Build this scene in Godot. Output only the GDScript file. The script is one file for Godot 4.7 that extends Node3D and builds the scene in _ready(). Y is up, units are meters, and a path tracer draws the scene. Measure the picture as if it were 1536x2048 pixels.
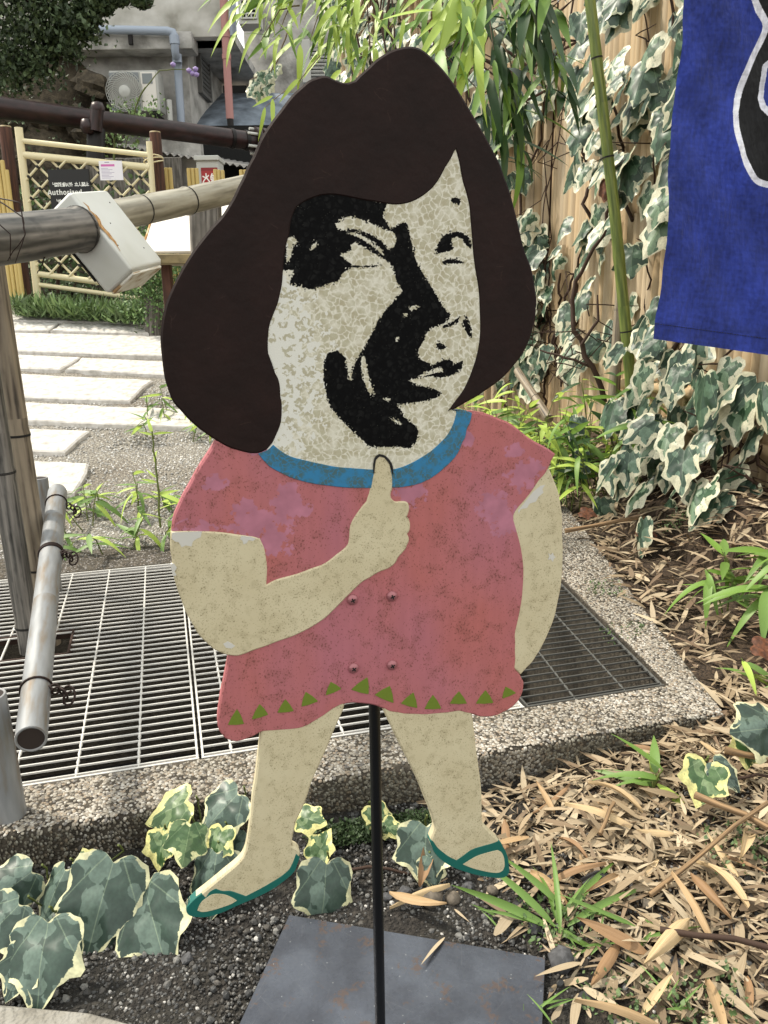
extends Node3D
# A painted plywood cut-out of a girl on a steel stand, beside a grated drain on a garden path.

var M := {}              # materials by name
var rng := RandomNumberGenerator.new()
var taken := {}

# ---------------------------------------------------------------- mesh maker
class Maker:
	var v := PackedVector3Array()
	var n := PackedVector3Array()
	var t := PackedVector2Array()
	var c := PackedColorArray()
	var i := PackedInt32Array()
	var ink := Color.WHITE
	func vert(p: Vector3, nn: Vector3, uv := Vector2.ZERO) -> int:
		v.append(p); n.append(nn); t.append(uv); c.append(ink)
		return v.size() - 1
	func tri(a: int, b: int, d: int) -> void:
		var g := (v[d] - v[a]).cross(v[b] - v[a])
		if g.dot(n[a] + n[b] + n[d]) < 0.0:
			var s := b; b = d; d = s
		i.append(a); i.append(b); i.append(d)
	func quad(a: int, b: int, d: int, e: int) -> void:
		tri(a, b, d); tri(a, d, e)
	func flat(p: Array, hint: Vector3, uvs: Array = []) -> void:   # a flat convex face
		var nn: Vector3 = (p[1] - p[0]).cross(p[2] - p[0]).normalized()
		if nn.dot(hint) < 0.0: nn = -nn
		var first := v.size()
		for k in p.size(): vert(p[k], nn, uvs[k] if uvs.size() > k else Vector2(p[k].x + p[k].z * 0.5, p[k].y + p[k].z * 0.5))
		for k in range(1, p.size() - 1): tri(first, first + k, first + k + 1)
	func box(at: Vector3, size: Vector3, bev := 0.0, b := Basis.IDENTITY) -> void:
		var h := size * 0.5
		bev = minf(bev, minf(h.x, minf(h.y, h.z)) * 0.9)
		var id := {}
		for ax in 3:
			for sx in [-1, 1]:
				for sy in [-1, 1]:
					for sz in [-1, 1]:
						var s := Vector3(sx, sy, sz)
						var p := Vector3.ZERO
						var nn := Vector3.ZERO
						for k in 3: p[k] = s[k] * (h[k] if k == ax else h[k] - bev)
						nn[ax] = s[ax]
						var q := p + h
						var uv := Vector2(q.z, q.y) if ax == 0 else (Vector2(q.x, q.z) if ax == 1 else Vector2(q.x, q.y))
						id[[ax, sx, sy, sz]] = vert(at + b * p, b * nn, uv)
		for ax in 3:
			for s in [-1, 1]:
				var k := []
				for w in [[-1, -1], [1, -1], [1, 1], [-1, 1]]:
					var key := [ax, 0, 0, 0]
					key[1 + ax] = s
					key[1 + (ax + 1) % 3] = w[0]
					key[1 + (ax + 2) % 3] = w[1]
					k.append(id[key])
				quad(k[0], k[1], k[2], k[3])
		if bev <= 0.0: return
		for ax in 3:
			var a2 := (ax + 1) % 3
			var a3 := (ax + 2) % 3
			for s2 in [-1, 1]:
				for s3 in [-1, 1]:
					var k := []
					for w in [[a2, -1], [a2, 1], [a3, 1], [a3, -1]]:
						var key := [w[0], 0, 0, 0]
						key[1 + ax] = w[1]; key[1 + a2] = s2; key[1 + a3] = s3
						k.append(id[key])
					quad(k[0], k[1], k[2], k[3])
		for sx in [-1, 1]:
			for sy in [-1, 1]:
				for sz in [-1, 1]: tri(id[[0, sx, sy, sz]], id[[1, sx, sy, sz]], id[[2, sx, sy, sz]])
	func tube(path: Array, radii: Array, sides := 12, caps := true, inner := 0.0) -> void:
		var m := path.size()
		var up := Vector3.UP
		var first := v.size()
		var run := 0.0
		var tan0: Vector3 = (path[1] - path[0]).normalized()
		if absf(tan0.y) > 0.9: up = Vector3.RIGHT
		var ux := up.cross(tan0).normalized()
		for k in m:
			var tg: Vector3 = (path[mini(k + 1, m - 1)] - path[maxi(k - 1, 0)]).normalized()
			ux = (ux - tg * ux.dot(tg)).normalized()
			var uy := tg.cross(ux)
			if k > 0: run += path[k].distance_to(path[k - 1])
			var r: float = radii[mini(k, radii.size() - 1)]
			for s in sides + 1:
				var a := TAU * s / sides
				var d := ux * cos(a) + uy * sin(a)
				vert(path[k] + d * r, d, Vector2(float(s) / sides, run))
		for k in m - 1:
			for s in sides:
				var a := first + k * (sides + 1) + s
				quad(a, a + 1, a + sides + 2, a + sides + 1)
		if caps:
			for e in [0, m - 1]:
				var tg: Vector3 = (path[1] - path[0]).normalized() * -1.0 if e == 0 else (path[m - 1] - path[m - 2]).normalized()
				var ring := []
				for s in sides: ring.append(v[first + e * (sides + 1) + s])
				flat(ring, tg)
	func lathe(prof: Array, at: Vector3, b := Basis.IDENTITY, sides := 16) -> void:   # prof: Vector2(radius, height) from bottom to top
		var m := prof.size()
		var first := v.size()
		for k in m:
			var d: Vector2 = prof[mini(k + 1, m - 1)] - prof[maxi(k - 1, 0)]
			var nn := Vector2(d.y, -d.x).normalized()
			for s in sides + 1:
				var a := TAU * s / sides
				var o := Vector3(cos(a), 0, sin(a))
				vert(at + b * (o * prof[k].x + Vector3.UP * prof[k].y), b * (o * nn.x + Vector3.UP * nn.y), Vector2(float(s) / sides, prof[k].y))
		for k in m - 1:
			for s in sides:
				var a := first + k * (sides + 1) + s
				quad(a, a + 1, a + sides + 2, a + sides + 1)
	func sheet(rows: Array, uvs: Array = []) -> void:             # a smooth grid of points, both sides seen
		var h := rows.size()
		var w: int = rows[0].size()
		var first := v.size()
		for y in h:
			for x in w:
				var dx: Vector3 = rows[y][mini(x + 1, w - 1)] - rows[y][maxi(x - 1, 0)]
				var dy: Vector3 = rows[mini(y + 1, h - 1)][x] - rows[maxi(y - 1, 0)][x]
				vert(rows[y][x], dx.cross(dy).normalized(), uvs[y][x] if uvs.size() else Vector2(float(x) / (w - 1), float(y) / (h - 1)))
		for y in h - 1:
			for x in w - 1:
				var a := first + y * w + x
				quad(a, a + 1, a + w + 1, a + w)
	func prism(p: PackedVector2Array, zf: float, zb: float, ch := 0.0, scale := 1.0) -> void:   # an outline given thickness along z, its front edge chamfered
		if Geometry2D.is_polygon_clockwise(p): p.reverse()
		var m := p.size()
		var nr := PackedVector2Array()
		for k in m:
			var a := (p[k] - p[(k + m - 1) % m]).normalized()
			var b := (p[(k + 1) % m] - p[k]).normalized()
			var d := (a + b)
			d = d.normalized() if d.length() > 0.05 else a
			nr.append(Vector2(d.y, -d.x))
		if Geometry2D.is_point_in_polygon(p[0] + nr[0] * 0.0004, p) and not Geometry2D.is_point_in_polygon(p[0] - nr[0] * 0.0004, p):
			for k in m: nr[k] = -nr[k]
		var inset := PackedVector2Array()
		for k in m: inset.append(p[k] - nr[k] * ch)
		var idx := Geometry2D.triangulate_polygon(inset)
		if idx.is_empty(): idx = Geometry2D.triangulate_polygon(p)
		var f := v.size()
		for k in m:
			var q := p[k] - nr[k] * ch
			vert(Vector3(q.x, q.y, zf), Vector3(0, 0, 1), q * scale)
		var bk := v.size()
		for k in m: vert(Vector3(p[k].x, p[k].y, zb), Vector3(0, 0, -1), p[k] * scale)
		for k in range(0, idx.size(), 3):
			tri(f + idx[k], f + idx[k + 1], f + idx[k + 2])
			tri(bk + idx[k], bk + idx[k + 1], bk + idx[k + 2])
		for k in m:
			var e := (k + 1) % m
			var n0 := Vector3(nr[k].x, nr[k].y, 0)
			var n1 := Vector3(nr[e].x, nr[e].y, 0)
			var q0 := p[k] - nr[k] * ch
			var q1 := p[e] - nr[e] * ch
			if ch > 0.0:
				var d0 := (n0 + Vector3(0, 0, 1)).normalized()
				var d1 := (n1 + Vector3(0, 0, 1)).normalized()
				quad(vert(Vector3(q0.x, q0.y, zf), d0, q0 * scale), vert(Vector3(q1.x, q1.y, zf), d1, q1 * scale), vert(Vector3(p[e].x, p[e].y, zf - ch), d1, p[e] * scale), vert(Vector3(p[k].x, p[k].y, zf - ch), d0, p[k] * scale))
			quad(vert(Vector3(p[k].x, p[k].y, zf - ch), n0, p[k] * scale), vert(Vector3(p[e].x, p[e].y, zf - ch), n1, p[e] * scale), vert(Vector3(p[e].x, p[e].y, zb), n1, p[e] * scale), vert(Vector3(p[k].x, p[k].y, zb), n0, p[k] * scale))
	func build() -> ArrayMesh:
		var a := []
		a.resize(Mesh.ARRAY_MAX)
		a[Mesh.ARRAY_VERTEX] = v; a[Mesh.ARRAY_NORMAL] = n; a[Mesh.ARRAY_TEX_UV] = t; a[Mesh.ARRAY_COLOR] = c; a[Mesh.ARRAY_INDEX] = i
		var m := ArrayMesh.new()
		m.add_surface_from_arrays(Mesh.PRIMITIVE_TRIANGLES, a)
		return m

# ---------------------------------------------------------------- node helpers
func numbered(called: String) -> String:
	var k: int = taken.get(called, 0)
	taken[called] = k + 1
	return called if k == 0 else "%s_%03d" % [called, k]

func tag(o: Node, label: String, category: String, group := "") -> Node:
	o.set_meta("label", label)
	o.set_meta("category", category)
	if group: o.set_meta("group", group)
	return o

func thing(called: String, label: String, category: String, at := Vector3.ZERO, turn := 0.0, group := "") -> Node3D:
	var o := Node3D.new()
	o.name = numbered(called)
	add_child(o)
	o.position = at
	o.rotation.y = turn
	tag(o, label, category, group)
	return o

func put(called: String, mesh: Mesh, mat: Material, parent: Node = self, xf := Transform3D.IDENTITY) -> MeshInstance3D:
	var o := MeshInstance3D.new()
	o.name = numbered(called) if parent == self else called
	o.mesh = mesh
	o.material_override = mat
	o.transform = xf
	parent.add_child(o, true)
	return o

func struct(called: String, mesh: Mesh, mat: Material) -> MeshInstance3D:
	var o := put(called, mesh, mat)
	o.set_meta("kind", "structure")
	return o

func scatter(called: String, mesh: Mesh, mat: Material, xs: Array, cols: Array, parent: Node = self) -> MultiMeshInstance3D:
	var mm := MultiMesh.new()
	mm.transform_format = MultiMesh.TRANSFORM_3D
	mm.use_colors = true
	mm.mesh = mesh
	mm.instance_count = xs.size()
	for k in xs.size():
		mm.set_instance_transform(k, xs[k])
		mm.set_instance_color(k, cols[k])
	var o := MultiMeshInstance3D.new()
	o.name = numbered(called) if parent == self else called
	o.multimesh = mm
	o.material_override = mat
	o.set_meta("kind", "stuff")
	parent.add_child(o, true)
	return o

func r(a: float, b: float) -> float: return rng.randf_range(a, b)

func smooth(flat: Array, k := 3) -> PackedVector2Array:      # a rounded outline through points in mm, sharp corners kept
	var p := PackedVector2Array()
	for q in range(0, flat.size(), 2): p.append(Vector2(flat[q], flat[q + 1]) * 0.001)
	var m := p.size()
	var tg := []
	var sharp := []
	for q in m:
		var a := (p[q] - p[(q + m - 1) % m])
		var b := (p[(q + 1) % m] - p[q])
		sharp.append(absf(a.angle_to(b)) > 0.75)
		tg.append((a.normalized() + b.normalized()).normalized())
	var o := PackedVector2Array()
	for q in m:
		var e := (q + 1) % m
		var d := p[e] - p[q]
		var l := d.length()
		var t0: Vector2 = d if sharp[q] else tg[q] * l
		var t1: Vector2 = d if sharp[e] else tg[e] * l
		for s in k:
			var f := float(s) / k
			var f2 := f * f
			var f3 := f2 * f
			var w := p[q] * (2 * f3 - 3 * f2 + 1) + t0 * (f3 - 2 * f2 + f) + p[e] * (-2 * f3 + 3 * f2) + t1 * (f3 - f2)
			if o.is_empty() or o[-1].distance_to(w) > 0.0004: o.append(w)
	return o

# ---------------------------------------------------------------- textures
func noise(seed_: int, freq: float, oct := 4, kind := FastNoiseLite.TYPE_SIMPLEX_SMOOTH) -> FastNoiseLite:
	var f := FastNoiseLite.new()
	f.seed = seed_
	f.frequency = freq
	f.noise_type = kind
	f.fractal_octaves = oct
	return f

func ramp(stops: Array) -> Gradient:         # [offset, "hex", ...]
	var g := Gradient.new()
	var off := PackedFloat32Array()
	var col := PackedColorArray()
	for k in range(0, stops.size(), 2):
		off.append(stops[k]); col.append(Color(stops[k + 1]))
	g.offsets = off
	g.colors = col
	return g

func ntex(f: FastNoiseLite, stops: Array, size := 512) -> NoiseTexture2D:
	var x := NoiseTexture2D.new()
	x.width = size; x.height = size
	x.seamless = true
	x.noise = f
	x.color_ramp = ramp(stops)
	return x

func cell(seed_: int, freq: float, ret := FastNoiseLite.RETURN_DISTANCE2_SUB) -> FastNoiseLite:
	var f := FastNoiseLite.new()
	f.seed = seed_
	f.noise_type = FastNoiseLite.TYPE_CELLULAR
	f.frequency = freq
	f.cellular_return_type = ret
	f.fractal_type = FastNoiseLite.FRACTAL_NONE
	return f

func mat(called: String, color: Color, rough := 0.8, metal := 0.0) -> StandardMaterial3D:
	var m := StandardMaterial3D.new()
	m.resource_name = called
	m.albedo_color = color
	m.roughness = rough
	m.metallic = metal
	m.cull_mode = BaseMaterial3D.CULL_DISABLED
	M[called] = m
	return m

func tri(m: StandardMaterial3D, k: float) -> StandardMaterial3D:      # world-mapped texture that repeats every 1/k metres
	m.uv1_triplanar = true
	m.uv1_world_triplanar = true
	m.uv1_scale = Vector3(k, k, k)
	return m

func bump(m: StandardMaterial3D, x: Texture2D, cm: float) -> StandardMaterial3D:
	m.heightmap_enabled = true
	m.heightmap_texture = x
	m.heightmap_scale = cm
	return m

func fill_poly(img: Image, p: PackedVector2Array, col: Color) -> void:
	var y0 := img.get_height()
	var y1 := 0
	for q in p:
		y0 = mini(y0, int(q.y)); y1 = maxi(y1, int(q.y) + 1)
	for y in range(maxi(0, y0), mini(img.get_height(), y1 + 1)):
		var xs := []
		var fy := y + 0.5
		for k in p.size():
			var a := p[k]
			var b := p[(k + 1) % p.size()]
			if (a.y <= fy) != (b.y <= fy): xs.append(a.x + (fy - a.y) / (b.y - a.y) * (b.x - a.x))
		xs.sort()
		for k in range(0, xs.size() - 1, 2):
			var x0 := clampi(roundi(xs[k]), 0, img.get_width())
			var x1 := clampi(roundi(xs[k + 1]), 0, img.get_width())
			if x1 > x0: img.fill_rect(Rect2i(x0, y, x1 - x0, 1), col)

func stroke(img: Image, a: Vector2, b: Vector2, w: float, col: Color) -> void:
	var d := (b - a).normalized() * w * 0.5
	var s := Vector2(-d.y, d.x)
	fill_poly(img, PackedVector2Array([a - d + s, b + d + s, b + d - s, a - d - s]), col)

func glyphs(img: Image, text: Array, at: Vector2, size: float, gap: float, w: float, col: Color) -> void:   # characters written as strokes on a ten by ten grid
	var p := at
	for g in text:
		for s: String in g.split(" ", false):
			stroke(img, p + Vector2(int(s[0]), int(s[1])) * size / 9.0, p + Vector2(int(s[2]), int(s[3])) * size / 9.0, w, col)
		p.x += size + gap

func itex(img: Image) -> ImageTexture: return ImageTexture.create_from_image(img)

# streaks along one axis, for bamboo, timber and cloth: x runs round the piece, y along it
func streaks(seed_: int, w: int, h: int, fx: float, fy: float, stops: Array, spots := 0.0) -> Image:
	var f := noise(seed_, 1.0, 4)
	var g := noise(seed_ + 7, 1.0, 3)
	var gr := ramp(stops)
	var img := Image.create(w, h, false, Image.FORMAT_RGB8)
	for y in h:
		for x in w:
			var a := TAU * x / w
			var k := 0.5 + 0.62 * f.get_noise_3d(cos(a) * fx, sin(a) * fx, y * fy)
			if spots > 0.0: k -= spots * maxf(0.0, g.get_noise_3d(cos(a) * 2.2, sin(a) * 2.2, y * fy * 6.0 + 40.0) - 0.1)
			img.set_pixel(x, y, gr.sample(clampf(k, 0.0, 1.0)))
	return img

# ---------------------------------------------------------------- materials
func face_picture(x0: float, x1: float, y0: float, y1: float) -> ImageTexture:
	# crazed cream paint with a stencilled high-contrast face in black
	var k := 2.3                                           # texels per mm
	var w := int((x1 - x0) * k)
	var h := int((y1 - y0) * k)
	var mask := Image.create(w, h, false, Image.FORMAT_L8)
	var dark := [[-114, 1275, -112, 1287, -106, 1307, -104, 1314, -104, 1324, -99, 1335, -84, 1352, -63, 1361, -45, 1363, -14, 1358, 17, 1350, 12, 1336, 21, 1321, 35, 1328, 42, 1327, 47, 1307, 53, 1284, 62, 1269, 80, 1243, 87, 1230, 98, 1220, 95, 1213, 87, 1208, 74, 1204, 65, 1198, 64, 1190, 56, 1179, 56, 1166, 75, 1158, 90, 1164, 98, 1164, 104, 1158, 115, 1162, 114, 1151, 101, 1144, 83, 1141, 74, 1144, 55, 1142, 41, 1140, 55, 1133, 78, 1127, 87, 1122, 83, 1117, 68, 1113, 36, 1110, 27, 1109, 35, 1099, 37, 1093, 52, 1081, 56, 1073, 52, 1059, 44, 1052, 30, 1055, -10, 1057, -16, 1065, -32, 1079, -48, 1097, -59, 1110, -63, 1124, -66, 1144, -66, 1164, -60, 1177, -48, 1180, -38, 1171, -34, 1144, -31, 1142, -29, 1159, -22, 1172, -15, 1181, -3, 1201, 3, 1213, 14, 1227, 26, 1239, 36, 1249, 28, 1260, 25, 1272, 19, 1283, 10, 1280, -1, 1277, -30, 1277, -38, 1271, -43, 1263, -66, 1255, -79, 1252, -92, 1256, -103, 1258],
		[77, 1292, 80, 1302, 86, 1312, 97, 1318, 110, 1318, 120, 1313, 125, 1305, 124, 1298, 118, 1302, 110, 1311, 99, 1311, 98, 1304, 101, 1299, 96, 1295, 86, 1294],
		[86, 1283, 92, 1286, 107, 1286, 116, 1281, 102, 1281, 88, 1280],
		[97, 1356, 104, 1358, 110, 1354, 108, 1349, 99, 1351],
		[113, 1209, 119, 1219, 126, 1202, 127, 1189, 122, 1193, 117, 1201],
		[87, 1206, 100, 1211, 110, 1217, 108, 1210, 98, 1205, 88, 1203],
		[79, 1184, 83, 1187, 93, 1180, 87, 1176, 82, 1177]]
	var light := [[-105, 1311, -95, 1312, -92, 1307, -97, 1300, -101, 1287, -106, 1283],
		[-112, 1274, -98, 1275, -99, 1269, -105, 1257, -112, 1261],
		[-44, 1321, -46, 1327, -36, 1333, -27, 1335, -10, 1330, 8, 1323, 25, 1317, 29, 1309, 25, 1300, 17, 1298, 10, 1307, -5, 1315, -24, 1321, -39, 1319],
		[-34, 1316, -22, 1317, -5, 1309, 10, 1297, 13, 1290, 9, 1293, -8, 1306, -22, 1313],
		[-29, 1302, -22, 1306, -13, 1301, 0, 1293, 11, 1288, 18, 1283, 15, 1281, -3, 1279, -25, 1279, -40, 1290, -41, 1293, -29, 1295, -27, 1300],
		[-18, 1171, -14, 1172, -11, 1157, -8, 1142, -2, 1126, -3, 1121, -11, 1129, -16, 1144, -19, 1159],
		[56, 1145, 68, 1150, 83, 1155, 89, 1152, 87, 1149, 74, 1147, 60, 1143],
		[42, 1229, 53, 1232, 58, 1230, 47, 1225],
		[26, 1193, 31, 1194, 30, 1188, 27, 1187],
		[36, 1223, 42, 1222, 41, 1218, 37, 1218],
		[-75, 1302, -68, 1307, -70, 1300, -77, 1297],
		[8, 1119, 19, 1118, 18, 1115, 11, 1116],
		[16, 1096, 33, 1086, 32, 1083, 19, 1091]]
	for e in 2:
		for q in [dark, light][e]:
			var p := PackedVector2Array()
			for a in range(0, q.size(), 2): p.append(Vector2((q[a] - x0) * k, (y1 - q[a + 1]) * k))
			fill_poly(mask, p, Color.WHITE if e == 0 else Color.BLACK)
	var img := Image.create(w, h, false, Image.FORMAT_RGB8)
	var jit := noise(11, 0.13, 3)
	var fray := noise(12, 0.05, 2)
	var net := cell(13, 0.052)
	var big := cell(14, 0.021)
	var tone := noise(15, 0.03, 4)
	var grit := noise(16, 0.3, 3)
	for y in h:
		for x in w:
			var f := 2.6 + 24.0 * maxf(0.0, fray.get_noise_2d(x, y) + 0.03)
			var mx := clampi(int(x + f * jit.get_noise_2d(x, y)), 0, w - 1)
			var my := clampi(int(y + f * jit.get_noise_2d(x + 900, y)), 0, h - 1)
			var t := tone.get_noise_2d(x, y)
			var g := grit.get_noise_2d(x, y)
			var c: Color
			var u := float(x) / w
			var d := float(y) / h
			# how far the upper coat has flaked: white ground at the lower left, mesh of cracks elsewhere
			var raw := clampf(1.35 - u * 3.2 - absf(d - 0.62) * 1.7 + t * 0.7, 0.0, 1.0)
			var wx := x + 7.0 * t + 2.5 * jit.get_noise_2d(x * 0.5, y * 0.5)
			var wy := y + 9.0 * tone.get_noise_2d(x + 500, y)
			var a := net.get_noise_2d(wx, wy) + 1.0           # 0 on a crack
			var b := big.get_noise_2d(wx, wy) + 1.0
			var flake := Color(0.665, 0.645, 0.535).lerp(Color(0.60, 0.56, 0.44), clampf(0.5 + t, 0, 1))
			var white := Color(0.86, 0.845, 0.785)
			var line := smoothstep(0.03, 0.24, a - 0.13 * tone.get_noise_2d(x * 1.7 + 300, y * 1.7)) * clampf(0.85 + 1.2 * tone.get_noise_2d(x * 0.6, y * 0.6 + 200), 0.25, 1.0)
			if raw > 0.45:
				line = smoothstep(0.30, 0.34, b + 0.25 * t) * (1.0 if tone.get_noise_2d(x * 2 + 77, y * 2) > -0.02 else 0.0)
				white = Color(0.86, 0.855, 0.82)
			if d > 0.93: line *= 0.5
			c = white.lerp(flake, line * 0.66)
			c = c.darkened(clampf(0.05 * g + 0.02, 0, 1))
			if mask.get_pixel(mx, my).r > 0.5:
				c = Color(0.032, 0.033, 0.038).lerp(Color(0.145, 0.145, 0.14), smoothstep(0.10, 0.4, a) * clampf(0.3 + t, 0.1, 0.6))
				if g > 0.60 and a < 0.06: c = Color(0.45, 0.44, 0.40)
			img.set_pixel(x, y, c)
	return itex(img)

func dress_picture(x0: float, x1: float, y0: float, y1: float) -> ImageTexture:
	var k := 1.35
	var w := int((x1 - x0) * k)
	var h := int((y1 - y0) * k)
	var img := Image.create(w, h, false, Image.FORMAT_RGB8)
	var big := noise(21, 0.006, 4)
	var hue := noise(22, 0.004, 3)
	var grime := noise(23, 0.022, 5)
	var speck := noise(24, 0.22, 3)
	var brush := noise(25, 0.02, 4)
	# where the red coat has flaked off down to an older pink one: x, y, reach (mm)
	var bare := [[-232, 952, 40], [-160, 965, 40], [-118, 985, 34], [-140, 940, 34], [-205, 1022, 18], [-150, 1068, 24], [-115, 1010, 18], [206, 1005, 34], [160, 968, 28], [178, 945, 34], [-215, 938, 34], [45, 990, 26], [120, 1060, 18], [-170, 990, 18], [190, 1040, 16]]
	for y in h:
		for x in w:
			var px := x0 + x / k
			var py := y1 - y / k
			var a := big.get_noise_2d(x, y)
			var c := Color(0.68, 0.42, 0.435).lerp(Color(0.68, 0.40, 0.385), clampf(0.45 + 0.8 * hue.get_noise_2d(x, y), 0, 1))
			c = c.lerp(Color(0.665, 0.415, 0.46), clampf(1.0 * hue.get_noise_2d(x + 700, y * 0.45) + 0.1, 0, 0.8))
			c = c.darkened(clampf(0.035 * brush.get_noise_2d(x * 3.2, y * 0.35), -0.1, 0.1))
			var gr := grime.get_noise_2d(x, y)
			c = c.lerp(Color(0.36, 0.23, 0.18), clampf((gr - 0.12) * 0.5, 0, 0.11))
			if speck.get_noise_2d(x, y * 0.7) > 0.43 - 0.35 * gr: c = c.lerp(Color(0.34, 0.21, 0.18), 0.5)
			var near := 0.0
			for q in bare:
				var dx: float = px - q[0]
				var dy: float = py - q[1]
				near = maxf(near, 1.0 - sqrt(dx * dx + dy * dy * 1.6) / q[2])
			if near + 0.7 * grime.get_noise_2d(x * 1.6 + 300, y * 1.6) + 0.35 * speck.get_noise_2d(x * 0.4, y * 0.4) > 0.26 and near > 0.02:
				c = Color(0.70, 0.462, 0.53).darkened(0.04 + 0.10 * brush.get_noise_2d(x, y))
			img.set_pixel(x, y, c)
	return itex(img)

func skin_picture() -> ImageTexture:
	var s := 640
	var img := Image.create(s, s, false, Image.FORMAT_RGB8)
	var a := noise(31, 0.007, 4).get_seamless_image(s, s)
	var b := noise(32, 0.03, 5).get_seamless_image(s, s)
	var c := noise(33, 0.20, 4).get_seamless_image(s, s)
	for y in s:
		for x in s:
			var t := a.get_pixel(x, y).r
			var g := b.get_pixel(x, y).r
			var p := c.get_pixel(x, y).r
			var col := Color(0.80, 0.76, 0.64).lerp(Color(0.755, 0.71, 0.585), t)
			col = col.lerp(Color(0.44, 0.40, 0.29), clampf((g - 0.55) * 0.9, 0, 0.16) * (0.4 + 0.6 * t))
			if p > 0.80 - 0.12 * g: col = col.lerp(Color(0.33, 0.29, 0.20), 0.22 + 0.35 * g)
			if p < 0.17: col = col.lerp(Color(0.82, 0.79, 0.68), 0.35)
			img.set_pixel(x, y, col)
	return itex(img)

func bare_skin_picture() -> ImageTexture:      # the same paint with white undercoat showing near an edge
	var s := 512
	var img := Image.create(s, s, false, Image.FORMAT_RGB8)
	var b := noise(35, 0.02, 5)
	var c := noise(33, 0.20, 4)
	for y in s:
		for x in s:
			var col := Color(0.74, 0.68, 0.52).lerp(Color(0.42, 0.38, 0.28), clampf(b.get_noise_2d(x, y) * 1.4 - 0.1, 0, 0.5))
			if c.get_noise_2d(x, y) > 0.42: col = col.lerp(Color(0.3, 0.26, 0.18), 0.5)
			if b.get_noise_2d(x + 300, y) + (0.25 if y < 60 else 0.0) > 0.42: col = Color(0.80, 0.79, 0.76)
			img.set_pixel(x, y, col)
	return itex(img)

func plate_picture() -> ImageTexture:          # blued mill scale with rust blooms, pale scratches and droppings
	var s := 900
	var img := Image.create(s, s, false, Image.FORMAT_RGB8)
	var a := noise(55, 0.004, 5)
	var b := noise(56, 0.06, 4)
	for y in s:
		for x in s:
			var k := a.get_noise_2d(x, y)
			var c := Color(0.275, 0.285, 0.315).lerp(Color(0.345, 0.36, 0.395), clampf(0.5 + k * 1.3, 0, 1))
			var g := b.get_noise_2d(x, y)
			c = c.lightened(0.03 * g)
			var rust := a.get_noise_2d(x * 1.8 + 700, y * 1.8) + 0.35 * g
			if rust > 0.34: c = c.lerp(Color(0.40, 0.30, 0.24), clampf((rust - 0.34) * 3.2, 0, 0.5))
			img.set_pixel(x, y, c)
	var rg := RandomNumberGenerator.new()
	rg.seed = 57
	for q in 130:
		var p := Vector2(rg.randf() * s, rg.randf() * s)
		var d := Vector2.from_angle(rg.randf() * 0.9 + (0.0 if rg.randf() < 0.5 else 1.3)) * 1.0
		for w in rg.randi_range(12, 90):
			p += d
			if p.x < 0 or p.y < 0 or p.x >= s or p.y >= s: break
			img.set_pixel(int(p.x), int(p.y), img.get_pixel(int(p.x), int(p.y)).lerp(Color(0.56, 0.55, 0.54), 0.35))
	for q in 60: img.fill_rect(Rect2i(rg.randi_range(0, s - 4), rg.randi_range(0, s - 4), 3, 3), Color(0.62, 0.63, 0.63))
	return itex(img)

func hair_picture() -> ImageTexture:           # dark brown brushwork, dusty, with hair-fine scratches
	var s := 768
	var img := Image.create(s, s, false, Image.FORMAT_RGB8)
	var a := noise(37, 0.008, 4).get_seamless_image(s, s)
	var b := noise(38, 0.15, 3).get_seamless_image(s, s)
	for y in s:
		for x in s:
			var k := 0.86 + 0.28 * a.get_pixel(x, y).r + 0.16 * (b.get_pixel(x, y).r - 0.5)
			img.set_pixel(x, y, Color(0.132 * k, 0.084 * k, 0.076 * k))
	var rg := RandomNumberGenerator.new()
	rg.seed = 39
	for q in 260:
		var p := Vector2(rg.randf() * s, rg.randf() * s)
		if a.get_pixel(int(p.x), int(p.y)).r < 0.52: continue
		var d := Vector2.from_angle(rg.randf() * TAU) * 1.2
		var c := Color(0.30, 0.24, 0.21) if rg.randf() < 0.8 else Color(0.09, 0.06, 0.05)
		for w in rg.randi_range(5, 22):
			p += d
			d = d.rotated(rg.randf_range(-0.2, 0.2))
			var xi := posmod(int(p.x), s)
			var yi := posmod(int(p.y), s)
			img.set_pixel(xi, yi, img.get_pixel(xi, yi).lerp(c, 0.5))
	return itex(img)

func collar_picture() -> ImageTexture:
	var s := 512
	var img := Image.create(s, s, false, Image.FORMAT_RGB8)
	var net := cell(41, 0.07)
	var t := noise(42, 0.02, 4)
	for y in s:
		for x in s:
			var q := t.get_noise_2d(x, y)
			var a := net.get_noise_2d(x + 12 * q, y + 12 * t.get_noise_2d(x + 400, y)) + 1.0
			var c := Color(0.15, 0.455, 0.63).lerp(Color(0.24, 0.37, 0.40), smoothstep(0.06, 0.2, a) * clampf(0.55 + 1.5 * q, 0, 1))
			img.set_pixel(x, y, c)
	return itex(img)

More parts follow.
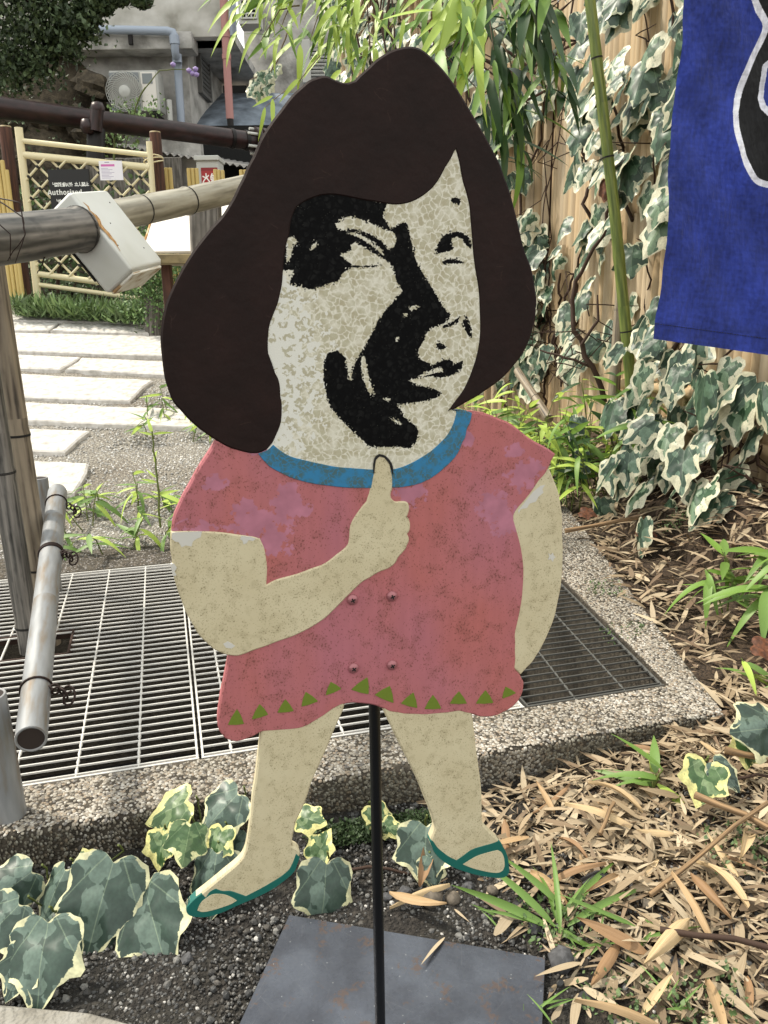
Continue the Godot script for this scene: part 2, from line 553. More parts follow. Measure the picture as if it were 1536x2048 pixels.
func leaf_picture(seed_: int, cream: float, deep: Color, mid: Color, pale: Color) -> ImageTexture:
	# variegated ivy: a blotched green middle that breaks up in angular steps towards a cream margin; u across, v from stalk to tip
	var s := 224
	var img := Image.create(s, s, false, Image.FORMAT_RGB8)
	var f := noise(seed_, 0.013, 2)
	var g := noise(seed_ + 5, 0.016, 2)
	var h := cell(seed_ + 9, 0.045, FastNoiseLite.RETURN_CELL_VALUE)
	for y in s:
		for x in s:
			var p := Vector2((x + 0.5) / s * 2.0 - 1.0, (y + 0.5) / s * 2.0 - 1.0)    # leaf space, stalk at (0, -0.55)
			var rr := p.length() / leaf_reach(p.angle())
			var e := rr + 0.46 * f.get_noise_2d(x, y) + 0.13 * h.get_noise_2d(x, y * 0.8)
			var c: Color
			if e > 1.0 - cream or rr > 0.975 + 0.16 * f.get_noise_2d(x + 40, y + 90): c = pale.lerp(pale.darkened(0.12), clampf(0.5 + g.get_noise_2d(x, y), 0, 1))
			elif g.get_noise_2d(x, y) + 0.16 * h.get_noise_2d(x * 0.7, y * 0.7) > 0.10: c = mid
			else: c = deep.lerp(mid, clampf(0.2 + 0.5 * f.get_noise_2d(x + 99, y), 0, 0.4))
			var vein := 1.0                                                 # veins fan out from the stalk
			var q := p - Vector2(0, -0.62)
			for a in [PI * 0.5, PI * 0.5 + 0.62, PI * 0.5 - 0.62, PI * 0.5 + 1.25, PI * 0.5 - 1.25]:
				var dd := Vector2(cos(a), sin(a))
				if q.dot(dd) > 0: vein = minf(vein, absf(q.cross(dd)) + q.dot(dd) * 0.006)
			if vein < 0.014: c = c.lerp(Color(0.66, 0.71, 0.58), 0.34)
			c = c.darkened(0.10 * g.get_noise_2d(x * 6, y * 6))
			img.set_pixel(x, y, c)
	return itex(img)

func leaf_reach(a: float) -> float:      # the ivy outline: a long middle lobe, two shoulders, two small lobes by the stalk notch
	var d := absf(wrapf(a - PI * 0.5, -PI, PI))
	var v := 0.56 + 0.43 * exp(-pow(d / 0.40, 1.25)) + 0.24 * exp(-pow(absf(d - 1.04) / 0.27, 1.6)) + 0.13 * exp(-pow((d - 2.05) / 0.40, 2.0))
	return v - 0.20 * exp(-pow((d - PI) / 0.30, 2.0))

func leaf_mesh(curl: float, fold: float, droop: float, seed_: int) -> ArrayMesh:     # about two units long, stalk end at the origin, tip along +y, face +z
	var b := Maker.new()
	var f := noise(seed_, 0.9, 2)
	var m := 40
	var ids := []
	var pts := []
	var height := func(p: Vector2) -> float:
		return fold * absf(p.x) - droop * pow(p.y + 0.6, 2.0) * 0.25 - curl * pow(absf(p.x), 2.0) + 0.075 * f.get_noise_2d(p.x * 1.4, p.y * 1.4) + 0.02 * sin(p.angle() * 9.0 + seed_) * p.length_squared()
	for ring in [0.0, 0.34, 0.68, 1.0]:
		var row := []
		for k in m:
			var a := TAU * k / m
			var p: Vector2 = Vector2(cos(a), sin(a)) * leaf_reach(a) * ring
			if ring == 1.0: p *= 1.0 + 0.022 * sin(k * 2.6 + seed_)
			row.append(p)
		pts.append(row)
	for row in pts:
		var line := []
		for p: Vector2 in row:
			var z: float = height.call(p)
			var gx: float = (height.call(p + Vector2(0.05, 0)) - height.call(p - Vector2(0.05, 0))) / 0.1
			var gy: float = (height.call(p + Vector2(0, 0.05)) - height.call(p - Vector2(0, 0.05))) / 0.1
			line.append(b.vert(Vector3(p.x, p.y + 0.6, z), Vector3(-gx, -gy, 1).normalized(), Vector2(p.x * 0.5 + 0.5, p.y * 0.5 + 0.5)))
		ids.append(line)
	for k in 3:
		for q in m: b.quad(ids[k][q], ids[k][(q + 1) % m], ids[k + 1][(q + 1) % m], ids[k + 1][q])
	return b.build()

func blade_mesh(arch: float, wide: float, twist := 0.0) -> ArrayMesh:       # a lance-shaped bamboo leaf one unit long along +y
	var b := Maker.new()
	var rows := []
	for k in 9:
		var f := k / 8.0
		var w := wide * 0.5 * pow(sin(PI * pow(f * 0.985 + 0.012, 0.62)), 0.9)
		var z := -arch * f * f
		var a := twist * f
		var side := Vector3(cos(a), 0, sin(a)) * w
		var o := Vector3(0, f - 0.18 * arch * f * f, z)
		rows.append([o - side + Vector3(0, 0, 0.22 * w), o, o + side + Vector3(0, 0, 0.22 * w)])
	b.sheet(rows)
	return b.build()

func stone_mesh(seed_: int, rough := 0.25, cuts := 0) -> ArrayMesh:        # an uneven stone about one unit across
	var b := Maker.new()
	var f := noise(seed_, 0.8, 3)
	var w := 11
	var h := 7
	var pts := []
	var lop := []
	var rg := RandomNumberGenerator.new()
	rg.seed = seed_
	for k in cuts:
		lop.append([Vector3(rg.randf_range(-1, 1), rg.randf_range(-0.6, 1), rg.randf_range(-1, 1)).normalized(), rg.randf_range(0.28, 0.42)])
	for y in h + 1:
		var row := []
		for x in w + 1:
			var a := TAU * (x % w) / w
			var e := PI * y / h
			var d := Vector3(sin(e) * cos(a), cos(e), sin(e) * sin(a))
			var p: Vector3 = d * 0.5 * (1.0 + rough * f.get_noise_3dv(d * 1.6))
			for l in lop:
				var over: float = p.dot(l[0]) - l[1]
				if over > 0: p -= l[0] * over
			row.append(p)
		pts.append(row)
	for y in h:
		for x in w:
			var q := [pts[y][x], pts[y][x + 1], pts[y + 1][x + 1], pts[y + 1][x]]
			if cuts > 0 and y > 0 and y < h - 1:
				b.flat(q, (q[0] + q[2]) as Vector3)
			else:
				var id := []
				for p in q: id.append(b.vert(p, (p as Vector3).normalized(), Vector2(p.x, p.z)))
				b.quad(id[0], id[1], id[2], id[3])
	return b.build()

func pebble_mesh(seed_: int) -> ArrayMesh:
	var b := Maker.new()
	var rg := RandomNumberGenerator.new()
	rg.seed = seed_
	var rings := [[1.0, 0.0], [0.62, 0.72], [-0.1, 1.0]]
	var ids := []
	for q in rings:
		var row := []
		for k in 6:
			var a: float = TAU * k / 6.0 + q[0]
			var d := Vector3(cos(a) * q[1], q[0], sin(a) * q[1])
			row.append(b.vert(d * 0.5 * rg.randf_range(0.86, 1.08), d.normalized()))
		ids.append(row)
	for j in 2:
		for k in 6: b.quad(ids[j][k], ids[j][(k + 1) % 6], ids[j + 1][(k + 1) % 6], ids[j + 1][k])
	return b.build()

func make_materials() -> void:
	var m: StandardMaterial3D
	var wrinkle := ntex(noise(51, 0.05, 5), [0.0, "000000", 1.0, "ffffff"], 512)
	var fine := ntex(noise(52, 0.09, 5), [0.0, "000000", 1.0, "ffffff"], 512)
	var mottled := ntex(noise(53, 0.012, 5), [0.0, "8a8a8a", 0.45, "c0c0c0", 0.62, "e2e2e2", 1.0, "ffffff"], 512)
	M["_fine"] = fine
	# painted board
	m = mat("hair_paint", Color.WHITE, 0.62)
	m.metallic_specular = 0.28
	m.albedo_texture = hair_picture()
	m.uv1_scale = Vector3(2.1, 2.1, 2.1)
	bump(m, wrinkle, 0.045)
	m = mat("face_paint", Color.WHITE, 0.7)
	m.metallic_specular = 0.2
	m = mat("dress_paint", Color.WHITE, 0.7)
	m.metallic_specular = 0.3
	m = mat("skin_paint", Color.WHITE, 0.72)
	m.metallic_specular = 0.3
	m.albedo_texture = skin_picture()
	m.uv1_scale = Vector3(2.6, 2.6, 2.6)
	m = mat("collar_paint", Color.WHITE, 0.6)
	m.albedo_texture = collar_picture()
	m.uv1_scale = Vector3(4.2, 4.2, 4.2)
	m = mat("sandal_paint", Color(0.045, 0.37, 0.335), 0.6)
	m = mat("green_paint", Color(0.40, 0.47, 0.13), 0.6)
	m = mat("black_paint", Color(0.03, 0.03, 0.034), 0.5)
	m = mat("pink_bolt", Color(0.62, 0.40, 0.42), 0.35, 0.35)
	m = mat("dark_slot", Color(0.04, 0.035, 0.03), 0.7)
	m = mat("pole_steel", Color(0.065, 0.072, 0.088), 0.38, 0.3)
	bump(m, fine, 0.02)
	m = mat("plate_steel", Color.WHITE, 0.42, 0.55)
	m.albedo_texture = plate_picture()
	m.roughness_texture = ntex(noise(56, 0.03, 5), [0.0, "606060", 1.0, "f0f0f0"], 512)
	m.uv1_scale = Vector3(1.9, 1.9, 1.9)
	# ground and masonry
	m = tri(mat("soil", Color.WHITE, 0.95), 1.1)
	m.albedo_texture = ntex(noise(57, 0.05, 6), [0.0, "5a5652", 0.4, "8a8680", 0.6, "b0aca4", 1.0, "eae6de"], 1024)
	m.vertex_color_use_as_albedo = true
	bump(m, ntex(noise(58, 0.08, 5), [0.0, "000000", 1.0, "ffffff"], 1024), 1.2)
	m = tri(mat("kerb_cement", Color(0.40, 0.375, 0.34), 0.95), 2.2)
	m.albedo_texture = ntex(noise(59, 0.02, 6), [0.0, "6a6660", 0.5, "b4b0a8", 1.0, "f0ece4"], 512)
	bump(m, fine, 0.5)
	m = mat("pebble", Color.WHITE, 0.75)
	m.vertex_color_use_as_albedo = true
	m = tri(mat("slab_stone", Color(0.86, 0.85, 0.84), 0.9), 1.3)
	m.albedo_texture = ntex(noise(60, 0.02, 6), [0.0, "b0aca6", 0.4, "dedbd6", 0.6, "ebe9e6", 1.0, "ffffff"], 512)
	bump(m, fine, 0.12)
	m = tri(mat("wall_render", Color(0.80, 0.79, 0.775), 0.92), 0.35)
	m.albedo_texture = ntex(noise(61, 0.008, 6), [0.0, "8a8886", 0.42, "ccccca", 0.6, "e0dfde", 1.0, "ffffff"], 768)
	bump(m, fine, 0.6)
	m = tri(mat("upper_render", Color(0.86, 0.855, 0.84), 0.9), 0.3)
	m.albedo_texture = ntex(noise(62, 0.006, 6), [0.0, "7e7a70", 0.35, "c2c0ba", 0.6, "dad8d4", 1.0, "ffffff"], 768)
	m = tri(mat("chute_concrete", Color(0.62, 0.66, 0.70), 0.8), 0.5)
	m.albedo_texture = ntex(noise(63, 0.012, 6), [0.0, "484a4e", 0.45, "a0a4aa", 1.0, "f4f6fa"], 512)
	m = tri(mat("rock", Color(0.46, 0.425, 0.37), 0.95), 1.0)
	m.albedo_texture = ntex(noise(64, 0.02, 6), [0.0, "4a4640", 0.5, "a09a90", 1.0, "e8e2d6"], 512)
	bump(m, fine, 1.2)
	m = tri(mat("shaded_slab", Color(0.60, 0.59, 0.565), 0.9), 1.3)  # same stone as slab_stone, with shade painted in as a greyer colour
	m.albedo_texture = M["slab_stone"].albedo_texture
	bump(m, fine, 0.6)
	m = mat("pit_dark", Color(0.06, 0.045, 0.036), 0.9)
	m = mat("grate_steel", Color(0.85, 0.84, 0.82), 0.4, 0.3)
	m = mat("grate_dark", Color(0.36, 0.36, 0.35), 0.45, 0.4)
	m = mat("rusty_frame", Color(0.22, 0.15, 0.12), 0.8, 0.2)
	# bamboo, timber, metal
	m = mat("grey_bamboo", Color.WHITE, 0.55)
	m.albedo_texture = itex(streaks(71, 96, 384, 2.6, 0.005, [0.0, "1f1d1c", 0.3, "484643", 0.5, "66625d", 0.75, "7e7973", 1.0, "98928a"], 0.3))
	m.uv1_scale = Vector3(1, 1.3, 1)
	m = mat("rail_bamboo", Color.WHITE, 0.5)
	m.albedo_texture = itex(streaks(72, 96, 384, 1.6, 0.006, [0.0, "5a5448", 0.35, "827c6e", 0.55, "9a9484", 1.0, "b9b4a6"], 0.16))
	m.uv1_scale = Vector3(1, 1.1, 1)
	m = mat("tan_bamboo", Color.WHITE, 0.5)
	m.albedo_texture = itex(streaks(73, 96, 384, 2.0, 0.006, [0.0, "3a332b", 0.28, "74695b", 0.5, "8d8170", 1.0, "aa9d88"], 0.2))
	m.uv1_scale = Vector3(1, 1.2, 1)
	m = mat("node_dark", Color(0.10, 0.09, 0.08), 0.8)
	m = mat("pipe_steel", Color.WHITE, 0.5, 0.35)
	m.albedo_texture = itex(streaks(74, 128, 384, 1.0, 0.008, [0.0, "776654", 0.25, "817c76", 0.45, "888a8c", 0.8, "989a9c", 1.0, "a39283"], 0.06))
	m.uv1_scale = Vector3(1, 1.6, 1)
	m = mat("pipe_inside", Color(0.16, 0.12, 0.10), 0.85)
	m = mat("wire", Color(0.15, 0.09, 0.07), 0.6, 0.4)
	m = mat("lantern_plastic", Color(0.83, 0.835, 0.82), 0.35)
	m.albedo_texture = ntex(noise(76, 0.01, 4), [0.0, "dedcd4", 0.4, "f2f1ee", 1.0, "ffffff"], 256)
	m = mat("stained_plastic", Color.WHITE, 0.5)
	m.albedo_texture = ntex(noise(75, 0.012, 5), [0.0, "6b4a2e", 0.30, "a08058", 0.42, "cfc8b6", 0.6, "e2dfd4", 1.0, "efece4"], 256)
	m.uv1_scale = Vector3(3, 3, 3)
	m = mat("bare_primer", Color(0.78, 0.77, 0.74), 0.6)
	m = mat("rust_stain", Color.WHITE, 0.8)
	m.albedo_texture = ntex(noise(77, 0.03, 5), [0.0, "5b3a22", 0.45, "a9783f", 0.7, "c9a878", 1.0, "d8d0bc"], 256)
	var strip := itex(streaks(78, 64, 384, 0.9, 0.006, [0.0, "b5a286", 0.35, "c5b194", 0.6, "cfbc9e", 1.0, "d9c8ad"], 0.03))
	for k in 4:
		m = mat("fence_bamboo_%d" % k, [Color(1, 1, 1), Color(0.95, 0.93, 0.90), Color(1, 0.965, 0.91), Color(0.90, 0.87, 0.82)][k], 0.55)
		m.albedo_texture = strip
		m.uv1_scale = Vector3(0.35, 0.4, 1)
		m.uv1_offset = Vector3(0.23 * k, 0.31 * k, 0)
	m = mat("green_culm", Color.WHITE, 0.42)
	m.albedo_texture = itex(streaks(79, 64, 384, 1.5, 0.01, [0.0, "3f4a22", 0.4, "5b6b30", 0.7, "74803e", 1.0, "8f9656"], 0.05))
	m = mat("yellow_bamboo", Color(0.77, 0.675, 0.42), 0.45)
	m = mat("cream_bamboo", Color(0.86, 0.815, 0.67), 0.45)
	m = mat("brown_timber", Color.WHITE, 0.75)
	m.albedo_texture = itex(streaks(81, 96, 256, 4.0, 0.012, [0.0, "1d100b", 0.4, "3e241a", 0.7, "573628", 1.0, "6b4636"], 0.0))
	m = mat("grey_timber", Color.WHITE, 0.8)
	m.albedo_texture = itex(streaks(82, 96, 256, 5.0, 0.01, [0.0, "2a2622", 0.4, "5f5a54", 0.7, "86807a", 1.0, "a39d94"], 0.1))
	m = mat("plank", Color(0.60, 0.53, 0.38), 0.7)
	m.albedo_texture = mottled
	m = mat("brown_pipe", Color(0.20, 0.115, 0.115), 0.4, 0.2)
	m.albedo_texture = mottled
	m = mat("dark_metal", Color(0.07, 0.05, 0.048), 0.5, 0.4)
	m = mat("grey_pipe", Color(0.60, 0.64, 0.70), 0.4)
	m = mat("pink_pipe", Color(0.66, 0.47, 0.45), 0.5)
	m = mat("unit_white", Color(0.72, 0.72, 0.70), 0.45)
	m = mat("unit_grey", Color(0.50, 0.52, 0.53), 0.5)
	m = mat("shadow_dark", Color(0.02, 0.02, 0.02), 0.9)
	m = mat("louvre", Color(0.40, 0.395, 0.385), 0.6)
	m = mat("roofing", Color(0.50, 0.49, 0.48), 0.6, 0.2)
	m = mat("white_cloth", Color(0.88, 0.86, 0.83), 0.8)
	m = mat("sign_black", Color.WHITE, 0.5)
	m = mat("sign_white", Color.WHITE, 0.5)
	m = mat("sign_red", Color.WHITE, 0.5)
	m = mat("lettering", Color(0.88, 0.88, 0.86), 0.6)
	m = mat("flag_cloth", Color.WHITE, 0.9)
	m.rim_enabled = true
	m.rim = 0.3
	m.backlight_enabled = true
	m.backlight = Color(0.25, 0.25, 0.25)
	# plants
	var sets := [["fore_ivy", -0.04, Color(0.165, 0.235, 0.20), Color(0.345, 0.415, 0.375), Color(0.83, 0.82, 0.66)], ["fore_ivy_pale", 0.24, Color(0.22, 0.33, 0.18), Color(0.40, 0.48, 0.33), Color(0.85, 0.83, 0.55)],
		["fore_green", 0.03, Color(0.20, 0.31, 0.17), Color(0.34, 0.43, 0.28), Color(0.80, 0.80, 0.60)],
		["wall_ivy", 0.16, Color(0.14, 0.23, 0.175), Color(0.34, 0.43, 0.36), Color(0.80, 0.79, 0.68)], ["wall_ivy_pale", 0.34, Color(0.17, 0.28, 0.19), Color(0.42, 0.51, 0.41), Color(0.82, 0.81, 0.71)], ["wall_ivy_green", 0.05, Color(0.12, 0.21, 0.15), Color(0.28, 0.38, 0.30), Color(0.74, 0.75, 0.64)]]
	for k in sets.size():
		var s: Array = sets[k]
		m = mat(s[0], Color.WHITE, 0.42)
		m.albedo_texture = leaf_picture(90 + k * 3, s[1], s[2], s[3], s[4])
		m.backlight_enabled = true
		m.backlight = Color(0.35, 0.36, 0.28)
	for q in [["bamboo_leaf", Color(0.40, 0.53, 0.20)], ["bamboo_leaf_bright", Color(0.64, 0.73, 0.32)], ["bamboo_leaf_deep", Color(0.15, 0.27, 0.11)], ["grass_leaf", Color(0.38, 0.50, 0.22)]]:
		m = mat(q[0], q[1], 0.5)
		m.backlight_enabled = true
		m.backlight = Color(0.5, 0.5, 0.4)
		m.vertex_color_use_as_albedo = true
	m = mat("small_leaf", Color.WHITE, 0.6)
	m.vertex_color_use_as_albedo = true
	m.backlight_enabled = true
	m.backlight = Color(0.3, 0.3, 0.25)
	m = mat("dry_leaf", Color.WHITE, 0.7)
	m.vertex_color_use_as_albedo = true
	m.albedo_texture = itex(streaks(84, 48, 128, 5.0, 0.008, [0.0, "a69884", 0.4, "d6cab6", 1.0, "f2ebde"], 0.12))
	m.backlight_enabled = true
	m.backlight = Color(0.3, 0.28, 0.22)
	for k in 3:
		m = mat("dry_sheath_%d" % k, [Color(0.76, 0.67, 0.55), Color(0.84, 0.77, 0.65), Color(0.64, 0.53, 0.42)][k], 0.7)
		m.albedo_texture = M["dry_leaf"].albedo_texture
	m = mat("dead_leaf", Color(0.45, 0.27, 0.17), 0.7)
	m.albedo_texture = mottled
	m = mat("dry_twig", Color(0.62, 0.50, 0.36), 0.75)
	m.albedo_texture = mottled
	m = mat("vine", Color(0.235, 0.165, 0.125), 0.85)
	m = mat("twig", Color(0.46, 0.40, 0.33), 0.85)
	m = mat("stem_green", Color(0.36, 0.40, 0.18), 0.6)
	m = mat("lilac", Color(0.60, 0.52, 0.72), 0.6)
	for k in 3:
		m = tri(mat("stone_%d" % k, [Color(0.36, 0.36, 0.37), Color(0.47, 0.43, 0.38), Color(0.24, 0.235, 0.24)][k], 0.8), 9.0)
		m.albedo_texture = mottled

# ---------------------------------------------------------------- the lie of the land
const E1 := Vector2(0.9651, -0.262)       # along the front of the drain
const E2 := Vector2(-0.262, -0.9651)      # away from it
const G0 := Vector2(-0.882, -1.700)       # front left corner of the visible grating

func dr(s: float, t: float, y := 0.0) -> Vector3:        # drain axes to world
	var p := G0 + E1 * s + E2 * t
	return Vector3(p.x, y, p.y)

func drain_st(x: float, z: float) -> Vector2:
	var p := Vector2(x, z) - G0
	return Vector2(p.dot(E1), p.dot(E2))

func grate_right(t: float) -> float: return 1.778 + 0.1325 * t

func ramp01(a: float, b: float, x: float) -> float: return smoothstep(a, b, x)

func land(x: float, z: float) -> float:
	var d := -z
	var h := 0.092 * ramp01(1.75, 3.3, d)                                   # up to the level of the drain
	var right := 0.078 * ramp01(0.22, 1.0, x) * ramp01(0.9, 2.0, d + 0.5 * x)
	h = maxf(h, right)
	if x > 0.9: h += 0.29 * ramp01(0.96 + 0.02 * d, 1.6, x)                 # the bank below the fence
	var w := 1.0 - ramp01(-0.6, 0.4, x)
	h += w * 0.25 * clampf(d - 3.62, 0.0, 4.3)                               # the path climbs away on the left
	return h

const FA := Vector2(1.66, -3.95)
const FB := Vector2(1.30, -6.4)
const FC := Vector2(-0.35, -8.1)

func fence_at(s: float, y: float, off: float) -> Vector3:               # along the fence from FA, towards the path by off
	var a := FA
	var d := (FB - FA).normalized()
	var l := (FB - FA).length()
	if s > l:
		a = FB; d = (FC - FB).normalized(); s -= l
	var nn := Vector2(d.y, -d.x)
	var p := a + d * s + nn * off
	return Vector3(p.x, y, p.y)

func fence_out(s: float) -> Vector3:
	var d := (FB - FA).normalized() if s < (FB - FA).length() else (FC - FB).normalized()
	return Vector3(d.y, 0, -d.x)

# ---------------------------------------------------------------- plant helpers
var ivy_leaves := []
var bamboo_leaves := []

func leaf_basis(tip: Vector3, face: Vector3, size: float) -> Basis:
	var z := face.normalized()
	var y := (tip - z * tip.dot(z)).normalized()
	return Basis(y.cross(z), y, z) * Basis.from_scale(Vector3.ONE * size)

func add_leaf(o: Node, at: Vector3, tip: Vector3, face: Vector3, size: float, kind: String, long := 1.0) -> void:
	put("leaf", ivy_leaves[rng.randi() % ivy_leaves.size()], M[kind], o, Transform3D(leaf_basis(tip, face, size * r(0.92, 1.08) / 1.5) * Basis.from_scale(Vector3(1.0, long, 1.0)), at))

func add_blade(o: Node, at: Vector3, dir: Vector3, face: Vector3, size: float, kind: String, called := "leaf", slim := 1.0) -> void:
	put(called, bamboo_leaves[rng.randi() % bamboo_leaves.size()], M[kind], o, Transform3D(leaf_basis(dir, face, size) * Basis.from_scale(Vector3(slim, 1, 1)), at))

func vine(o: Node, pts: Array, rad: float, material: String, called := "stem") -> void:
	var p := []
	var rr := []
	for k in pts.size() - 1:
		for q in 3:
			p.append((pts[k] as Vector3).lerp(pts[k + 1], q / 3.0) + Vector3(r(-1, 1), r(-1, 1), r(-1, 1)) * rad * 0.9)
			rr.append(rad * lerpf(1.15, 0.6, float(p.size()) / (pts.size() * 3)))
	p.append(pts[-1]); rr.append(rad * 0.5)
	var b := Maker.new()
	b.tube(p, rr, 6)
	put(called, b.build(), M[material], o)

func wall_ivy(label: String, s0: float, s1: float, y0: float, y1: float, o0: float, o1: float, count: int, size: float, stems: int, pale: float, rooted := true) -> void:
	var o := thing("ivy", label, "ivy", Vector3.ZERO, 0, "variegated ivy plants")
	for k in stems:
		var s := r(s0, s1)
		var y := y0 - (r(0.0, 0.25) if rooted else 0.0)
		var pts := [fence_at(s, y, 0.03)]
		var ds := r(-0.25, 0.25)
		var hh := r(0.55, 1.0) * (y1 - y0)
		for q in 6:
			s = clampf(s + ds * hh * 0.3 + r(-0.09, 0.09), s0 - 0.1, s1 + 0.1)
			y += hh / 6.0
			pts.append(fence_at(s, y, lerpf(0.03, r(o0, o1) * 0.6, 0.7)))
		vine(o, pts, r(0.005, 0.013), "vine")
		for q in 3:                                                     # side shoots
			var a: Vector3 = pts[1 + rng.randi() % 5]
			vine(o, [a, a + Vector3(r(-0.12, 0.12), r(-0.12, 0.1), r(-0.15, 0.15)) + fence_out(s) * 0.06, a + Vector3(r(-0.2, 0.2), r(-0.28, 0.1), r(-0.25, 0.25)) + fence_out(s) * r(0.05, 0.14)], 0.004, "vine")
	for k in count:
		var s := r(s0, s1)
		var f := fence_out(s)
		var at := fence_at(s, r(y0, y1), r(o0, o1))
		var side := f.cross(Vector3.UP)
		var face := f * 1.0 + Vector3.UP * r(0.1, 1.0) + side * r(-0.8, 0.8) + Vector3(0, 0, 0.5)
		var tip := Vector3.DOWN * 1.0 + side * r(-0.7, 0.7) + f * 0.3
		add_leaf(o, at, tip, face, size * r(0.70, 1.22), "wall_ivy_pale" if r(0, 1) < pale else ("wall_ivy" if r(0, 1) < 0.65 else "wall_ivy_green"), r(1.1, 1.45))

func bamboo_spray(o: Node, from: Vector3, to: Vector3, count: int, size: float, spread: float, hang: float, kinds: Array) -> void:
	# a thin twig with leaves that fan out to both sides and hang
	var mid := from.lerp(to, 0.5) + Vector3(0, 0.06, 0)
	vine(o, [from, mid, to], 0.0035, "twig", "twig")
	for k in count:
		var f := pow(r(0.0, 1.0), 0.8)
		var at := from.lerp(mid, f * 2.0) if f < 0.5 else mid.lerp(to, f * 2.0 - 1.0)
		at += Vector3(r(-1, 1), r(-1, 1), r(-1, 1)) * spread
		var d := (to - from).normalized() + Vector3(r(-1, 1), r(-0.5, 0.5), r(-1, 1)) * 0.8 + Vector3.DOWN * hang * r(0.5, 1.3)
		add_blade(o, at, d, Vector3(r(-0.5, 0.5), 0.7, r(0.1, 1.0)), size * r(0.6, 1.15), kinds[rng.randi() % kinds.size()])

func bamboo_grass(label: String, at: Vector3, wide: float, tall: float, stems: int, each: int, size: float, kinds: Array) -> void:
	var o := thing("bamboo_grass", label, "bamboo grass", at, 0, "low bamboo grass clumps")
	for k in stems:
		var a := r(0, TAU)
		var d := sqrt(r(0, 1)) * wide
		var foot := Vector3(cos(a) * d, 0, sin(a) * d)
		var w := land(at.x + foot.x, at.z + foot.z)
		foot.y = w - at.y - 0.01
		var lean := Vector3(r(-0.4, 0.4), 0, r(-0.4, 0.4)) + Vector3(cos(a), 0, sin(a)) * 0.3 * d / wide
		var h := tall * r(0.5, 1.0)
		var head := foot + Vector3.UP * h + lean * h
		vine(o, [foot, foot.lerp(head, 0.5) + Vector3(0, 0.02, 0), head], 0.003, "stem_green")
		for q in each:
			var f := r(0.35, 1.0)
			var b := r(0, TAU)
			var out := Vector3(cos(b), r(-0.15, 0.75), sin(b))
			add_blade(o, foot.lerp(head, f), out, Vector3(0, 1, 0.3) + Vector3(r(-0.4, 0.4), 0, r(-0.4, 0.4)), size * r(0.6, 1.15), kinds[rng.randi() % kinds.size()])

func leafy_mass(called: String, parent: Node, count: int, size: float, cols: Array, pick: Callable, wide := 0.3) -> MultiMeshInstance3D:
	var b := Maker.new()
	b.sheet([[Vector3(0, 0, 0), Vector3(0, 0, 0.001)], [Vector3(-wide, 0.45, 0.1), Vector3(wide, 0.45, 0.1)], [Vector3(-0.001, 1, 0), Vector3(0.001, 1, 0)]])
	var xs := []
	var cs := []
	for k in count:
		var p: Vector3 = pick.call()
		var e := Basis.from_euler(Vector3(r(-1.3, 1.3), r(0, TAU), r(-1, 1)))
		xs.append(Transform3D(e * Basis.from_scale(Vector3.ONE * size * r(0.6, 1.4)), p))
		var c: Color = cols[rng.randi() % cols.size()]
		cs.append(c * r(0.75, 1.25))
	return scatter(called, b.build(), M["small_leaf"], xs, cs, parent)

# ---------------------------------------------------------------- the scene
func _ready() -> void:
	rng.seed = 20240611
	var cam := Camera3D.new()
	cam.name = "camera"
	cam.position = Vector3(0, 1.25, 0)
	cam.basis = Basis(Vector3.RIGHT, deg_to_rad(-15.5)) * Basis(Vector3.BACK, deg_to_rad(-0.8))
	cam.fov = 65.24
	cam.near = 0.05
	cam.far = 300.0
	add_child(cam)
	cam.current = true

	var env := Environment.new()
	env.background_mode = Environment.BG_SKY
	var sky := Sky.new()
	var sm := ProceduralSkyMaterial.new()
	sm.sky_top_color = Color(0.80, 0.81, 0.80)
	sm.sky_horizon_color = Color(0.86, 0.85, 0.82)
	sm.sky_curve = 0.2
	sm.ground_horizon_color = Color(0.34, 0.33, 0.30)
	sm.ground_bottom_color = Color(0.20, 0.19, 0.17)
	sm.sky_energy_multiplier = 1.0
	sky.sky_material = sm
	env.sky = sky
	env.background_energy_multiplier = 1.45
	env.tonemap_mode = Environment.TONE_MAPPER_LINEAR
	env.tonemap_exposure = 1.75
	env.sdfgi_enabled = true
	env.ssao_enabled = true
	env.ssil_enabled = true
	var we := WorldEnvironment.new()
	we.name = "environment"
	we.environment = env
	add_child(we)
	var sun := DirectionalLight3D.new()
	sun.name = "sun"
	sun.light_color = Color(1.0, 0.965, 0.90)
	sun.light_energy = 0.85
	sun.light_angular_distance = 5.0
	sun.shadow_enabled = true
	add_child(sun)
	sun.look_at_from_position(Vector3.ZERO, -Vector3(-0.58, 0.78, -0.24))

	make_materials()
	for k in 6: ivy_leaves.append(leaf_mesh([0.1, 0.3, -0.1, 0.2, 0.35, 0.0][k], [-0.10, -0.25, 0.16, -0.05, 0.1, -0.3][k], [0.25, 0.5, 0.1, 0.6, 0.35, 0.15][k], 200 + k))
	for k in 5: bamboo_leaves.append(blade_mesh([0.12, 0.3, 0.5, 0.2, 0.7][k], [0.15, 0.13, 0.16, 0.18, 0.14][k], [0.0, 0.3, -0.2, 0.5, -0.4][k]))

	build_ground()
	build_drain()
	build_path()
	build_backdrop()
	build_fence()
	build_gate()
	build_rail()
	build_stand()
	build_flag()
	build_plants()
	build_litter()

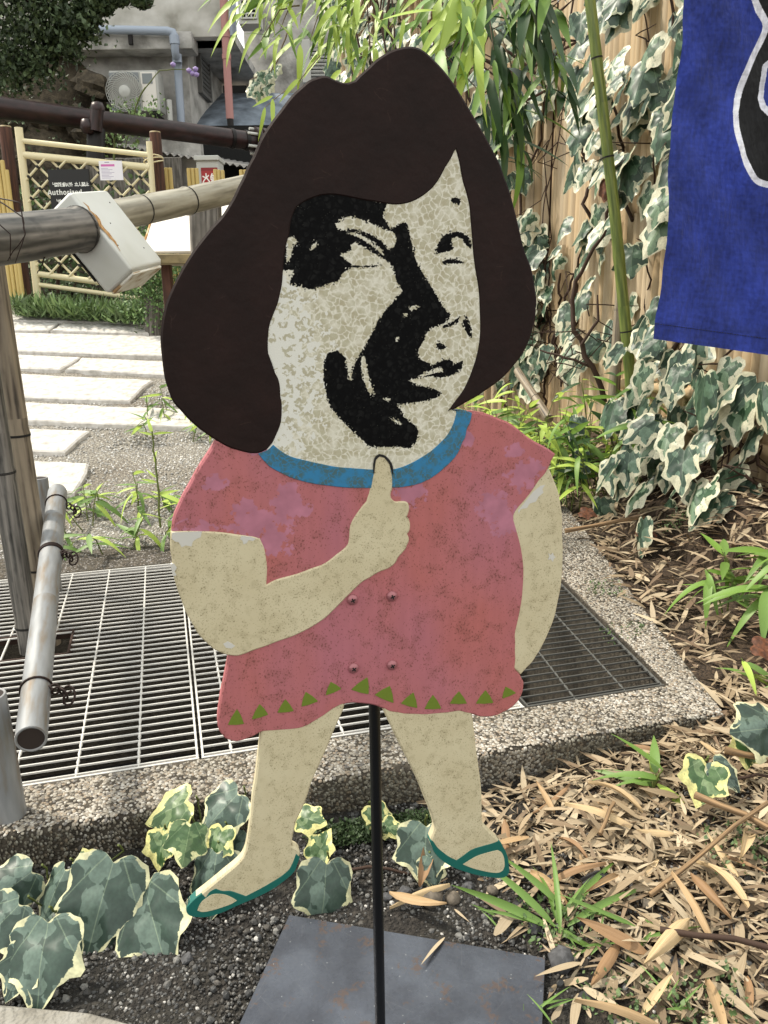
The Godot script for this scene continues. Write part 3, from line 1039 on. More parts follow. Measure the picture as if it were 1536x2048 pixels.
# ---------------------------------------------------------------- ground
func build_ground() -> void:
	var xs := [-80.0, -40.0, -20.0, -10.0, -6.0]
	var x := -4.5
	while x < 2.6:
		xs.append(x); x += 0.07
	xs.append_array([3.0, 5.0, 10.0, 25.0, 80.0])
	var zs := [40.0, 12.0, 4.0, 1.5, 0.5, 0.0]
	var z := -0.5
	while z > -9.0:
		zs.append(z); z -= 0.07
	zs.append_array([-9.5, -11.0, -14.0, -20.0, -40.0, -120.0])
	var f := noise(301, 1.3, 4)
	var patch := noise(302, 0.9, 4)
	var b := Maker.new()
	var ids := []
	for zz: float in zs:
		var row := []
		for xx: float in xs:
			var y := land(xx, zz) + 0.014 * f.get_noise_2d(xx * 2.0, zz * 2.0)
			var st := drain_st(xx, zz)
			if st.y > -0.2 and st.y < 2.0 and st.x < 2.6: y = minf(y, 0.085)
			var p := patch.get_noise_2d(xx, zz)
			var c := Color(0.062, 0.057, 0.052).lerp(Color(0.09, 0.083, 0.075), 0.5 + p)                    # dark gritty soil in front
			var bank := ramp01(0.15, 0.7, xx + 0.4 * p + 0.2 * (-zz - 1.4))
			c = c.lerp(Color(0.15, 0.105, 0.07), bank)                                             # leaf mould on the right
			var path := ramp01(3.2, 3.8, -zz) * (1.0 - ramp01(-0.3, 0.7, xx + 0.3 * p))
			c = c.lerp(Color(0.80, 0.78, 0.74).lerp(Color(0.58, 0.53, 0.47), clampf(p * 1.5, 0, 1)), path)   # pale gravel
			b.ink = c
			var e := 0.03
			var nn := Vector3(land(xx - e, zz) - land(xx + e, zz), 2 * e, land(xx, zz - e) - land(xx, zz + e)).normalized()
			row.append(b.vert(Vector3(xx, y, zz), nn, Vector2(xx, zz)))
		ids.append(row)
	for j in zs.size() - 1:
		for k in xs.size() - 1:
			var st := drain_st((xs[k] + xs[k + 1]) * 0.5, (zs[j] + zs[j + 1]) * 0.5)
			if st.x > -1.55 and st.x < grate_right(st.y) + 0.06 and st.y > -0.06 and st.y < 1.68: continue
			b.quad(ids[j][k], ids[j][k + 1], ids[j + 1][k + 1], ids[j + 1][k])
	struct("ground", b.build(), M["soil"])

# ---------------------------------------------------------------- drain: kerb, pit, gratings
func build_drain() -> void:
	var inner := [dr(-1.5, 0), dr(1.79, 0), dr(grate_right(1.62) + 0.012, 1.62), dr(-1.5, 1.62)]
	var outer := [dr(-1.9, -0.18), dr(1.84, -0.187), dr(2.475, 1.93), dr(-1.9, 1.92)]
	var b := Maker.new()
	var prof := [[0.0, -0.12], [0.0, 0.075], [0.005, 0.091], [0.018, 0.0985], [1.0, 0.0985]]   # share of the way in (metres at first), height
	for k in 4:
		var o0: Vector3 = outer[k]
		var o1: Vector3 = outer[(k + 1) % 4]
		var i0: Vector3 = inner[k]
		var i1: Vector3 = inner[(k + 1) % 4]
		var rows := []
		for q in prof:
			var row := []
			for w in 25:
				var fw := w / 24.0
				var po := o0.lerp(o1, fw)
				var pi := i0.lerp(i1, fw)
				var l := po.distance_to(pi)
				var share: float = q[0] if q[0] == 1.0 else q[0] / l
				var p := po.lerp(pi, share)
				p.y = q[1]
				row.append(p)
			rows.append(row)
		b.sheet(rows)
		var wall := []
		for y in [0.0985, -0.9]:
			wall.append([Vector3(i0.x, y, i0.z), Vector3(i1.x, y, i1.z)])
		b.sheet(wall)
	var kerb := struct("kerb", b.build(), M["kerb_cement"])
	# exposed pebbles, bedded in the cement of the top and the faces
	var tones := [Color(0.30, 0.262, 0.21), Color(0.36, 0.325, 0.27), Color(0.23, 0.205, 0.17), Color(0.44, 0.40, 0.34), Color(0.18, 0.165, 0.15), Color(0.32, 0.255, 0.19), Color(0.52, 0.49, 0.44)]
	var moss := noise(311, 2.2, 3)  # patchiness of the damp and of the shade painted on the pebbles
	var xf := []
	var cs := []
	for k in 4:
		var o0: Vector3 = outer[k]
		var o1: Vector3 = outer[(k + 1) % 4]
		var i0: Vector3 = inner[k]
		var i1: Vector3 = inner[(k + 1) % 4]
		var count: int = [22000, 12000, 8000, 0][k]
		for q in count:
			var fw := r(0, 1)
			if k == 0: fw = pow(fw, 0.85)
			var po := o0.lerp(o1, fw)
			var pi := i0.lerp(i1, fw)
			var l := po.distance_to(pi)
			var lift := r(-0.10, l - 0.006)
			var at: Vector3
			var up := Vector3.UP
			var outw := (po - pi).normalized()
			if lift < 0.0:
				at = Vector3(po.x, lift + 0.09, po.z); up = outw
			else:
				at = po.lerp(pi, lift / l)
				at.y = 0.098
				if lift < 0.012:
					at.y = 0.098 - 0.010 * pow(1.0 - lift / 0.012, 2.0); up = (Vector3.UP + outw * (1.0 - lift / 0.012)).normalized()
			var side := up.cross(Vector3(r(-1, 1), r(-1, 1), r(-1, 1))).normalized()
			var s := r(0.0062, 0.0108)
			var bs := Basis(side * s * r(0.9, 1.35), up * s * 0.62, side.cross(up) * s)
			xf.append(Transform3D(bs, at))
			var c: Color = tones[rng.randi() % tones.size()]
			var damp_shade := clampf(0.5 + moss.get_noise_2d(at.x * 1.2, at.z * 1.2) * 1.6, 0, 1)
			c = c.lerp(c * Color(0.42, 0.42, 0.38), clampf(damp_shade * (1.5 if lift < 0.006 else 0.3) + (0.6 if lift < 0.0 else 0.0), 0, 1))  # damp stains, plus shade painted into the pebbles of the front face
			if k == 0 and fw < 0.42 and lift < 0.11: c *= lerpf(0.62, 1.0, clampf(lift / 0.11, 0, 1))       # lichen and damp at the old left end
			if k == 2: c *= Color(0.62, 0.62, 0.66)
			cs.append(c)
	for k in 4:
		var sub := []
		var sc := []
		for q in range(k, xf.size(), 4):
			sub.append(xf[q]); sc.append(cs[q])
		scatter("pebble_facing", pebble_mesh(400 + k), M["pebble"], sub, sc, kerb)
	# pit
	b = Maker.new()
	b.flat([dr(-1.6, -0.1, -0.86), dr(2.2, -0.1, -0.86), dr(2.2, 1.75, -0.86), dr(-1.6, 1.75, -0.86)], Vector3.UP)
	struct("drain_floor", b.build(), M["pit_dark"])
	b = Maker.new()                                                     # a ledge inside the front of the pit where dry leaves have caught
	b.box(dr(1.33, 0.045, 0.03), Vector3(0.86, 0.05, 0.07), 0.01, Basis(Vector3.UP, atan2(0.262, 0.9651)))
	put("ledge", b.build(), M["kerb_cement"], kerb)
	# gratings
	var panels := [[-1.42, -0.506, "rusted steel grating at the far left, under the foot of the bamboo posts"], [-0.50, 0.414, "steel grating with a square cut-out beside the grey pipe"], [0.42, 1.322, "steel grating directly behind the painted cut-out"], [1.33, 9.0, "darker steel grating in the right corner of the drain, cut at a slant"]]
	var bar := {}
	for k in 4:
		var s0: float = panels[k][0]
		var metal: Material = M["grate_dark"] if k == 3 else M["grate_steel"]
		var o := thing("drain_grating", panels[k][2], "grating", Vector3.ZERO, 0, "steel gratings over the drain")
		var turn := Basis(Vector3.UP, atan2(0.262, 0.9651))
		for q in 41:
			var t := 0.022 + q * 0.0389
			var s1: float = grate_right(t) - 0.006 if k == 3 else panels[k][1]
			var runs := [[s0, s1]]
			if k == 1 and t > 0.77 and t < 0.95: runs = [[s0, -0.22], [0.026, s1]]
			for w in runs:
				var l: float = w[1] - w[0]
				var key := snappedf(l, 0.001)
				if not bar.has(key):
					var bm := Maker.new()
					bm.box(Vector3.ZERO, Vector3(l, 0.006, 0.0046), 0.001)
					bar[key] = bm.build()
				put("bar", bar[key], metal, o, Transform3D(turn, dr((w[0] + w[1]) * 0.5, t, 0.095)))
		# twisted cross rods let into the bar tops, and the frame
		var stops := []
		if k < 3:
			for q in 6:
				if q in [1, 3, 5] or k == 1: stops.append([panels[k][1] - 0.15 * q - 0.075 if k != 1 else 0.414 - 0.15 * (q + 1), 1.60])
		else: stops = [[1.485, 1.6], [1.65, 1.6]]
		for w in stops:
			var bm := Maker.new()
			var pts := []
			var rr := []
			var t := 0.003
			while t < w[1]:
				if not (k == 1 and t > 0.76 and t < 0.96 and w[0] > -0.22 and w[0] < 0.026) and w[0] + 0.12 * (t if k == 3 else 0.0) < (grate_right(t) if k == 3 else 99.0):
					pts.append(dr(w[0] + 0.12 * (t if k == 3 else 0.0), t, 0.0938)); rr.append(0.0036 + 0.0014 * sin(t * 323.0))
				t += 0.0133
			bm.tube(pts, rr, 6)
			put("cross_rod", bm.build(), metal, o)
		for e in 2:
			if k == 3 and e == 1:
				var bm := Maker.new()
				bm.tube([dr(1.778, 0.0, 0.088), dr(grate_right(1.6), 1.6, 0.088)], [0.007], 4)
				put("edge_bar", bm.build(), metal, o)
				continue
			var bm := Maker.new()
			bm.box(Vector3.ZERO, Vector3(0.006, 0.03, 1.6), 0.001)
			put("edge_bar", bm.build(), metal, o, Transform3D(turn, dr(panels[k][e] + (0.004 if e == 0 else -0.004), 0.803, 0.0845)))
		for e in 2:
			var s1: float = grate_right(0.0) if k == 3 else panels[k][1]
			if e == 1 and k == 3: s1 = grate_right(1.6)
			var bm := Maker.new()
			bm.box(Vector3.ZERO, Vector3(s1 - s0, 0.03, 0.007), 0.001)
			put("end_bar", bm.build(), metal, o, Transform3D(turn, dr((s0 + s1) * 0.5, 0.004 if e == 0 else 1.602, 0.0855)))
		if k == 1:
			var bm := Maker.new()
			bm.box(Vector3.ZERO, Vector3(0.008, 0.03, 0.19), 0.001)
			put("cutout_edge", bm.build(), M["rusty_frame"], o, Transform3D(turn, dr(0.024, 0.867, 0.0855)))
			bm = Maker.new()
			for t in [0.768, 0.964]: bm.box(dr(-0.1, t, 0.0855), Vector3(0.25, 0.03, 0.007), 0.001, turn)
			put("cutout_edge", bm.build(), M["rusty_frame"], o)

# ---------------------------------------------------------------- stepping slabs of the path
func slab(parent: Node, q: Array, thick := 0.05, lift := 0.018, kind := "slab_stone") -> void:
	var b := Maker.new()
	var up := Vector3(0, 1, 0)
	var top := []
	for k in q.size():                                                  # chipped, not quite straight edges
		var a: Vector3 = q[k]
		var e: Vector3 = q[(k + 1) % q.size()]
		var steps := clampi(int(a.distance_to(e) / 0.09), 3, 24)
		for w in steps: top.append(a.lerp(e, float(w) / steps) + Vector3(r(-1, 1), 0, r(-1, 1)) * (0.007 if w > 0 else 0.012) + up * (lift + r(-0.0015, 0.0015)))
	var mid := Vector3.ZERO
	for p in top: mid += p / float(top.size())
	var ins := []
	for p: Vector3 in top: ins.append(p + (mid - p).normalized() * 0.012)
	var hub := b.vert(mid, up, Vector2(mid.x, mid.z))
	for k in ins.size(): b.tri(hub, b.vert(ins[k], up), b.vert(ins[(k + 1) % ins.size()], up))
	for k in top.size():
		var e := (k + 1) % top.size()
		var outw: Vector3 = ((top[k] + top[e]) * 0.5 - mid).normalized()
		b.flat([ins[k], ins[e], top[e] - up * 0.008, top[k] - up * 0.008], outw + up)
		b.flat([top[k] - up * 0.008, top[e] - up * 0.008, top[e] - up * thick, top[k] - up * thick], outw)
	put("slab", b.build(), M[kind], parent)

func build_path() -> void:
	var o := Node3D.new()
	o.name = "stone_path"
	o.set_meta("kind", "structure")
	add_child(o)
	for q in [
		[Vector3(-2.9677, 0.6935, -5.9740), Vector3(-1.6377, 0.6375, -5.7500), Vector3(-1.7003, 0.5434, -5.3734), Vector3(-2.7607, 0.5774, -5.5096)], [Vector3(-2.7164, 0.5525, -5.4102), Vector3(-1.0055, 0.4930, -5.1719), Vector3(-0.9284, 0.4244, -4.8975), Vector3(-2.5809, 0.4766, -5.1063)], [Vector3(-2.5250, 0.4452, -4.9809), Vector3(-1.8122, 0.4225, -4.8901), Vector3(-1.8555, 0.3499, -4.5995), Vector3(-2.3801, 0.3640, -4.6560)], [Vector3(-2.3268, 0.3341, -4.5363), Vector3(-1.6573, 0.3116, -4.4464), Vector3(-1.6337, 0.2274, -4.1095), Vector3(-2.1553, 0.2379, -4.1517)],
		[Vector3(-3.1650, 0.8041, -6.4165), Vector3(-2.3305, 0.7663, -6.2651), Vector3(-2.3764, 0.7008, -6.0031), Vector3(-3.0257, 0.7260, -6.1041)], [Vector3(-2.2993, 0.7631, -6.2524), Vector3(-1.1382, 0.7178, -6.0713), Vector3(-1.0897, 0.6446, -5.7782), Vector3(-2.3388, 0.7004, -6.0016)], [Vector3(-3.4032, 0.9377, -6.9507), Vector3(-1.2434, 0.8767, -6.7067), Vector3(-1.1604, 0.7513, -6.2053), Vector3(-3.1978, 0.8225, -6.4899)],
		[Vector3(-3.5465, 1.0181, -7.2722), Vector3(-2.8203, 0.9984, -7.1937), Vector3(-2.8290, 0.9450, -6.9799), Vector3(-3.4411, 0.9589, -7.0357)], [Vector3(-2.7936, 0.9981, -7.1924), Vector3(-1.9994, 0.9743, -7.0972), Vector3(-1.9382, 0.9143, -6.8573), Vector3(-2.7979, 0.9411, -6.9646)], [Vector3(-3.6515, 1.0769, -7.5076), Vector3(-2.0687, 1.0422, -7.3686), Vector3(-2.0144, 0.9890, -7.1559), Vector3(-3.5670, 1.0295, -7.3182)]]:
		slab(o, q)
	# the paving strip nearest the camera at the lower left
	slab(o, [Vector3(-0.7117, 0.0000, -1.1649), Vector3(-0.4617, 0.0000, -1.1270), Vector3(-0.42, 0, -0.9), Vector3(-1.2, 0, -0.7), Vector3(-1.1, 0, -1.23)], 0.06, 0.02, "shaded_slab")

# ---------------------------------------------------------------- the building and the slope behind
func build_backdrop() -> void:
	var b := Maker.new()
	# main building
	var o := thing("concrete_building", "weathered grey concrete building with an overhanging upper storey and pipes", "building")
	var wl := Vector3(-5.4608, 3.5043, -12.0000)
	var wr := Vector3(-2.5450, 3.4671, -12.0000)
	b.box(Vector3((wl.x + wr.x) * 0.5, 2.6, -12.15), Vector3(wr.x - wl.x, 4.0, 0.3), 0.02)
	put("wall", b.build(), M["wall_render"], o)
	b = Maker.new()
	var l0 := Vector3(-2.4042, 4.5148, -11.6500)
	var l1 := Vector3(-2.4204, 4.3067, -11.6500)
	b.box(Vector3((wl.x + l0.x) * 0.5, (l0.y + l1.y) * 0.5, -11.82), Vector3(l0.x - wl.x, l0.y - l1.y, 0.36), 0.015)
	put("ledge", b.build(), M["wall_render"], o)
	b = Maker.new()
	var u0 := Vector3(-1.9991, 4.4678, -11.7500)
	b.box(Vector3((wl.x + u0.x) * 0.5, u0.y + 1.2, -12.0), Vector3(u0.x - wl.x, 2.4, 0.5), 0.015)
	put("upper_wall", b.build(), M["upper_render"], o)
	b = Maker.new()                                                     # return wall of the recess
	var back := Vector3(-2.4905, 4.3812, -14.2000)
	b.sheet([[Vector3(wr.x, 0.9, -12.02), Vector3(back.x, 0.9, -14.2)], [Vector3(wr.x, 4.6, -12.02), Vector3(back.x, 4.6, -14.2)]])
	put("side_wall", b.build(), M["wall_render"], o)
	b = Maker.new()                                                     # soffit over the recess
	b.box(Vector3(u0.x - 0.35, u0.y + 0.06, -13.1), Vector3(0.9, 0.12, 2.4))
	put("soffit", b.build(), M["wall_render"], o)
	b = Maker.new()
	var rw0 := Vector3(-2.1168, 5.2612, -14.3000)
	b.box(Vector3(rw0.x + 3.3, 4.4, -14.4), Vector3(6.6, 6.8, 0.3))
	put("rear_wall", b.build(), M["wall_render"], o)
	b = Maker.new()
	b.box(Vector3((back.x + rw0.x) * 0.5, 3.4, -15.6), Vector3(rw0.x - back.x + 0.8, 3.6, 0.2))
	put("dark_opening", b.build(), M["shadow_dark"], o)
	b = Maker.new()                                                     # the concrete chute that slopes towards us
	var rows := []
	for k in 7:
		var f := k / 6.0
		var row := []
		for q in 9:
			var g := q / 8.0
			var p: Vector3 = (Vector3(-2.7609, 3.3768, -11.9000)).lerp(Vector3(-2.5238, 4.3164, -14.1000), f).lerp((Vector3(-0.8082, 3.1130, -11.9000)).lerp(Vector3(-0.4495, 4.2902, -14.1000), f), g)
			p.y += 0.12 * sin(f * PI) * sin(g * 5.0)
			row.append(p)
		rows.append(row)
	b.sheet(rows)
	put("chute", b.build(), M["chute_concrete"], o)
	b = Maker.new()
	var c0 := Vector3(-2.7725, 3.3858, -11.9500)
	b.box(Vector3(c0.x + 1.4, c0.y - 0.9, -12.1), Vector3(3.0, 1.8, 0.25))
	put("low_wall", b.build(), M["wall_render"], o)
	# louvred vent on the return wall
	var lv := Node3D.new()
	var along := (back - Vector3(wr.x, back.y, -12.02))
	along.y = 0
	var bs := Basis(along.normalized(), Vector3.UP, along.normalized().cross(Vector3.UP))
	var lc := Vector3(wr.x, 0, -12.02) + along * 0.34
	lc.y = (Vector3(-2.4551, 4.3237, -12.7500)).y
	lv.name = "louvre_vent"
	o.add_child(lv, true)
	for k in 10:
		b = Maker.new()
		b.box(Vector3.ZERO, Vector3(0.52, 0.035, 0.05), 0.004, Basis(Vector3.RIGHT, 0.6))
		put("slat", b.build(), M["louvre"], lv, Transform3D(bs, lc + Vector3(0, -0.27 + k * 0.06, 0) + bs.z * 0.03))
	b = Maker.new()
	for s in [-1, 1]:
		b.box(Vector3(0.29 * s, 0, 0.03), Vector3(0.05, 0.72, 0.07), 0.004)
		b.box(Vector3(0, 0.34 * s, 0.03), Vector3(0.56, 0.05, 0.07), 0.004)
	put("frame", b.build(), M["louvre"], lv, Transform3D(bs, lc))
	# small window with white frame, half behind the bamboo
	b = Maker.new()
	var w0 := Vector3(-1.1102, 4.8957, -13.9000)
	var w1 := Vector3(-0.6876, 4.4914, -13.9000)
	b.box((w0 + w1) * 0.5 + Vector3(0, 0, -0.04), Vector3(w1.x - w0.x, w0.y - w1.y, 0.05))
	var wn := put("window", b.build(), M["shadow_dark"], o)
	b = Maker.new()
	for s in [0, 1]: b.box(Vector3(w0.lerp(w1, s).x, (w0.y + w1.y) * 0.5, -13.9), Vector3(0.13, w0.y - w1.y + 0.2, 0.1), 0.01)
	put("frame", b.build(), M["unit_white"], wn)
	for k in 8:
		b = Maker.new()
		b.box(Vector3((w0.x + w1.x) * 0.5, lerpf(w1.y, w0.y, (k + 0.5) / 8.0), -13.92), Vector3(w1.x - w0.x - 0.1, 0.03, 0.05), 0.004, Basis(Vector3.RIGHT, 0.5))
		put("slat", b.build(), M["unit_white"], wn)

	# drain pipes
	o = thing("drain_pipe", "pale blue-grey drainpipe that runs under the ledge and bends down past the air conditioner", "pipe")
	b = Maker.new()
	b.tube([Vector3(-3.8104, 4.5216, -11.5500), Vector3(-3.2347, 4.5088, -11.5500), Vector3(-2.6912, 4.4906, -11.5500), Vector3(-2.6222, 4.4726, -11.5500), Vector3(-2.6008, 4.4209, -11.5500), Vector3(-2.6132, 4.2716, -11.5500), Vector3(-2.6224, 4.2142, -11.6200), Vector3(-2.6298, 4.1939, -11.7500), Vector3(-2.6485, 3.9752, -11.7800), Vector3(-2.6515, 3.6123, -11.7800), Vector3(-2.6633, 3.2180, -11.7800)], [0.052], 12)
	put("pipe", b.build(), M["grey_pipe"], o)
	for p in [Vector3(-2.6101, 4.3866, -11.5500), Vector3(-2.6248, 4.2059, -11.6800)]:
		b = Maker.new()
		b.tube([p + Vector3(0, 0.05, 0), p - Vector3(0, 0.05, 0)], [0.064], 12)
		put("socket", b.build(), M["grey_pipe"], o)
	b = Maker.new()
	b.box(Vector3(-3.1815, 4.4248, -11.5800), Vector3(0.05, 0.16, 0.06), 0.005)
	put("bracket", b.build(), M["dark_metal"], o)
	o = thing("drain_pipe", "faded pink downpipe standing free in front of the dark recess", "pipe")
	b = Maker.new()
	b.tube([Vector3(-1.9233, 4.8958, -11.4000), Vector3(-1.9253, 4.3943, -11.4000), Vector3(-1.9300, 3.9372, -11.4000), Vector3(-1.9314, 3.4214, -11.4000)], [0.05], 12)
	put("pipe", b.build(), M["pink_pipe"], o)
	for p in [Vector3(-1.9253, 4.3943, -11.4000), Vector3(-1.9292, 4.1443, -11.4000)]:
		b = Maker.new()
		b.tube([p + Vector3(0, 0.03, 0), p - Vector3(0, 0.03, 0)], [0.059], 12)
		put("collar", b.build(), M["pink_pipe"], o)
	b = Maker.new()
	b.tube([Vector3(-1.9314, 3.4214, -11.4000), Vector3(-1.9234, 3.2423, -11.4000), Vector3(-1.9104, 2.6210, -11.4000)], [0.042], 8)
	put("lower_pipe", b.build(), M["dark_metal"], o)
	o = thing("drain_pipe", "thin white pipe beside the pink downpipe, under the upper air conditioner", "pipe")
	b = Maker.new()
	b.tube([Vector3(-1.8584, 4.9903, -11.7000), Vector3(-1.8727, 4.4642, -11.7000)], [0.045], 10)
	put("pipe", b.build(), M["grey_pipe"], o)

	# air conditioner with its spiral fan guard
	o = thing("air_conditioner", "white outdoor air-conditioning unit with a round spiral fan guard on the grey wall", "air conditioner")
	var a0 := Vector3(-3.5018, 4.0447, -11.5500)
	var a1 := Vector3(-2.8633, 3.5576, -11.5500)
	var cc := (a0 + a1) * 0.5
	var sz := Vector3(a1.x - a0.x, a0.y - a1.y, 0.30)
	b = Maker.new()
	b.box(cc + Vector3(0, 0, -0.15), sz, 0.015)
	put("casing", b.build(), M["unit_white"], o)
	var fc := Vector3(lerpf(a0.x, a1.x, 0.31), cc.y - 0.01, -11.548)
	b = Maker.new()
	b.box(fc + Vector3(0.0, 0, 0.003), Vector3(sz.x * 0.60, sz.y * 0.93, 0.012), 0.003)
	put("fan_recess", b.build(), M["unit_grey"], o)
	b = Maker.new()
	b.lathe([Vector2(0, 0.012), Vector2(sz.y * 0.43, 0.012), Vector2(sz.y * 0.43, 0.0)], fc, Basis(Vector3.RIGHT, PI / 2), 28)
	put("fan_opening", b.build(), M["wall_render"], o)
	b = Maker.new()
	b.lathe([Vector2(0.0, 0.05), Vector2(0.07, 0.045), Vector2(0.085, 0.02), Vector2(0.085, 0.0)], fc, Basis(Vector3.RIGHT, PI / 2), 20)
	put("hub", b.build(), M["unit_white"], o)
	b = Maker.new()
	for k in 34:
		var pts := []
		for q in 6:
			var f := q / 5.0
			var a := TAU * k / 34.0 + f * 0.85
			var rad := lerpf(0.08, sz.y * 0.47, f)
			pts.append(fc + Vector3(cos(a) * rad, sin(a) * rad, 0.035))
		b.tube(pts, [0.0048], 4)
	for rad in [0.16, 0.24, sz.y * 0.44]:
		var pts := []
		for q in 33: pts.append(fc + Vector3(cos(TAU * q / 32.0) * rad, sin(TAU * q / 32.0) * rad, 0.034))
		b.tube(pts, [0.004], 4)
	var guard := put("fan_guard", b.build(), M["unit_white"], o)
	guard.set_meta("kind", "stuff")
	b = Maker.new()
	b.box(Vector3(lerpf(a0.x, a1.x, 0.80), cc.y, -11.545), Vector3(sz.x * 0.30, sz.y * 0.9, 0.016), 0.004)
	put("service_panel", b.build(), M["white_cloth"], o)
	b = Maker.new()
	b.box(Vector3(lerpf(a0.x, a1.x, 0.79), cc.y + 0.14, -11.534), Vector3(0.13, 0.12, 0.006), 0.001)
	put("rating_plate", b.build(), M["unit_grey"], o)
	b = Maker.new()
	b.tube([Vector3(-2.7524, 3.6979, -11.6000), Vector3(-2.7519, 3.6260, -11.6000), Vector3(-2.7581, 3.3970, -11.6000)], [0.035], 8)
	put("hose", b.build(), M["unit_white"], o)
	for s in [0.15, 0.85]:
		b = Maker.new()
		b.box(Vector3(lerpf(a0.x, a1.x, s), a1.y - 0.03, -11.75), Vector3(0.06, 0.05, 0.5), 0.004)
		put("bracket", b.build(), M["dark_metal"], o)
	# the second unit, up by the top edge
	o = thing("air_conditioner", "upper air-conditioning unit with a square white grille at the top edge", "air conditioner")
	a0 = Vector3(-1.7322, 4.8726, -11.3000)
	a1 = Vector3(-1.4683, 4.4840, -11.3000)
	cc = (a0 + a1) * 0.5
	sz = Vector3(a1.x - a0.x, a0.y - a1.y, 0.3)
	b = Maker.new()
	b.box(cc + Vector3(0, 0, -0.15), sz, 0.012)
	put("casing", b.build(), M["unit_white"], o)
	b = Maker.new()
	b.box(cc + Vector3(0.0, 0.02, 0.005), Vector3(sz.x * 0.74, sz.y * 0.80, 0.012), 0.002)
	put("grille_recess", b.build(), M["shadow_dark"], o)
	for k in 4:
		b = Maker.new()
		b.box(cc + Vector3(sz.x * 0.72 * (k / 3.0 - 0.5), 0.02, 0.016), Vector3(0.02, sz.y * 0.8, 0.014), 0.002)
		put("grille_bar", b.build(), M["unit_white"], o)
	for k in 7:
		b = Maker.new()
		b.box(cc + Vector3(0, 0.02 + sz.y * 0.78 * (k / 6.0 - 0.5), 0.020), Vector3(sz.x * 0.74, 0.02, 0.014), 0.002)
		put("grille_bar", b.build(), M["unit_white"], o)

	# brown pipe handrail crossing the view
	o = thing("pipe_rail", "thick dark brown pipe sloping across in front of the grey building", "pipe")
	var p0 := Vector3(-3.7047, 2.9322, -8.0000)
	var p1 := Vector3(-1.3766, 2.8487, -9.6000)
	b = Maker.new()
	b.tube([p0, p0.lerp(p1, 0.5), p1], [0.095], 18)
	put("pipe", b.build(), M["brown_pipe"], o)
	for f in [0.905, 0.965]:
		b = Maker.new()
		var d := (p1 - p0).normalized()
		b.tube([p0.lerp(p1, f) - d * 0.02, p0.lerp(p1, f) + d * 0.02], [0.104], 18)
		put("clamp", b.build(), M["dark_metal"], o)
	b = Maker.new()
	var fl := (p1 - p0).normalized()
	b.tube([p1, p1 + fl * 0.05], [0.15], 18)
	b.tube([p1 + fl * 0.08, p1 + fl * 0.13], [0.15], 18)
	put("flange", b.build(), M["brown_pipe"], o)
	b = Maker.new()
	for k in 6:
		var a := TAU * k / 6.0
		b.tube([p1 + Vector3(0, cos(a), sin(a)) * 0.125 - fl * 0.05, p1 + Vector3(0, cos(a), sin(a)) * 0.125 + fl * 0.18], [0.016], 6)
	put("flange_bolts", b.build(), M["unit_white"], o).set_meta("kind", "stuff")
	o = thing("pipe_stand", "short dark post clamped to the brown pipe, with a valve knob", "post")
	b = Maker.new()
	b.tube([Vector3(-2.7224, 2.4444, -8.3000), Vector3(-2.6991, 2.7696, -8.3500)], [0.085], 12)
	put("post", b.build(), M["dark_metal"], o)
	b = Maker.new()
	b.tube([Vector3(-2.6734, 2.7342, -8.2500), Vector3(-2.6513, 2.8503, -8.2500), Vector3(-2.6325, 2.9356, -8.2500)], [0.06], 12)
	b.lathe([Vector2(0.06, -0.03), Vector2(0.066, 0.0), Vector2(0.05, 0.04), Vector2(0.0, 0.055)], Vector3(-2.6325, 2.9356, -8.2500))
	put("strap", b.build(), M["brown_pipe"], o)
	b = Maker.new()
	b.lathe([Vector2(0.0, -0.07), Vector2(0.05, -0.06), Vector2(0.07, 0.0), Vector2(0.05, 0.06), Vector2(0.0, 0.07)], Vector3(-2.7445, 2.7740, -8.2500))
	put("knob", b.build(), M["brown_pipe"], o)

	# lean-to with corrugated roof
	o = thing("lean_to", "low shed with a corrugated edge to its roof below the brown pipe", "shed")
	b = Maker.new()
	var r0 := Vector3(-3.0615, 2.8992, -10.0000)
	var r1 := Vector3(-1.1514, 2.5809, -10.0000)
	rows = []
	for q in 2:
		var row := []
		for k in 97:
			var f := k / 96.0
			var p := r0.lerp(r1, f)
			p.y += 0.016 * sin(k * 1.57)
			if q == 1: p += Vector3(0, 0.25, -1.6)
			row.append(p)
		rows.append(row)
	b.sheet(rows)
	put("roof", b.build(), M["roofing"], o)
	b = Maker.new()
	b.box(Vector3(-2.4035, 2.6367, -10.3000), Vector3(0.62, 0.95, 0.14), 0.01)
	put("wall", b.build(), M["wall_render"], o)
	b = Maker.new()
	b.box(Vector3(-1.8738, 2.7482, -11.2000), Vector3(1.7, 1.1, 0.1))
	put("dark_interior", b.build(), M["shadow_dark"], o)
	b = Maker.new()
	b.box(Vector3(-2.8312, 2.3041, -10.0000), Vector3(1.1, 0.9, 0.1), 0.01)
	put("board_wall", b.build(), M["grey_timber"], o)

	# white cabinet with a red fire notice
	o = thing("cabinet", "white cabinet with a red notice beside the shed", "cabinet")
	b = Maker.new()
	var k0 := Vector3(-1.8865, 2.5746, -8.9000)
	var k1 := Vector3(-1.6560, 2.1866, -8.9000)
	b.box(Vector3((k0.x + k1.x) * 0.5, (k0.y + k1.y) * 0.5, -9.05), Vector3(k1.x - k0.x, k0.y - k1.y, 0.3), 0.012)
	put("casing", b.build(), M["unit_white"], o)
	b = Maker.new()
	b.box(Vector3((k0.x + k1.x) * 0.5, k0.y + 0.005, -9.04), Vector3(k1.x - k0.x + 0.03, 0.05, 0.34), 0.01)
	put("lid", b.build(), M["unit_white"], o)
	b = Maker.new()
	var n0 := Vector3(-1.8371, 2.4902, -8.8800)
	var n1 := Vector3(-1.6673, 2.2671, -8.8800)
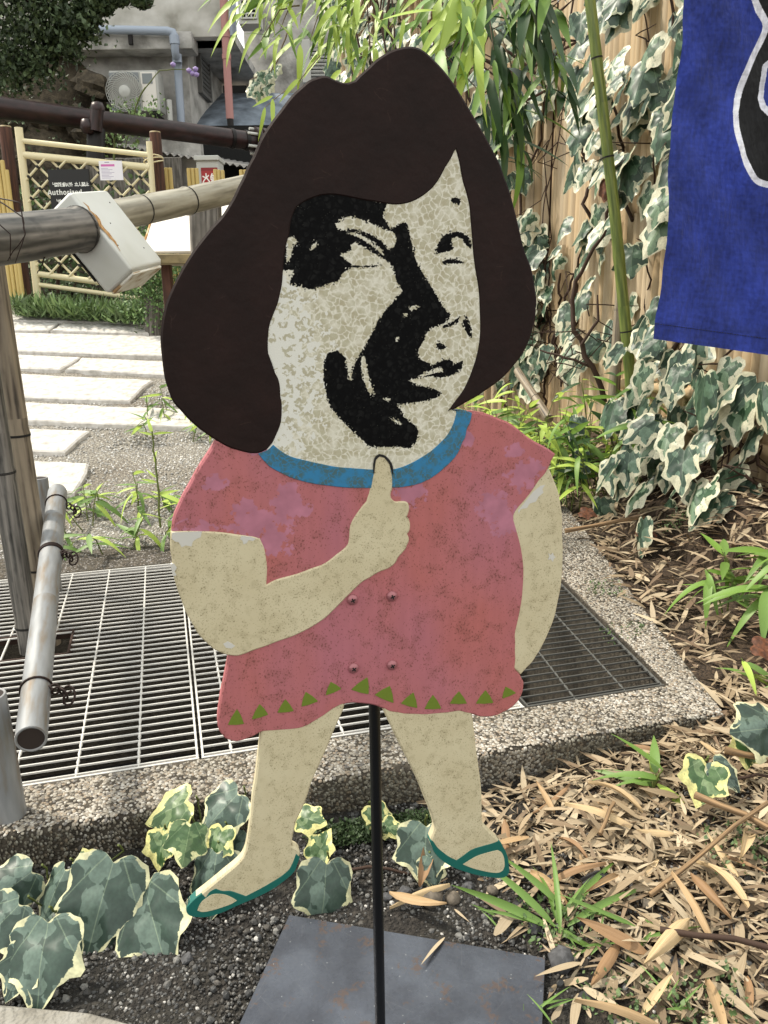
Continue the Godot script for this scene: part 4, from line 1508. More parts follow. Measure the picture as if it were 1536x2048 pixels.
	b.flat([Vector3(n0.x, n0.y, -8.89), Vector3(n1.x, n0.y, -8.89), Vector3(n1.x, n1.y, -8.89), Vector3(n0.x, n1.y, -8.89)], Vector3.BACK, [Vector2(0, 0), Vector2(1, 0), Vector2(1, 1), Vector2(0, 1)])
	var img := Image.create(180, 230, false, Image.FORMAT_RGB8)
	img.fill(Color(0.62, 0.13, 0.14))
	img.fill_rect(Rect2i(0, 0, 180, 34), Color(0.52, 0.09, 0.10))
	glyphs(img, ["5055 5419 5499 1334 8264", "3014 2292 2484 1686 8689 8999 2769 6729"], Vector2(10, 62), 76, 8, 13, Color(0.93, 0.92, 0.9))
	glyphs(img, ["0090 1119 2282 3585 5059 1646", "2026 0242 2205 7076 5292 1797 0898 5859"], Vector2(10, 152), 70, 12, 10, Color(0.93, 0.92, 0.9))
	M["sign_red"].albedo_texture = itex(img)
	put("notice", b.build(), M["sign_red"], o)

	# rock wall and growth on the left
	o = thing("rock_wall", "dark mossy rubble wall on the left below the overhanging leaves", "stone wall")
	b = Maker.new()
	var f3 := noise(321, 0.9, 4)
	rows = []
	for k in 15:
		var row := []
		for q in 19:
			var p := Vector3(-9.0 + q * 0.33, 0.9 + k * 0.36, -10.7 - 0.14 * k + 0.02 * q)
			p.z += 0.35 * f3.get_noise_2d(q * 0.7, k * 0.7)
			if q > 14: p.z -= (q - 14) * 0.25
			row.append(p)
		rows.append(row)
	b.sheet(rows)
	put("bank", b.build(), M["rock"], o)
	var shapes := []
	for k in 5: shapes.append(stone_mesh(330 + k, 0.5, 4))
	for k in 78:
		var fx := r(0, 1)
		var y := r(1.2, 4.2)
		var at := Vector3(-7.2 + fx * 3.7, y, -10.55 - 0.14 * (y - 0.9) / 0.36 + r(-0.1, 0.1))
		put("boulder", shapes[k % 5], M["rock"], o, Transform3D(Basis.from_euler(Vector3(r(-0.4, 0.4), r(-0.6, 0.6), r(-0.5, 0.5))) * Basis.from_scale(Vector3(r(0.4, 0.62), r(0.3, 0.46), r(0.4, 0.5))), at))
	leafy_mass("wall_growth", o, 1500, 0.075, [Color(0.05, 0.08, 0.03), Color(0.08, 0.12, 0.05), Color(0.04, 0.06, 0.03)], func() -> Vector3:
		var y := r(1.2, 4.2)
		var x := r(-7.2, -3.6)
		if r(0, 1) < 0.5: y = r(1.2, 2.4)
		return Vector3(x, y, -10.25 - 0.14 * (y - 0.9) / 0.36 + r(-0.1, 0.15)))
	# tree that hangs over from the top left
	o = thing("tree", "dark fine-leaved tree overhanging the rubble wall at the top left", "tree")
	vine(o, [Vector3(-7.0, 1.0, -9.6), Vector3(-6.8, 3.0, -9.5), Vector3(-6.4, 5.0, -9.3)], 0.14, "vine", "trunk")
	for e in [Vector3(-2.3017, 4.0588, -9.2000), Vector3(-2.9336, 3.8502, -9.2000), Vector3(-3.6533, 3.6812, -9.4000), Vector3(-2.6370, 4.2498, -9.2000), Vector3(-3.7244, 4.0405, -9.2000)]:
		vine(o, [Vector3(-6.6, 4.2, -9.4), Vector3(-6.0, 5.2, -9.3).lerp(e, 0.5), e], 0.03, "vine", "limb")
	var clumps := []
	for q in [[0, 0, 0.62], [0, 0, 0.6], [0, 0, 0.5], [0, 0, 0.26], [0, 0, 0.5], [0, 0, 0.42], [0, 0, 0.2], [0, 0, 0.14], [0, 0, 0.3], [0, 0, 0.18], [0, 0, 0.1], [0, 0, 0.07], [0, 0, 0.4], [0, 0, 0.12], [0, 0, 0.10], [0, 0, 0.7], [0, 0, 0.5]]: clumps.append(q)
	var spots := [Vector3(-3.8258, 4.0417, -9.2000), Vector3(-3.5277, 3.9931, -9.2000), Vector3(-3.2684, 4.0349, -9.2000), Vector3(-3.0787, 3.9199, -9.2000), Vector3(-3.7683, 3.7237, -9.2000), Vector3(-3.4070, 3.7421, -9.2000), Vector3(-3.2334, 3.6941, -9.2000), Vector3(-3.0388, 3.8242, -9.2000), Vector3(-3.5938, 3.4908, -9.2000), Vector3(-2.8554, 4.0969, -9.2000), Vector3(-2.6011, 4.1072, -9.2000), Vector3(-2.3768, 4.0687, -9.2000), Vector3(-4.0132, 3.4495, -9.2000), Vector3(-2.9215, 3.9586, -9.2000), Vector3(-2.7868, 4.0289, -9.2000), Vector3(-3.6374, 4.3062, -9.2000), Vector3(-3.3360, 4.3025, -9.2000)]
	leafy_mass("crown", o, 14000, 0.06, [Color(0.045, 0.075, 0.03), Color(0.065, 0.10, 0.04), Color(0.09, 0.13, 0.055), Color(0.035, 0.055, 0.025)], func() -> Vector3:
		var k := rng.randi() % spots.size()
		var rad: float = clumps[k][2]
		return (spots[k] as Vector3) + Vector3(r(-1, 1), r(-1, 1) * 0.6, r(-1, 1)) * rad * pow(r(0, 1), 0.4))
	# creepers behind the gate
	o = thing("shrub", "green creeper and bushes behind the lattice gate", "shrub")
	leafy_mass("foliage", o, 3400, 0.07, [Color(0.07, 0.12, 0.045), Color(0.11, 0.18, 0.06), Color(0.05, 0.08, 0.03)], func() -> Vector3: return Vector3(r(-4.6, -2.3), r(0.95, 2.5) - 0.4 * r(0, 1), r(-9.6, -8.5)))
	vine(o, [Vector3(-3.6, 0.9, -9.0), Vector3(-3.4, 1.8, -9.0), Vector3(-3.0, 2.3, -8.9)], 0.02, "vine")
	o = thing("shrub", "small bright weed growing below the air conditioner", "shrub")
	leafy_mass("foliage", o, 520, 0.05, [Color(0.13, 0.22, 0.07), Color(0.20, 0.30, 0.11)], func() -> Vector3:
		var p := (Vector3(-2.7465, 2.8197, -9.0000)).lerp(Vector3(-2.9383, 3.4859, -11.3000), pow(r(0, 1), 1.3))
		return p + Vector3(r(-1, 1) * 0.28, r(-1, 1) * 0.2, r(-1, 1) * 0.2))
	vine(o, [Vector3(-2.7493, 2.5426, -9.0000), Vector3(-2.7325, 2.8053, -9.0000)], 0.012, "stem_green")
	# lilac flowers on a thin stalk
	o = thing("wild_flower", "thin wild stalk with small lilac flowers before the drainpipe", "flower")
	vine(o, [Vector3(-2.5010, 3.3797, -9.5000), Vector3(-2.3253, 3.5465, -9.5000), Vector3(-2.1112, 3.5534, -9.5000), Vector3(-1.9634, 3.5323, -9.5000)], 0.006, "stem_green")
	vine(o, [Vector3(-2.5010, 3.3797, -9.5000), Vector3(-2.6547, 3.2063, -9.6000), Vector3(-2.8649, 2.8126, -9.8000)], 0.008, "stem_green")
	for q in [Vector3(-1.9459, 3.5513, -9.5000), Vector3(-1.9812, 3.5085, -9.5000), Vector3(-1.9393, 3.4983, -9.5000), Vector3(-2.0164, 3.5378, -9.5000), Vector3(-2.1822, 3.5974, -9.5000)]:
		b = Maker.new()
		b.lathe([Vector2(0, -0.03), Vector2(0.025, -0.015), Vector2(0.03, 0.01), Vector2(0, 0.028)], q, Basis.IDENTITY, 7)
		put("flower_head", b.build(), M["lilac"], o)

# ---------------------------------------------------------------- fence of split bamboo
func build_fence() -> void:
	var o := thing("bamboo_fence", "tall fence of pale split bamboo strips along the right side", "fence")
	var kinds := []
	for k in 4:
		for low in 2:
			var b := Maker.new()
			var rows := []
			var uvs := []
			var tall := 1.0
			for y in 2:
				var row := []
				var uv := []
				for x in 6:
					var a := (x / 5.0 - 0.5) * 2.0
					row.append(Vector3(a * 0.0385, y * tall, 0.021 * (1.0 - a * a) + 0.0015 * sin(k * 3.0 + x)))
					uv.append(Vector2(x / 5.0, y * 1.4 + k * 0.3))
				rows.append(row); uvs.append(uv)
			b.sheet(rows, uvs)
			kinds.append(b.build())
	var s := -1.6
	var k := 0
	while s < 4.85:
		var f := fence_out(s)
		var turn := Basis(Vector3.UP.cross(f), Vector3.UP, f)
		var p := fence_at(s, 0, 0)
		var g := land(p.x, p.z) - 0.06
		var lap := 1.60 + 0.07 * sin(s * 2.3) + r(-0.02, 0.02)
		var top := 3.3 + r(-0.02, 0.02) if s < 2.6 else 4.1
		var w := r(0.92, 1.06)
		var tilt := Basis(f, r(-0.006, 0.006))
		var mt: Material = M["fence_bamboo_%d" % (rng.randi() % 4)]
		put("bamboo_strip", kinds[k % 8], mt, o, Transform3D(tilt * turn * Basis.from_scale(Vector3(w, lap - g, r(0.8, 1.4))), fence_at(s, g, r(0.006, 0.012))))
		put("bamboo_strip", kinds[(k + 3) % 8], M["fence_bamboo_%d" % (rng.randi() % 4)], o, Transform3D(tilt * turn * Basis.from_scale(Vector3(w, top - lap + 0.05, r(0.8, 1.4))), fence_at(s + r(-0.006, 0.006), lap - 0.05, r(-0.004, 0.002))))
		s += 0.0735 * w
		k += 1
	for seg in [[-1.7, 2.476], [2.476, 4.9]]:
		var b := Maker.new()
		var a := fence_at(seg[0], 0, -0.03)
		var e := fence_at(seg[1] - 0.001, 0, -0.03)
		if seg[0] > 0: a = fence_at(2.48, 0, -0.03)
		b.box((a + e) * 0.5 + Vector3.UP * 1.6, Vector3(a.distance_to(e), 3.2, 0.02), 0.0, Basis((e - a).normalized(), Vector3.UP, (e - a).normalized().cross(Vector3.UP)))
		put("backing", b.build(), M["brown_timber"], o)
	for q in [[0.16, 0.05], [0.24, 0.045]]:
		var b := Maker.new()
		var pts := []
		for j in 8:
			var ss := -1.5 + j * 0.36
			var p := fence_at(ss, 0, q[1] + 0.012 * q[0])
			p.y = land(p.x, p.z) + q[0] + (0.1 if q[0] > 0.2 else 0.0)
			pts.append(p)
		b.tube(pts, [0.032], 10)
		put("foot_rail", b.build(), M["fence_bamboo_2"], o)

# ---------------------------------------------------------------- lattice gate, its posts and notices, small bamboo fences
func build_gate() -> void:
	var o := thing("lattice_gate", "cream bamboo lattice gate hanging between two brown posts", "gate")
	var tube := func(called: String, pts: Array, rad: float, kind: String) -> void:
		var b := Maker.new()
		b.tube(pts, [rad], 12)
		put(called, b.build(), M[kind], o)
	var tl := Vector3(-3.1276, 2.6537, -7.6000)
	var bl := Vector3(-3.1440, 1.2142, -7.6000)
	tube.call("stile", [tl, bl], 0.034, "cream_bamboo")
	tube.call("stile", [Vector3(-2.0057, 2.5274, -7.6000), Vector3(-2.0111, 2.0826, -7.6000), Vector3(-2.0238, 1.2345, -7.6000)], 0.026, "cream_bamboo")
	tube.call("rail", [Vector3(-3.1330, 2.5499, -7.6000), Vector3(-2.0157, 2.4187, -7.6000)], 0.022, "cream_bamboo")
	var q0 := Vector3(-3.1438, 2.4373, -7.6000)
	var q1 := Vector3(-2.0162, 2.3172, -7.6000)
	tube.call("rail", [q0, q1], 0.03, "cream_bamboo")
	var q2 := Vector3(-3.1378, 1.4382, -7.6000)
	var q3 := Vector3(-2.0382, 1.2789, -7.6000)
	tube.call("rail", [q2, q3], 0.026, "cream_bamboo")
	tube.call("rail", [Vector3(-3.1275, 1.3419, -7.6000), Vector3(-2.0377, 1.1816, -7.6000)], 0.02, "cream_bamboo")
	# lattice: two crossing families of thin canes
	var b := Maker.new()
	var width := q1.x - q0.x
	var tall := q0.y - q2.y
	var step := 0.178
	for e in [-1.0, 1.0]:
		var n0 := int(-tall / step) - 1
		for k in range(n0, int((width + tall) / step) + 2):
			var c := k * step + 0.06
			var us := []                                   # u where the cane enters and leaves: u = c + e * v
			for v in [0.0, tall]: us.append(Vector2(c + e * v if e > 0 else c + tall - v - tall + e * 0.0, v))
			var a := Vector2(c if e > 0 else c, 0.0)
			var d := Vector2(c + tall if e > 0 else c - tall, tall)
			var lo := 0.0
			var hi := 1.0
			var du := d.x - a.x
			var f0 := (0.02 - a.x) / du
			var f1 := (width - 0.02 - a.x) / du
			lo = maxf(0.0, minf(f0, f1)); hi = minf(1.0, maxf(f0, f1))
			if hi - lo < 0.06: continue
			var pts := []
			for f in [lo, hi]:
				var w: Vector2 = a.lerp(d, f)
				pts.append(q0.lerp(q1, w.x / width) - Vector3(0, w.y, 0.018 * e) + Vector3((q2.x - q0.x) * w.y / tall, 0, 0))
			tube.call("lattice_cane", pts, 0.0105, "cream_bamboo")
	b = Maker.new()
	for j in range(-8, 9):
		for k in range(-2, 18):
			var v := (k - j) * step * 0.5
			var u := j * step + 0.06 + v
			if v < 0.04 or v > tall - 0.04 or u < 0.04 or u > width - 0.04: continue
			b.box(q0.lerp(q1, u / width) - Vector3((q0.x - q2.x) * v / tall, v, 0.0), Vector3(0.026, 0.026, 0.06), 0.004)
	put("cord_knots", b.build(), M["node_dark"], o).set_meta("kind", "stuff")
	# posts
	var post := func(label: String, pts: Array, rad: float) -> void:
		var p := thing("timber_post", label, "post")
		var bb := Maker.new()
		bb.tube(pts, [rad], 14, false)
		put("shaft", bb.build(), M["brown_timber"], p)
		bb = Maker.new()
		bb.lathe([Vector2(rad, 0), Vector2(rad * 0.9, 0.012), Vector2(0, 0.014)], pts[0], Basis.IDENTITY, 14)
		put("end_grain", bb.build(), M["plank"], p)
	post.call("dark brown round post left of the lattice gate", [Vector3(-3.2874, 2.6736, -7.7000), Vector3(-3.2957, 1.1523, -7.7000)], 0.055)
	post.call("dark brown round post on the right side of the lattice gate, tied with cord", [Vector3(-1.9857, 2.6213, -7.7500), Vector3(-1.9798, 1.9790, -7.7500), Vector3(-1.9836, 1.1880, -7.7500)], 0.05)
	o = thing("cord", "pale cord tying the gate to its right post", "cord")
	b = Maker.new()
	for k in 3:
		var c := (Vector3(-1.9919, 2.4118, -7.7200)) + Vector3(0, -0.02 * k, 0)
		var pts := []
		for q in 17: pts.append(c + Vector3(cos(TAU * q / 16.0) * 0.085 - 0.02, 0.02 * sin(TAU * q / 16.0 + k), sin(TAU * q / 16.0) * 0.07))
		b.tube(pts, [0.006], 5, false)
	put("loop", b.build(), M["cream_bamboo"], o)
	# black notice
	o = thing("sign", "black notice board with white lettering on the lattice gate", "sign")
	var s0 := Vector3(-2.9174, 2.3044, -7.5400)
	var s1 := Vector3(-2.5601, 1.9468, -7.5400)
	b = Maker.new()
	b.box((s0 + s1) * 0.5 + Vector3(0.02, 0, -0.012), Vector3(s1.x - s0.x, s0.y - s1.y, 0.02), 0.003)
	put("board", b.build(), M["black_paint"], o)
	var img := Image.create(364, 344, false, Image.FORMAT_RGB8)
	img.fill(Color(0.045, 0.038, 0.036))
	var kan := "1119 1151 5153 1232 6191 9199 6163 6292 3545 3676 2878 5658 5839 5869"
	glyphs(img, ["6064 6494", kan, "2013 1319 3191 7042 4373 7355 5585 6569 4748 8799", "2282 5054 0494 8029 3636 3686 8689 3989 3787", "1117 1745 3343 8165 6529 6699", "3005 2252 5229 2344 7079 7395"], Vector2(14, 104), 30, 3, 5, Color(0.9, 0.9, 0.88))
	glyphs(img, ["5053 1383 3437 7467 0898", "4046 4609 4699", "2025 0141 2205 2244 7075 5191 7255 7294 2676 1797 0888 5859 3829 7899", "5058 5484 2428 0898", "6669 9699 6999"], Vector2(228, 104), 30, 2, 5, Color(0.9, 0.9, 0.88))
	glyphs(img, ["6064 6494", "2018 0333 3307 1747 6053 5393 5595 5558 9598 5898", "2282 5054 0494 8029 3636 3686 8689 3989", "1151 5153 1153"], Vector2(36, 236), 28, 4, 5, Color(0.9, 0.9, 0.88))
	M["sign_black"].albedo_texture = itex(img)
	b = Maker.new()
	var z := s0.z + 0.001
	b.flat([Vector3(s0.x + 0.02, s0.y, z), Vector3(s1.x + 0.02, s0.y, z), Vector3(s1.x + 0.02, s1.y, z), Vector3(s0.x + 0.02, s1.y, z)], Vector3.BACK, [Vector2(0, 0), Vector2(1, 0), Vector2(1, 1), Vector2(0, 1)])
	put("lettering", b.build(), M["sign_black"], o)
	var tm := TextMesh.new()
	var font := SystemFont.new()
	font.font_names = PackedStringArray(["Droid Sans"])
	font.font_weight = 700
	tm.font = font
	tm.text = "Authorized"
	tm.font_size = 32
	tm.pixel_size = 0.0018
	tm.depth = 0.002
	put("english_line", tm, M["lettering"], o, Transform3D(Basis.IDENTITY, Vector3(lerpf(s0.x, s1.x, 0.43), lerpf(s0.y, s1.y, 0.53), s0.z + 0.004)))
	# white paper notice
	o = thing("sign", "small white paper notice with a pink heading on the lattice gate", "notice")
	s0 = Vector3(-2.4435, 2.3670, -7.5400)
	s1 = Vector3(-2.2415, 2.2103, -7.5400)
	img = Image.create(200, 152, false, Image.FORMAT_RGB8)
	img.fill(Color(0.90, 0.89, 0.91))
	img.fill_rect(Rect2i(16, 26, 118, 18), Color(0.80, 0.42, 0.68))
	img.fill_rect(Rect2i(50, 8, 40, 6), Color(0.55, 0.5, 0.6))
	for k in 8:
		img.fill_rect(Rect2i(16, 56 + k * 11, 60 + (k * 37) % 60, 4), Color(0.66, 0.62, 0.72))
	M["sign_white"].albedo_texture = itex(img)
	b = Maker.new()
	b.box((s0 + s1) * 0.5 + Vector3(0, 0, -0.004), Vector3(s1.x - s0.x, s0.y - s1.y, 0.005))
	put("sheet", b.build(), M["unit_white"], o)
	b = Maker.new()
	z = s0.z
	b.flat([Vector3(s0.x, s0.y, z), Vector3(s1.x, s0.y, z), Vector3(s1.x, s1.y, z), Vector3(s0.x, s1.y, z)], Vector3.BACK, [Vector2(0, 0), Vector2(1, 0), Vector2(1, 1), Vector2(0, 1)])
	put("print", b.build(), M["sign_white"], o)
	# bundles of yellow bamboo
	var bundle := func(label: String, tops: Array, low: float, rad: float) -> void:
		var p := thing("bamboo_paling", label, "bamboo fence", Vector3.ZERO, 0, "yellow bamboo palings by the gate")
		for t: Vector3 in tops:
			var bb := Maker.new()
			bb.tube([t, Vector3(t.x, low, t.z)], [rad], 10, false)
			bb.lathe([Vector2(rad, 0), Vector2(rad * 0.75, 0.002), Vector2(0, -0.01)], t, Basis.IDENTITY, 10)
			for q in 4: bb.lathe([Vector2(rad, -0.008), Vector2(rad * 1.1, 0), Vector2(rad, 0.008)], t - Vector3(0, 0.2 + 0.27 * q + 0.05 * sin(t.x * 90.0), 0), Basis.IDENTITY, 10)
			put("bamboo_cane", bb.build(), M["yellow_bamboo"], p)
	bundle.call("yellow bamboo palings left of the gate, cut by the picture edge", [Vector3(-3.3406, 2.3888, -7.5000), Vector3(-3.3040, 2.3723, -7.5000), Vector3(-3.2645, 2.3758, -7.5000), Vector3(-3.2363, 2.2991, -7.5000)], 1.15, 0.0185)
	bundle.call("three yellow bamboo canes right of the brown gate post", [Vector3(-1.9865, 2.3536, -7.9000), Vector3(-1.9500, 2.3532, -7.9000), Vector3(-1.9134, 2.3527, -7.9000)], 1.0, 0.0178)
	bundle.call("three yellow bamboo canes left of the red notice", [Vector3(-1.7447, 2.3463, -7.9000), Vector3(-1.7081, 2.3458, -7.9000), Vector3(-1.6716, 2.3453, -7.9000)], 1.0, 0.0178)
	bundle.call("three yellow bamboo canes in front of the red notice", [Vector3(-1.5030, 2.3346, -7.9000), Vector3(-1.4713, 2.3300, -7.9000), Vector3(-1.4350, 2.3253, -7.9000)], 1.0, 0.0172)
	bundle.call("yellow bamboo canes beside the dark hair of the cut-out", [Vector3(-1.2655, 2.3273, -7.9000), Vector3(-1.2289, 2.3268, -7.9000), Vector3(-1.1923, 2.3264, -7.9000)], 1.0, 0.0172)
	# white board with bench behind the bamboo rail
	o = thing("bench", "wooden bench top and upright behind the bamboo rail", "bench")
	b = Maker.new()
	b.box(Vector3(-1.2259, 1.4536, -5.4000), Vector3(0.62, 0.06, 0.42), 0.008)
	put("seat", b.build(), M["plank"], o)
	b = Maker.new()
	b.box(Vector3(-1.0999, 1.6251, -5.3500), Vector3(0.20, 0.36, 0.08), 0.03, Basis(Vector3.BACK, -0.04))
	put("upright", b.build(), M["grey_timber"], o)
	for q in [Vector3(-1.3812, 1.3320, -5.4000), Vector3(-1.0414, 1.3275, -5.4000)]:
		b = Maker.new()
		b.box(q + Vector3(0, -0.08, 0), Vector3(0.06, 0.44, 0.06), 0.006)
		put("leg", b.build(), M["brown_timber"], o)
	o = thing("board", "sunlit white board leaning behind the bench", "board")
	b = Maker.new()
	b.box(Vector3(-1.2543, 1.6861, -5.7500), Vector3(0.60, 0.62, 0.02), 0.004, Basis(Vector3.RIGHT, -0.95))
	put("face", b.build(), M["white_cloth"], o)
	b = Maker.new()
	b.box((Vector3(-1.2543, 1.6861, -5.7500)) + Vector3(-0.305, 0, 0), Vector3(0.012, 0.62, 0.03), 0.003, Basis(Vector3.RIGHT, -0.95))
	put("orange_edge", b.build(), M["rust_stain"], o)
	o = thing("shrub", "small bright green shrub beside the white slabs", "shrub", Vector3(-1.9165, 0.9346, -6.9383))
	var base := o.position
	leafy_mass("foliage", o, 3400, 0.034, [Color(0.12, 0.21, 0.07), Color(0.18, 0.29, 0.10), Color(0.07, 0.13, 0.045)], func() -> Vector3:
		var a := Vector3(r(-1, 1), r(-1, 1), r(-1, 1))
		while a.length() > 1.0: a = Vector3(r(-1, 1), r(-1, 1), r(-1, 1))
		return a * Vector3(0.26, 0.30, 0.24) + Vector3(0.02, 0.42, 0) + Vector3(0.06, 0.2, 0) * r(-1, 1))
	b = Maker.new()
	b.tube([Vector3(0, -0.05, 0), Vector3(0.01, 0.28, 0)], [0.085, 0.075], 12)
	put("stump", b.build(), M["grey_timber"], o)
	for k in 5: vine(o, [Vector3(0, 0.24, 0), Vector3(r(-0.1, 0.1), 0.4, r(-0.1, 0.1)), Vector3(r(-0.2, 0.2), 0.6, r(-0.2, 0.2))], 0.006, "twig", "twig")
	# grass along the foot of the gate
	var gr := thing("grass_strip", "rough grass along the foot of the lattice gate", "grass")
	leafy_mass("grass", gr, 2600, 0.13, [Color(0.14, 0.22, 0.08), Color(0.20, 0.29, 0.11), Color(0.10, 0.15, 0.06)], func() -> Vector3:
		var p := (Vector3(-3.2770, 1.1294, -7.5000)).lerp(Vector3(-2.0599, 1.1026, -7.2000), r(0, 1))
		return Vector3(p.x, land(p.x, p.z) + r(0, 0.10), p.z + r(-0.15, 0.25)), 0.07)
	gr.set_meta("kind", "stuff")

# ---------------------------------------------------------------- bamboo rail, posts, pipes and lamp box on the left
func bamboo(o: Node, called: String, pts: Array, radii: Array, kind: String, node_at: Array, hollow := false) -> void:
	var b := Maker.new()
	var p := []
	var rr := []
	var total := 0.0
	for k in pts.size() - 1: total += (pts[k] as Vector3).distance_to(pts[k + 1])
	for k in 61:
		var f := k / 60.0
		var q := f * (pts.size() - 1)
		var j := mini(int(q), pts.size() - 2)
		p.append((pts[j] as Vector3).lerp(pts[j + 1], q - j))
		var rad := lerpf(radii[0], radii[-1], f)
		for w: float in node_at:
			var d := absf(f - w) * total
			rad += radii[0] * 0.07 * exp(-pow(d / 0.012, 2.0)) - radii[0] * 0.04 * exp(-pow((absf(f - w) * total - 0.022) / 0.012, 2.0))
		rr.append(rad)
	b.tube(p, rr, 22, not hollow)
	var m := put(called, b.build(), M[kind], o)
	for w: float in node_at:
		b = Maker.new()
		var q := w * (pts.size() - 1)
		var j := mini(int(q), pts.size() - 2)
		var c: Vector3 = (pts[j] as Vector3).lerp(pts[j + 1], q - j)
		var d: Vector3 = ((pts[j + 1] as Vector3) - pts[j]).normalized()
		var rad := lerpf(radii[0], radii[-1], w) * 1.055
		b.tube([c - d * 0.004, c + d * 0.004], [rad * 1.012], 22, false)
		put("node_ring", b.build(), M["node_dark"], m)

func wire_tie(label: String, c: Vector3, axis: Vector3, rad: float, turns: int, out_dir: Vector3) -> void:
	var o := thing("wire_tie", label, "wire", Vector3.ZERO, 0, "rusty wire ties on the grey pipe")
	axis = axis.normalized()
	var u := axis.cross(Vector3.UP).normalized()
	var w := axis.cross(u)
	var b := Maker.new()
	var pts := []
	for k in turns * 20 + 1:
		var a := TAU * k / 20.0
		pts.append(c + axis * (k / 20.0 * 0.008 + 0.004 * sin(a)) + (u * cos(a) + w * sin(a)) * (rad + 0.002))
	b.tube(pts, [0.0028], 6)
	put("loop", b.build(), M["wire"], o)
	b = Maker.new()
	pts = []
	var o0 := c + out_dir.normalized() * rad
	for k in 46:
		var f := k / 45.0
		var a := f * TAU * 5.0
		pts.append(o0 + out_dir.normalized() * 0.055 * f + Vector3(sin(a) * 0.009, cos(a) * 0.011 - 0.02 * f, sin(a * 0.7) * 0.010) * (0.6 + f))
	b.tube(pts, [0.0028], 6)
	put("twist", b.build(), M["wire"], o)

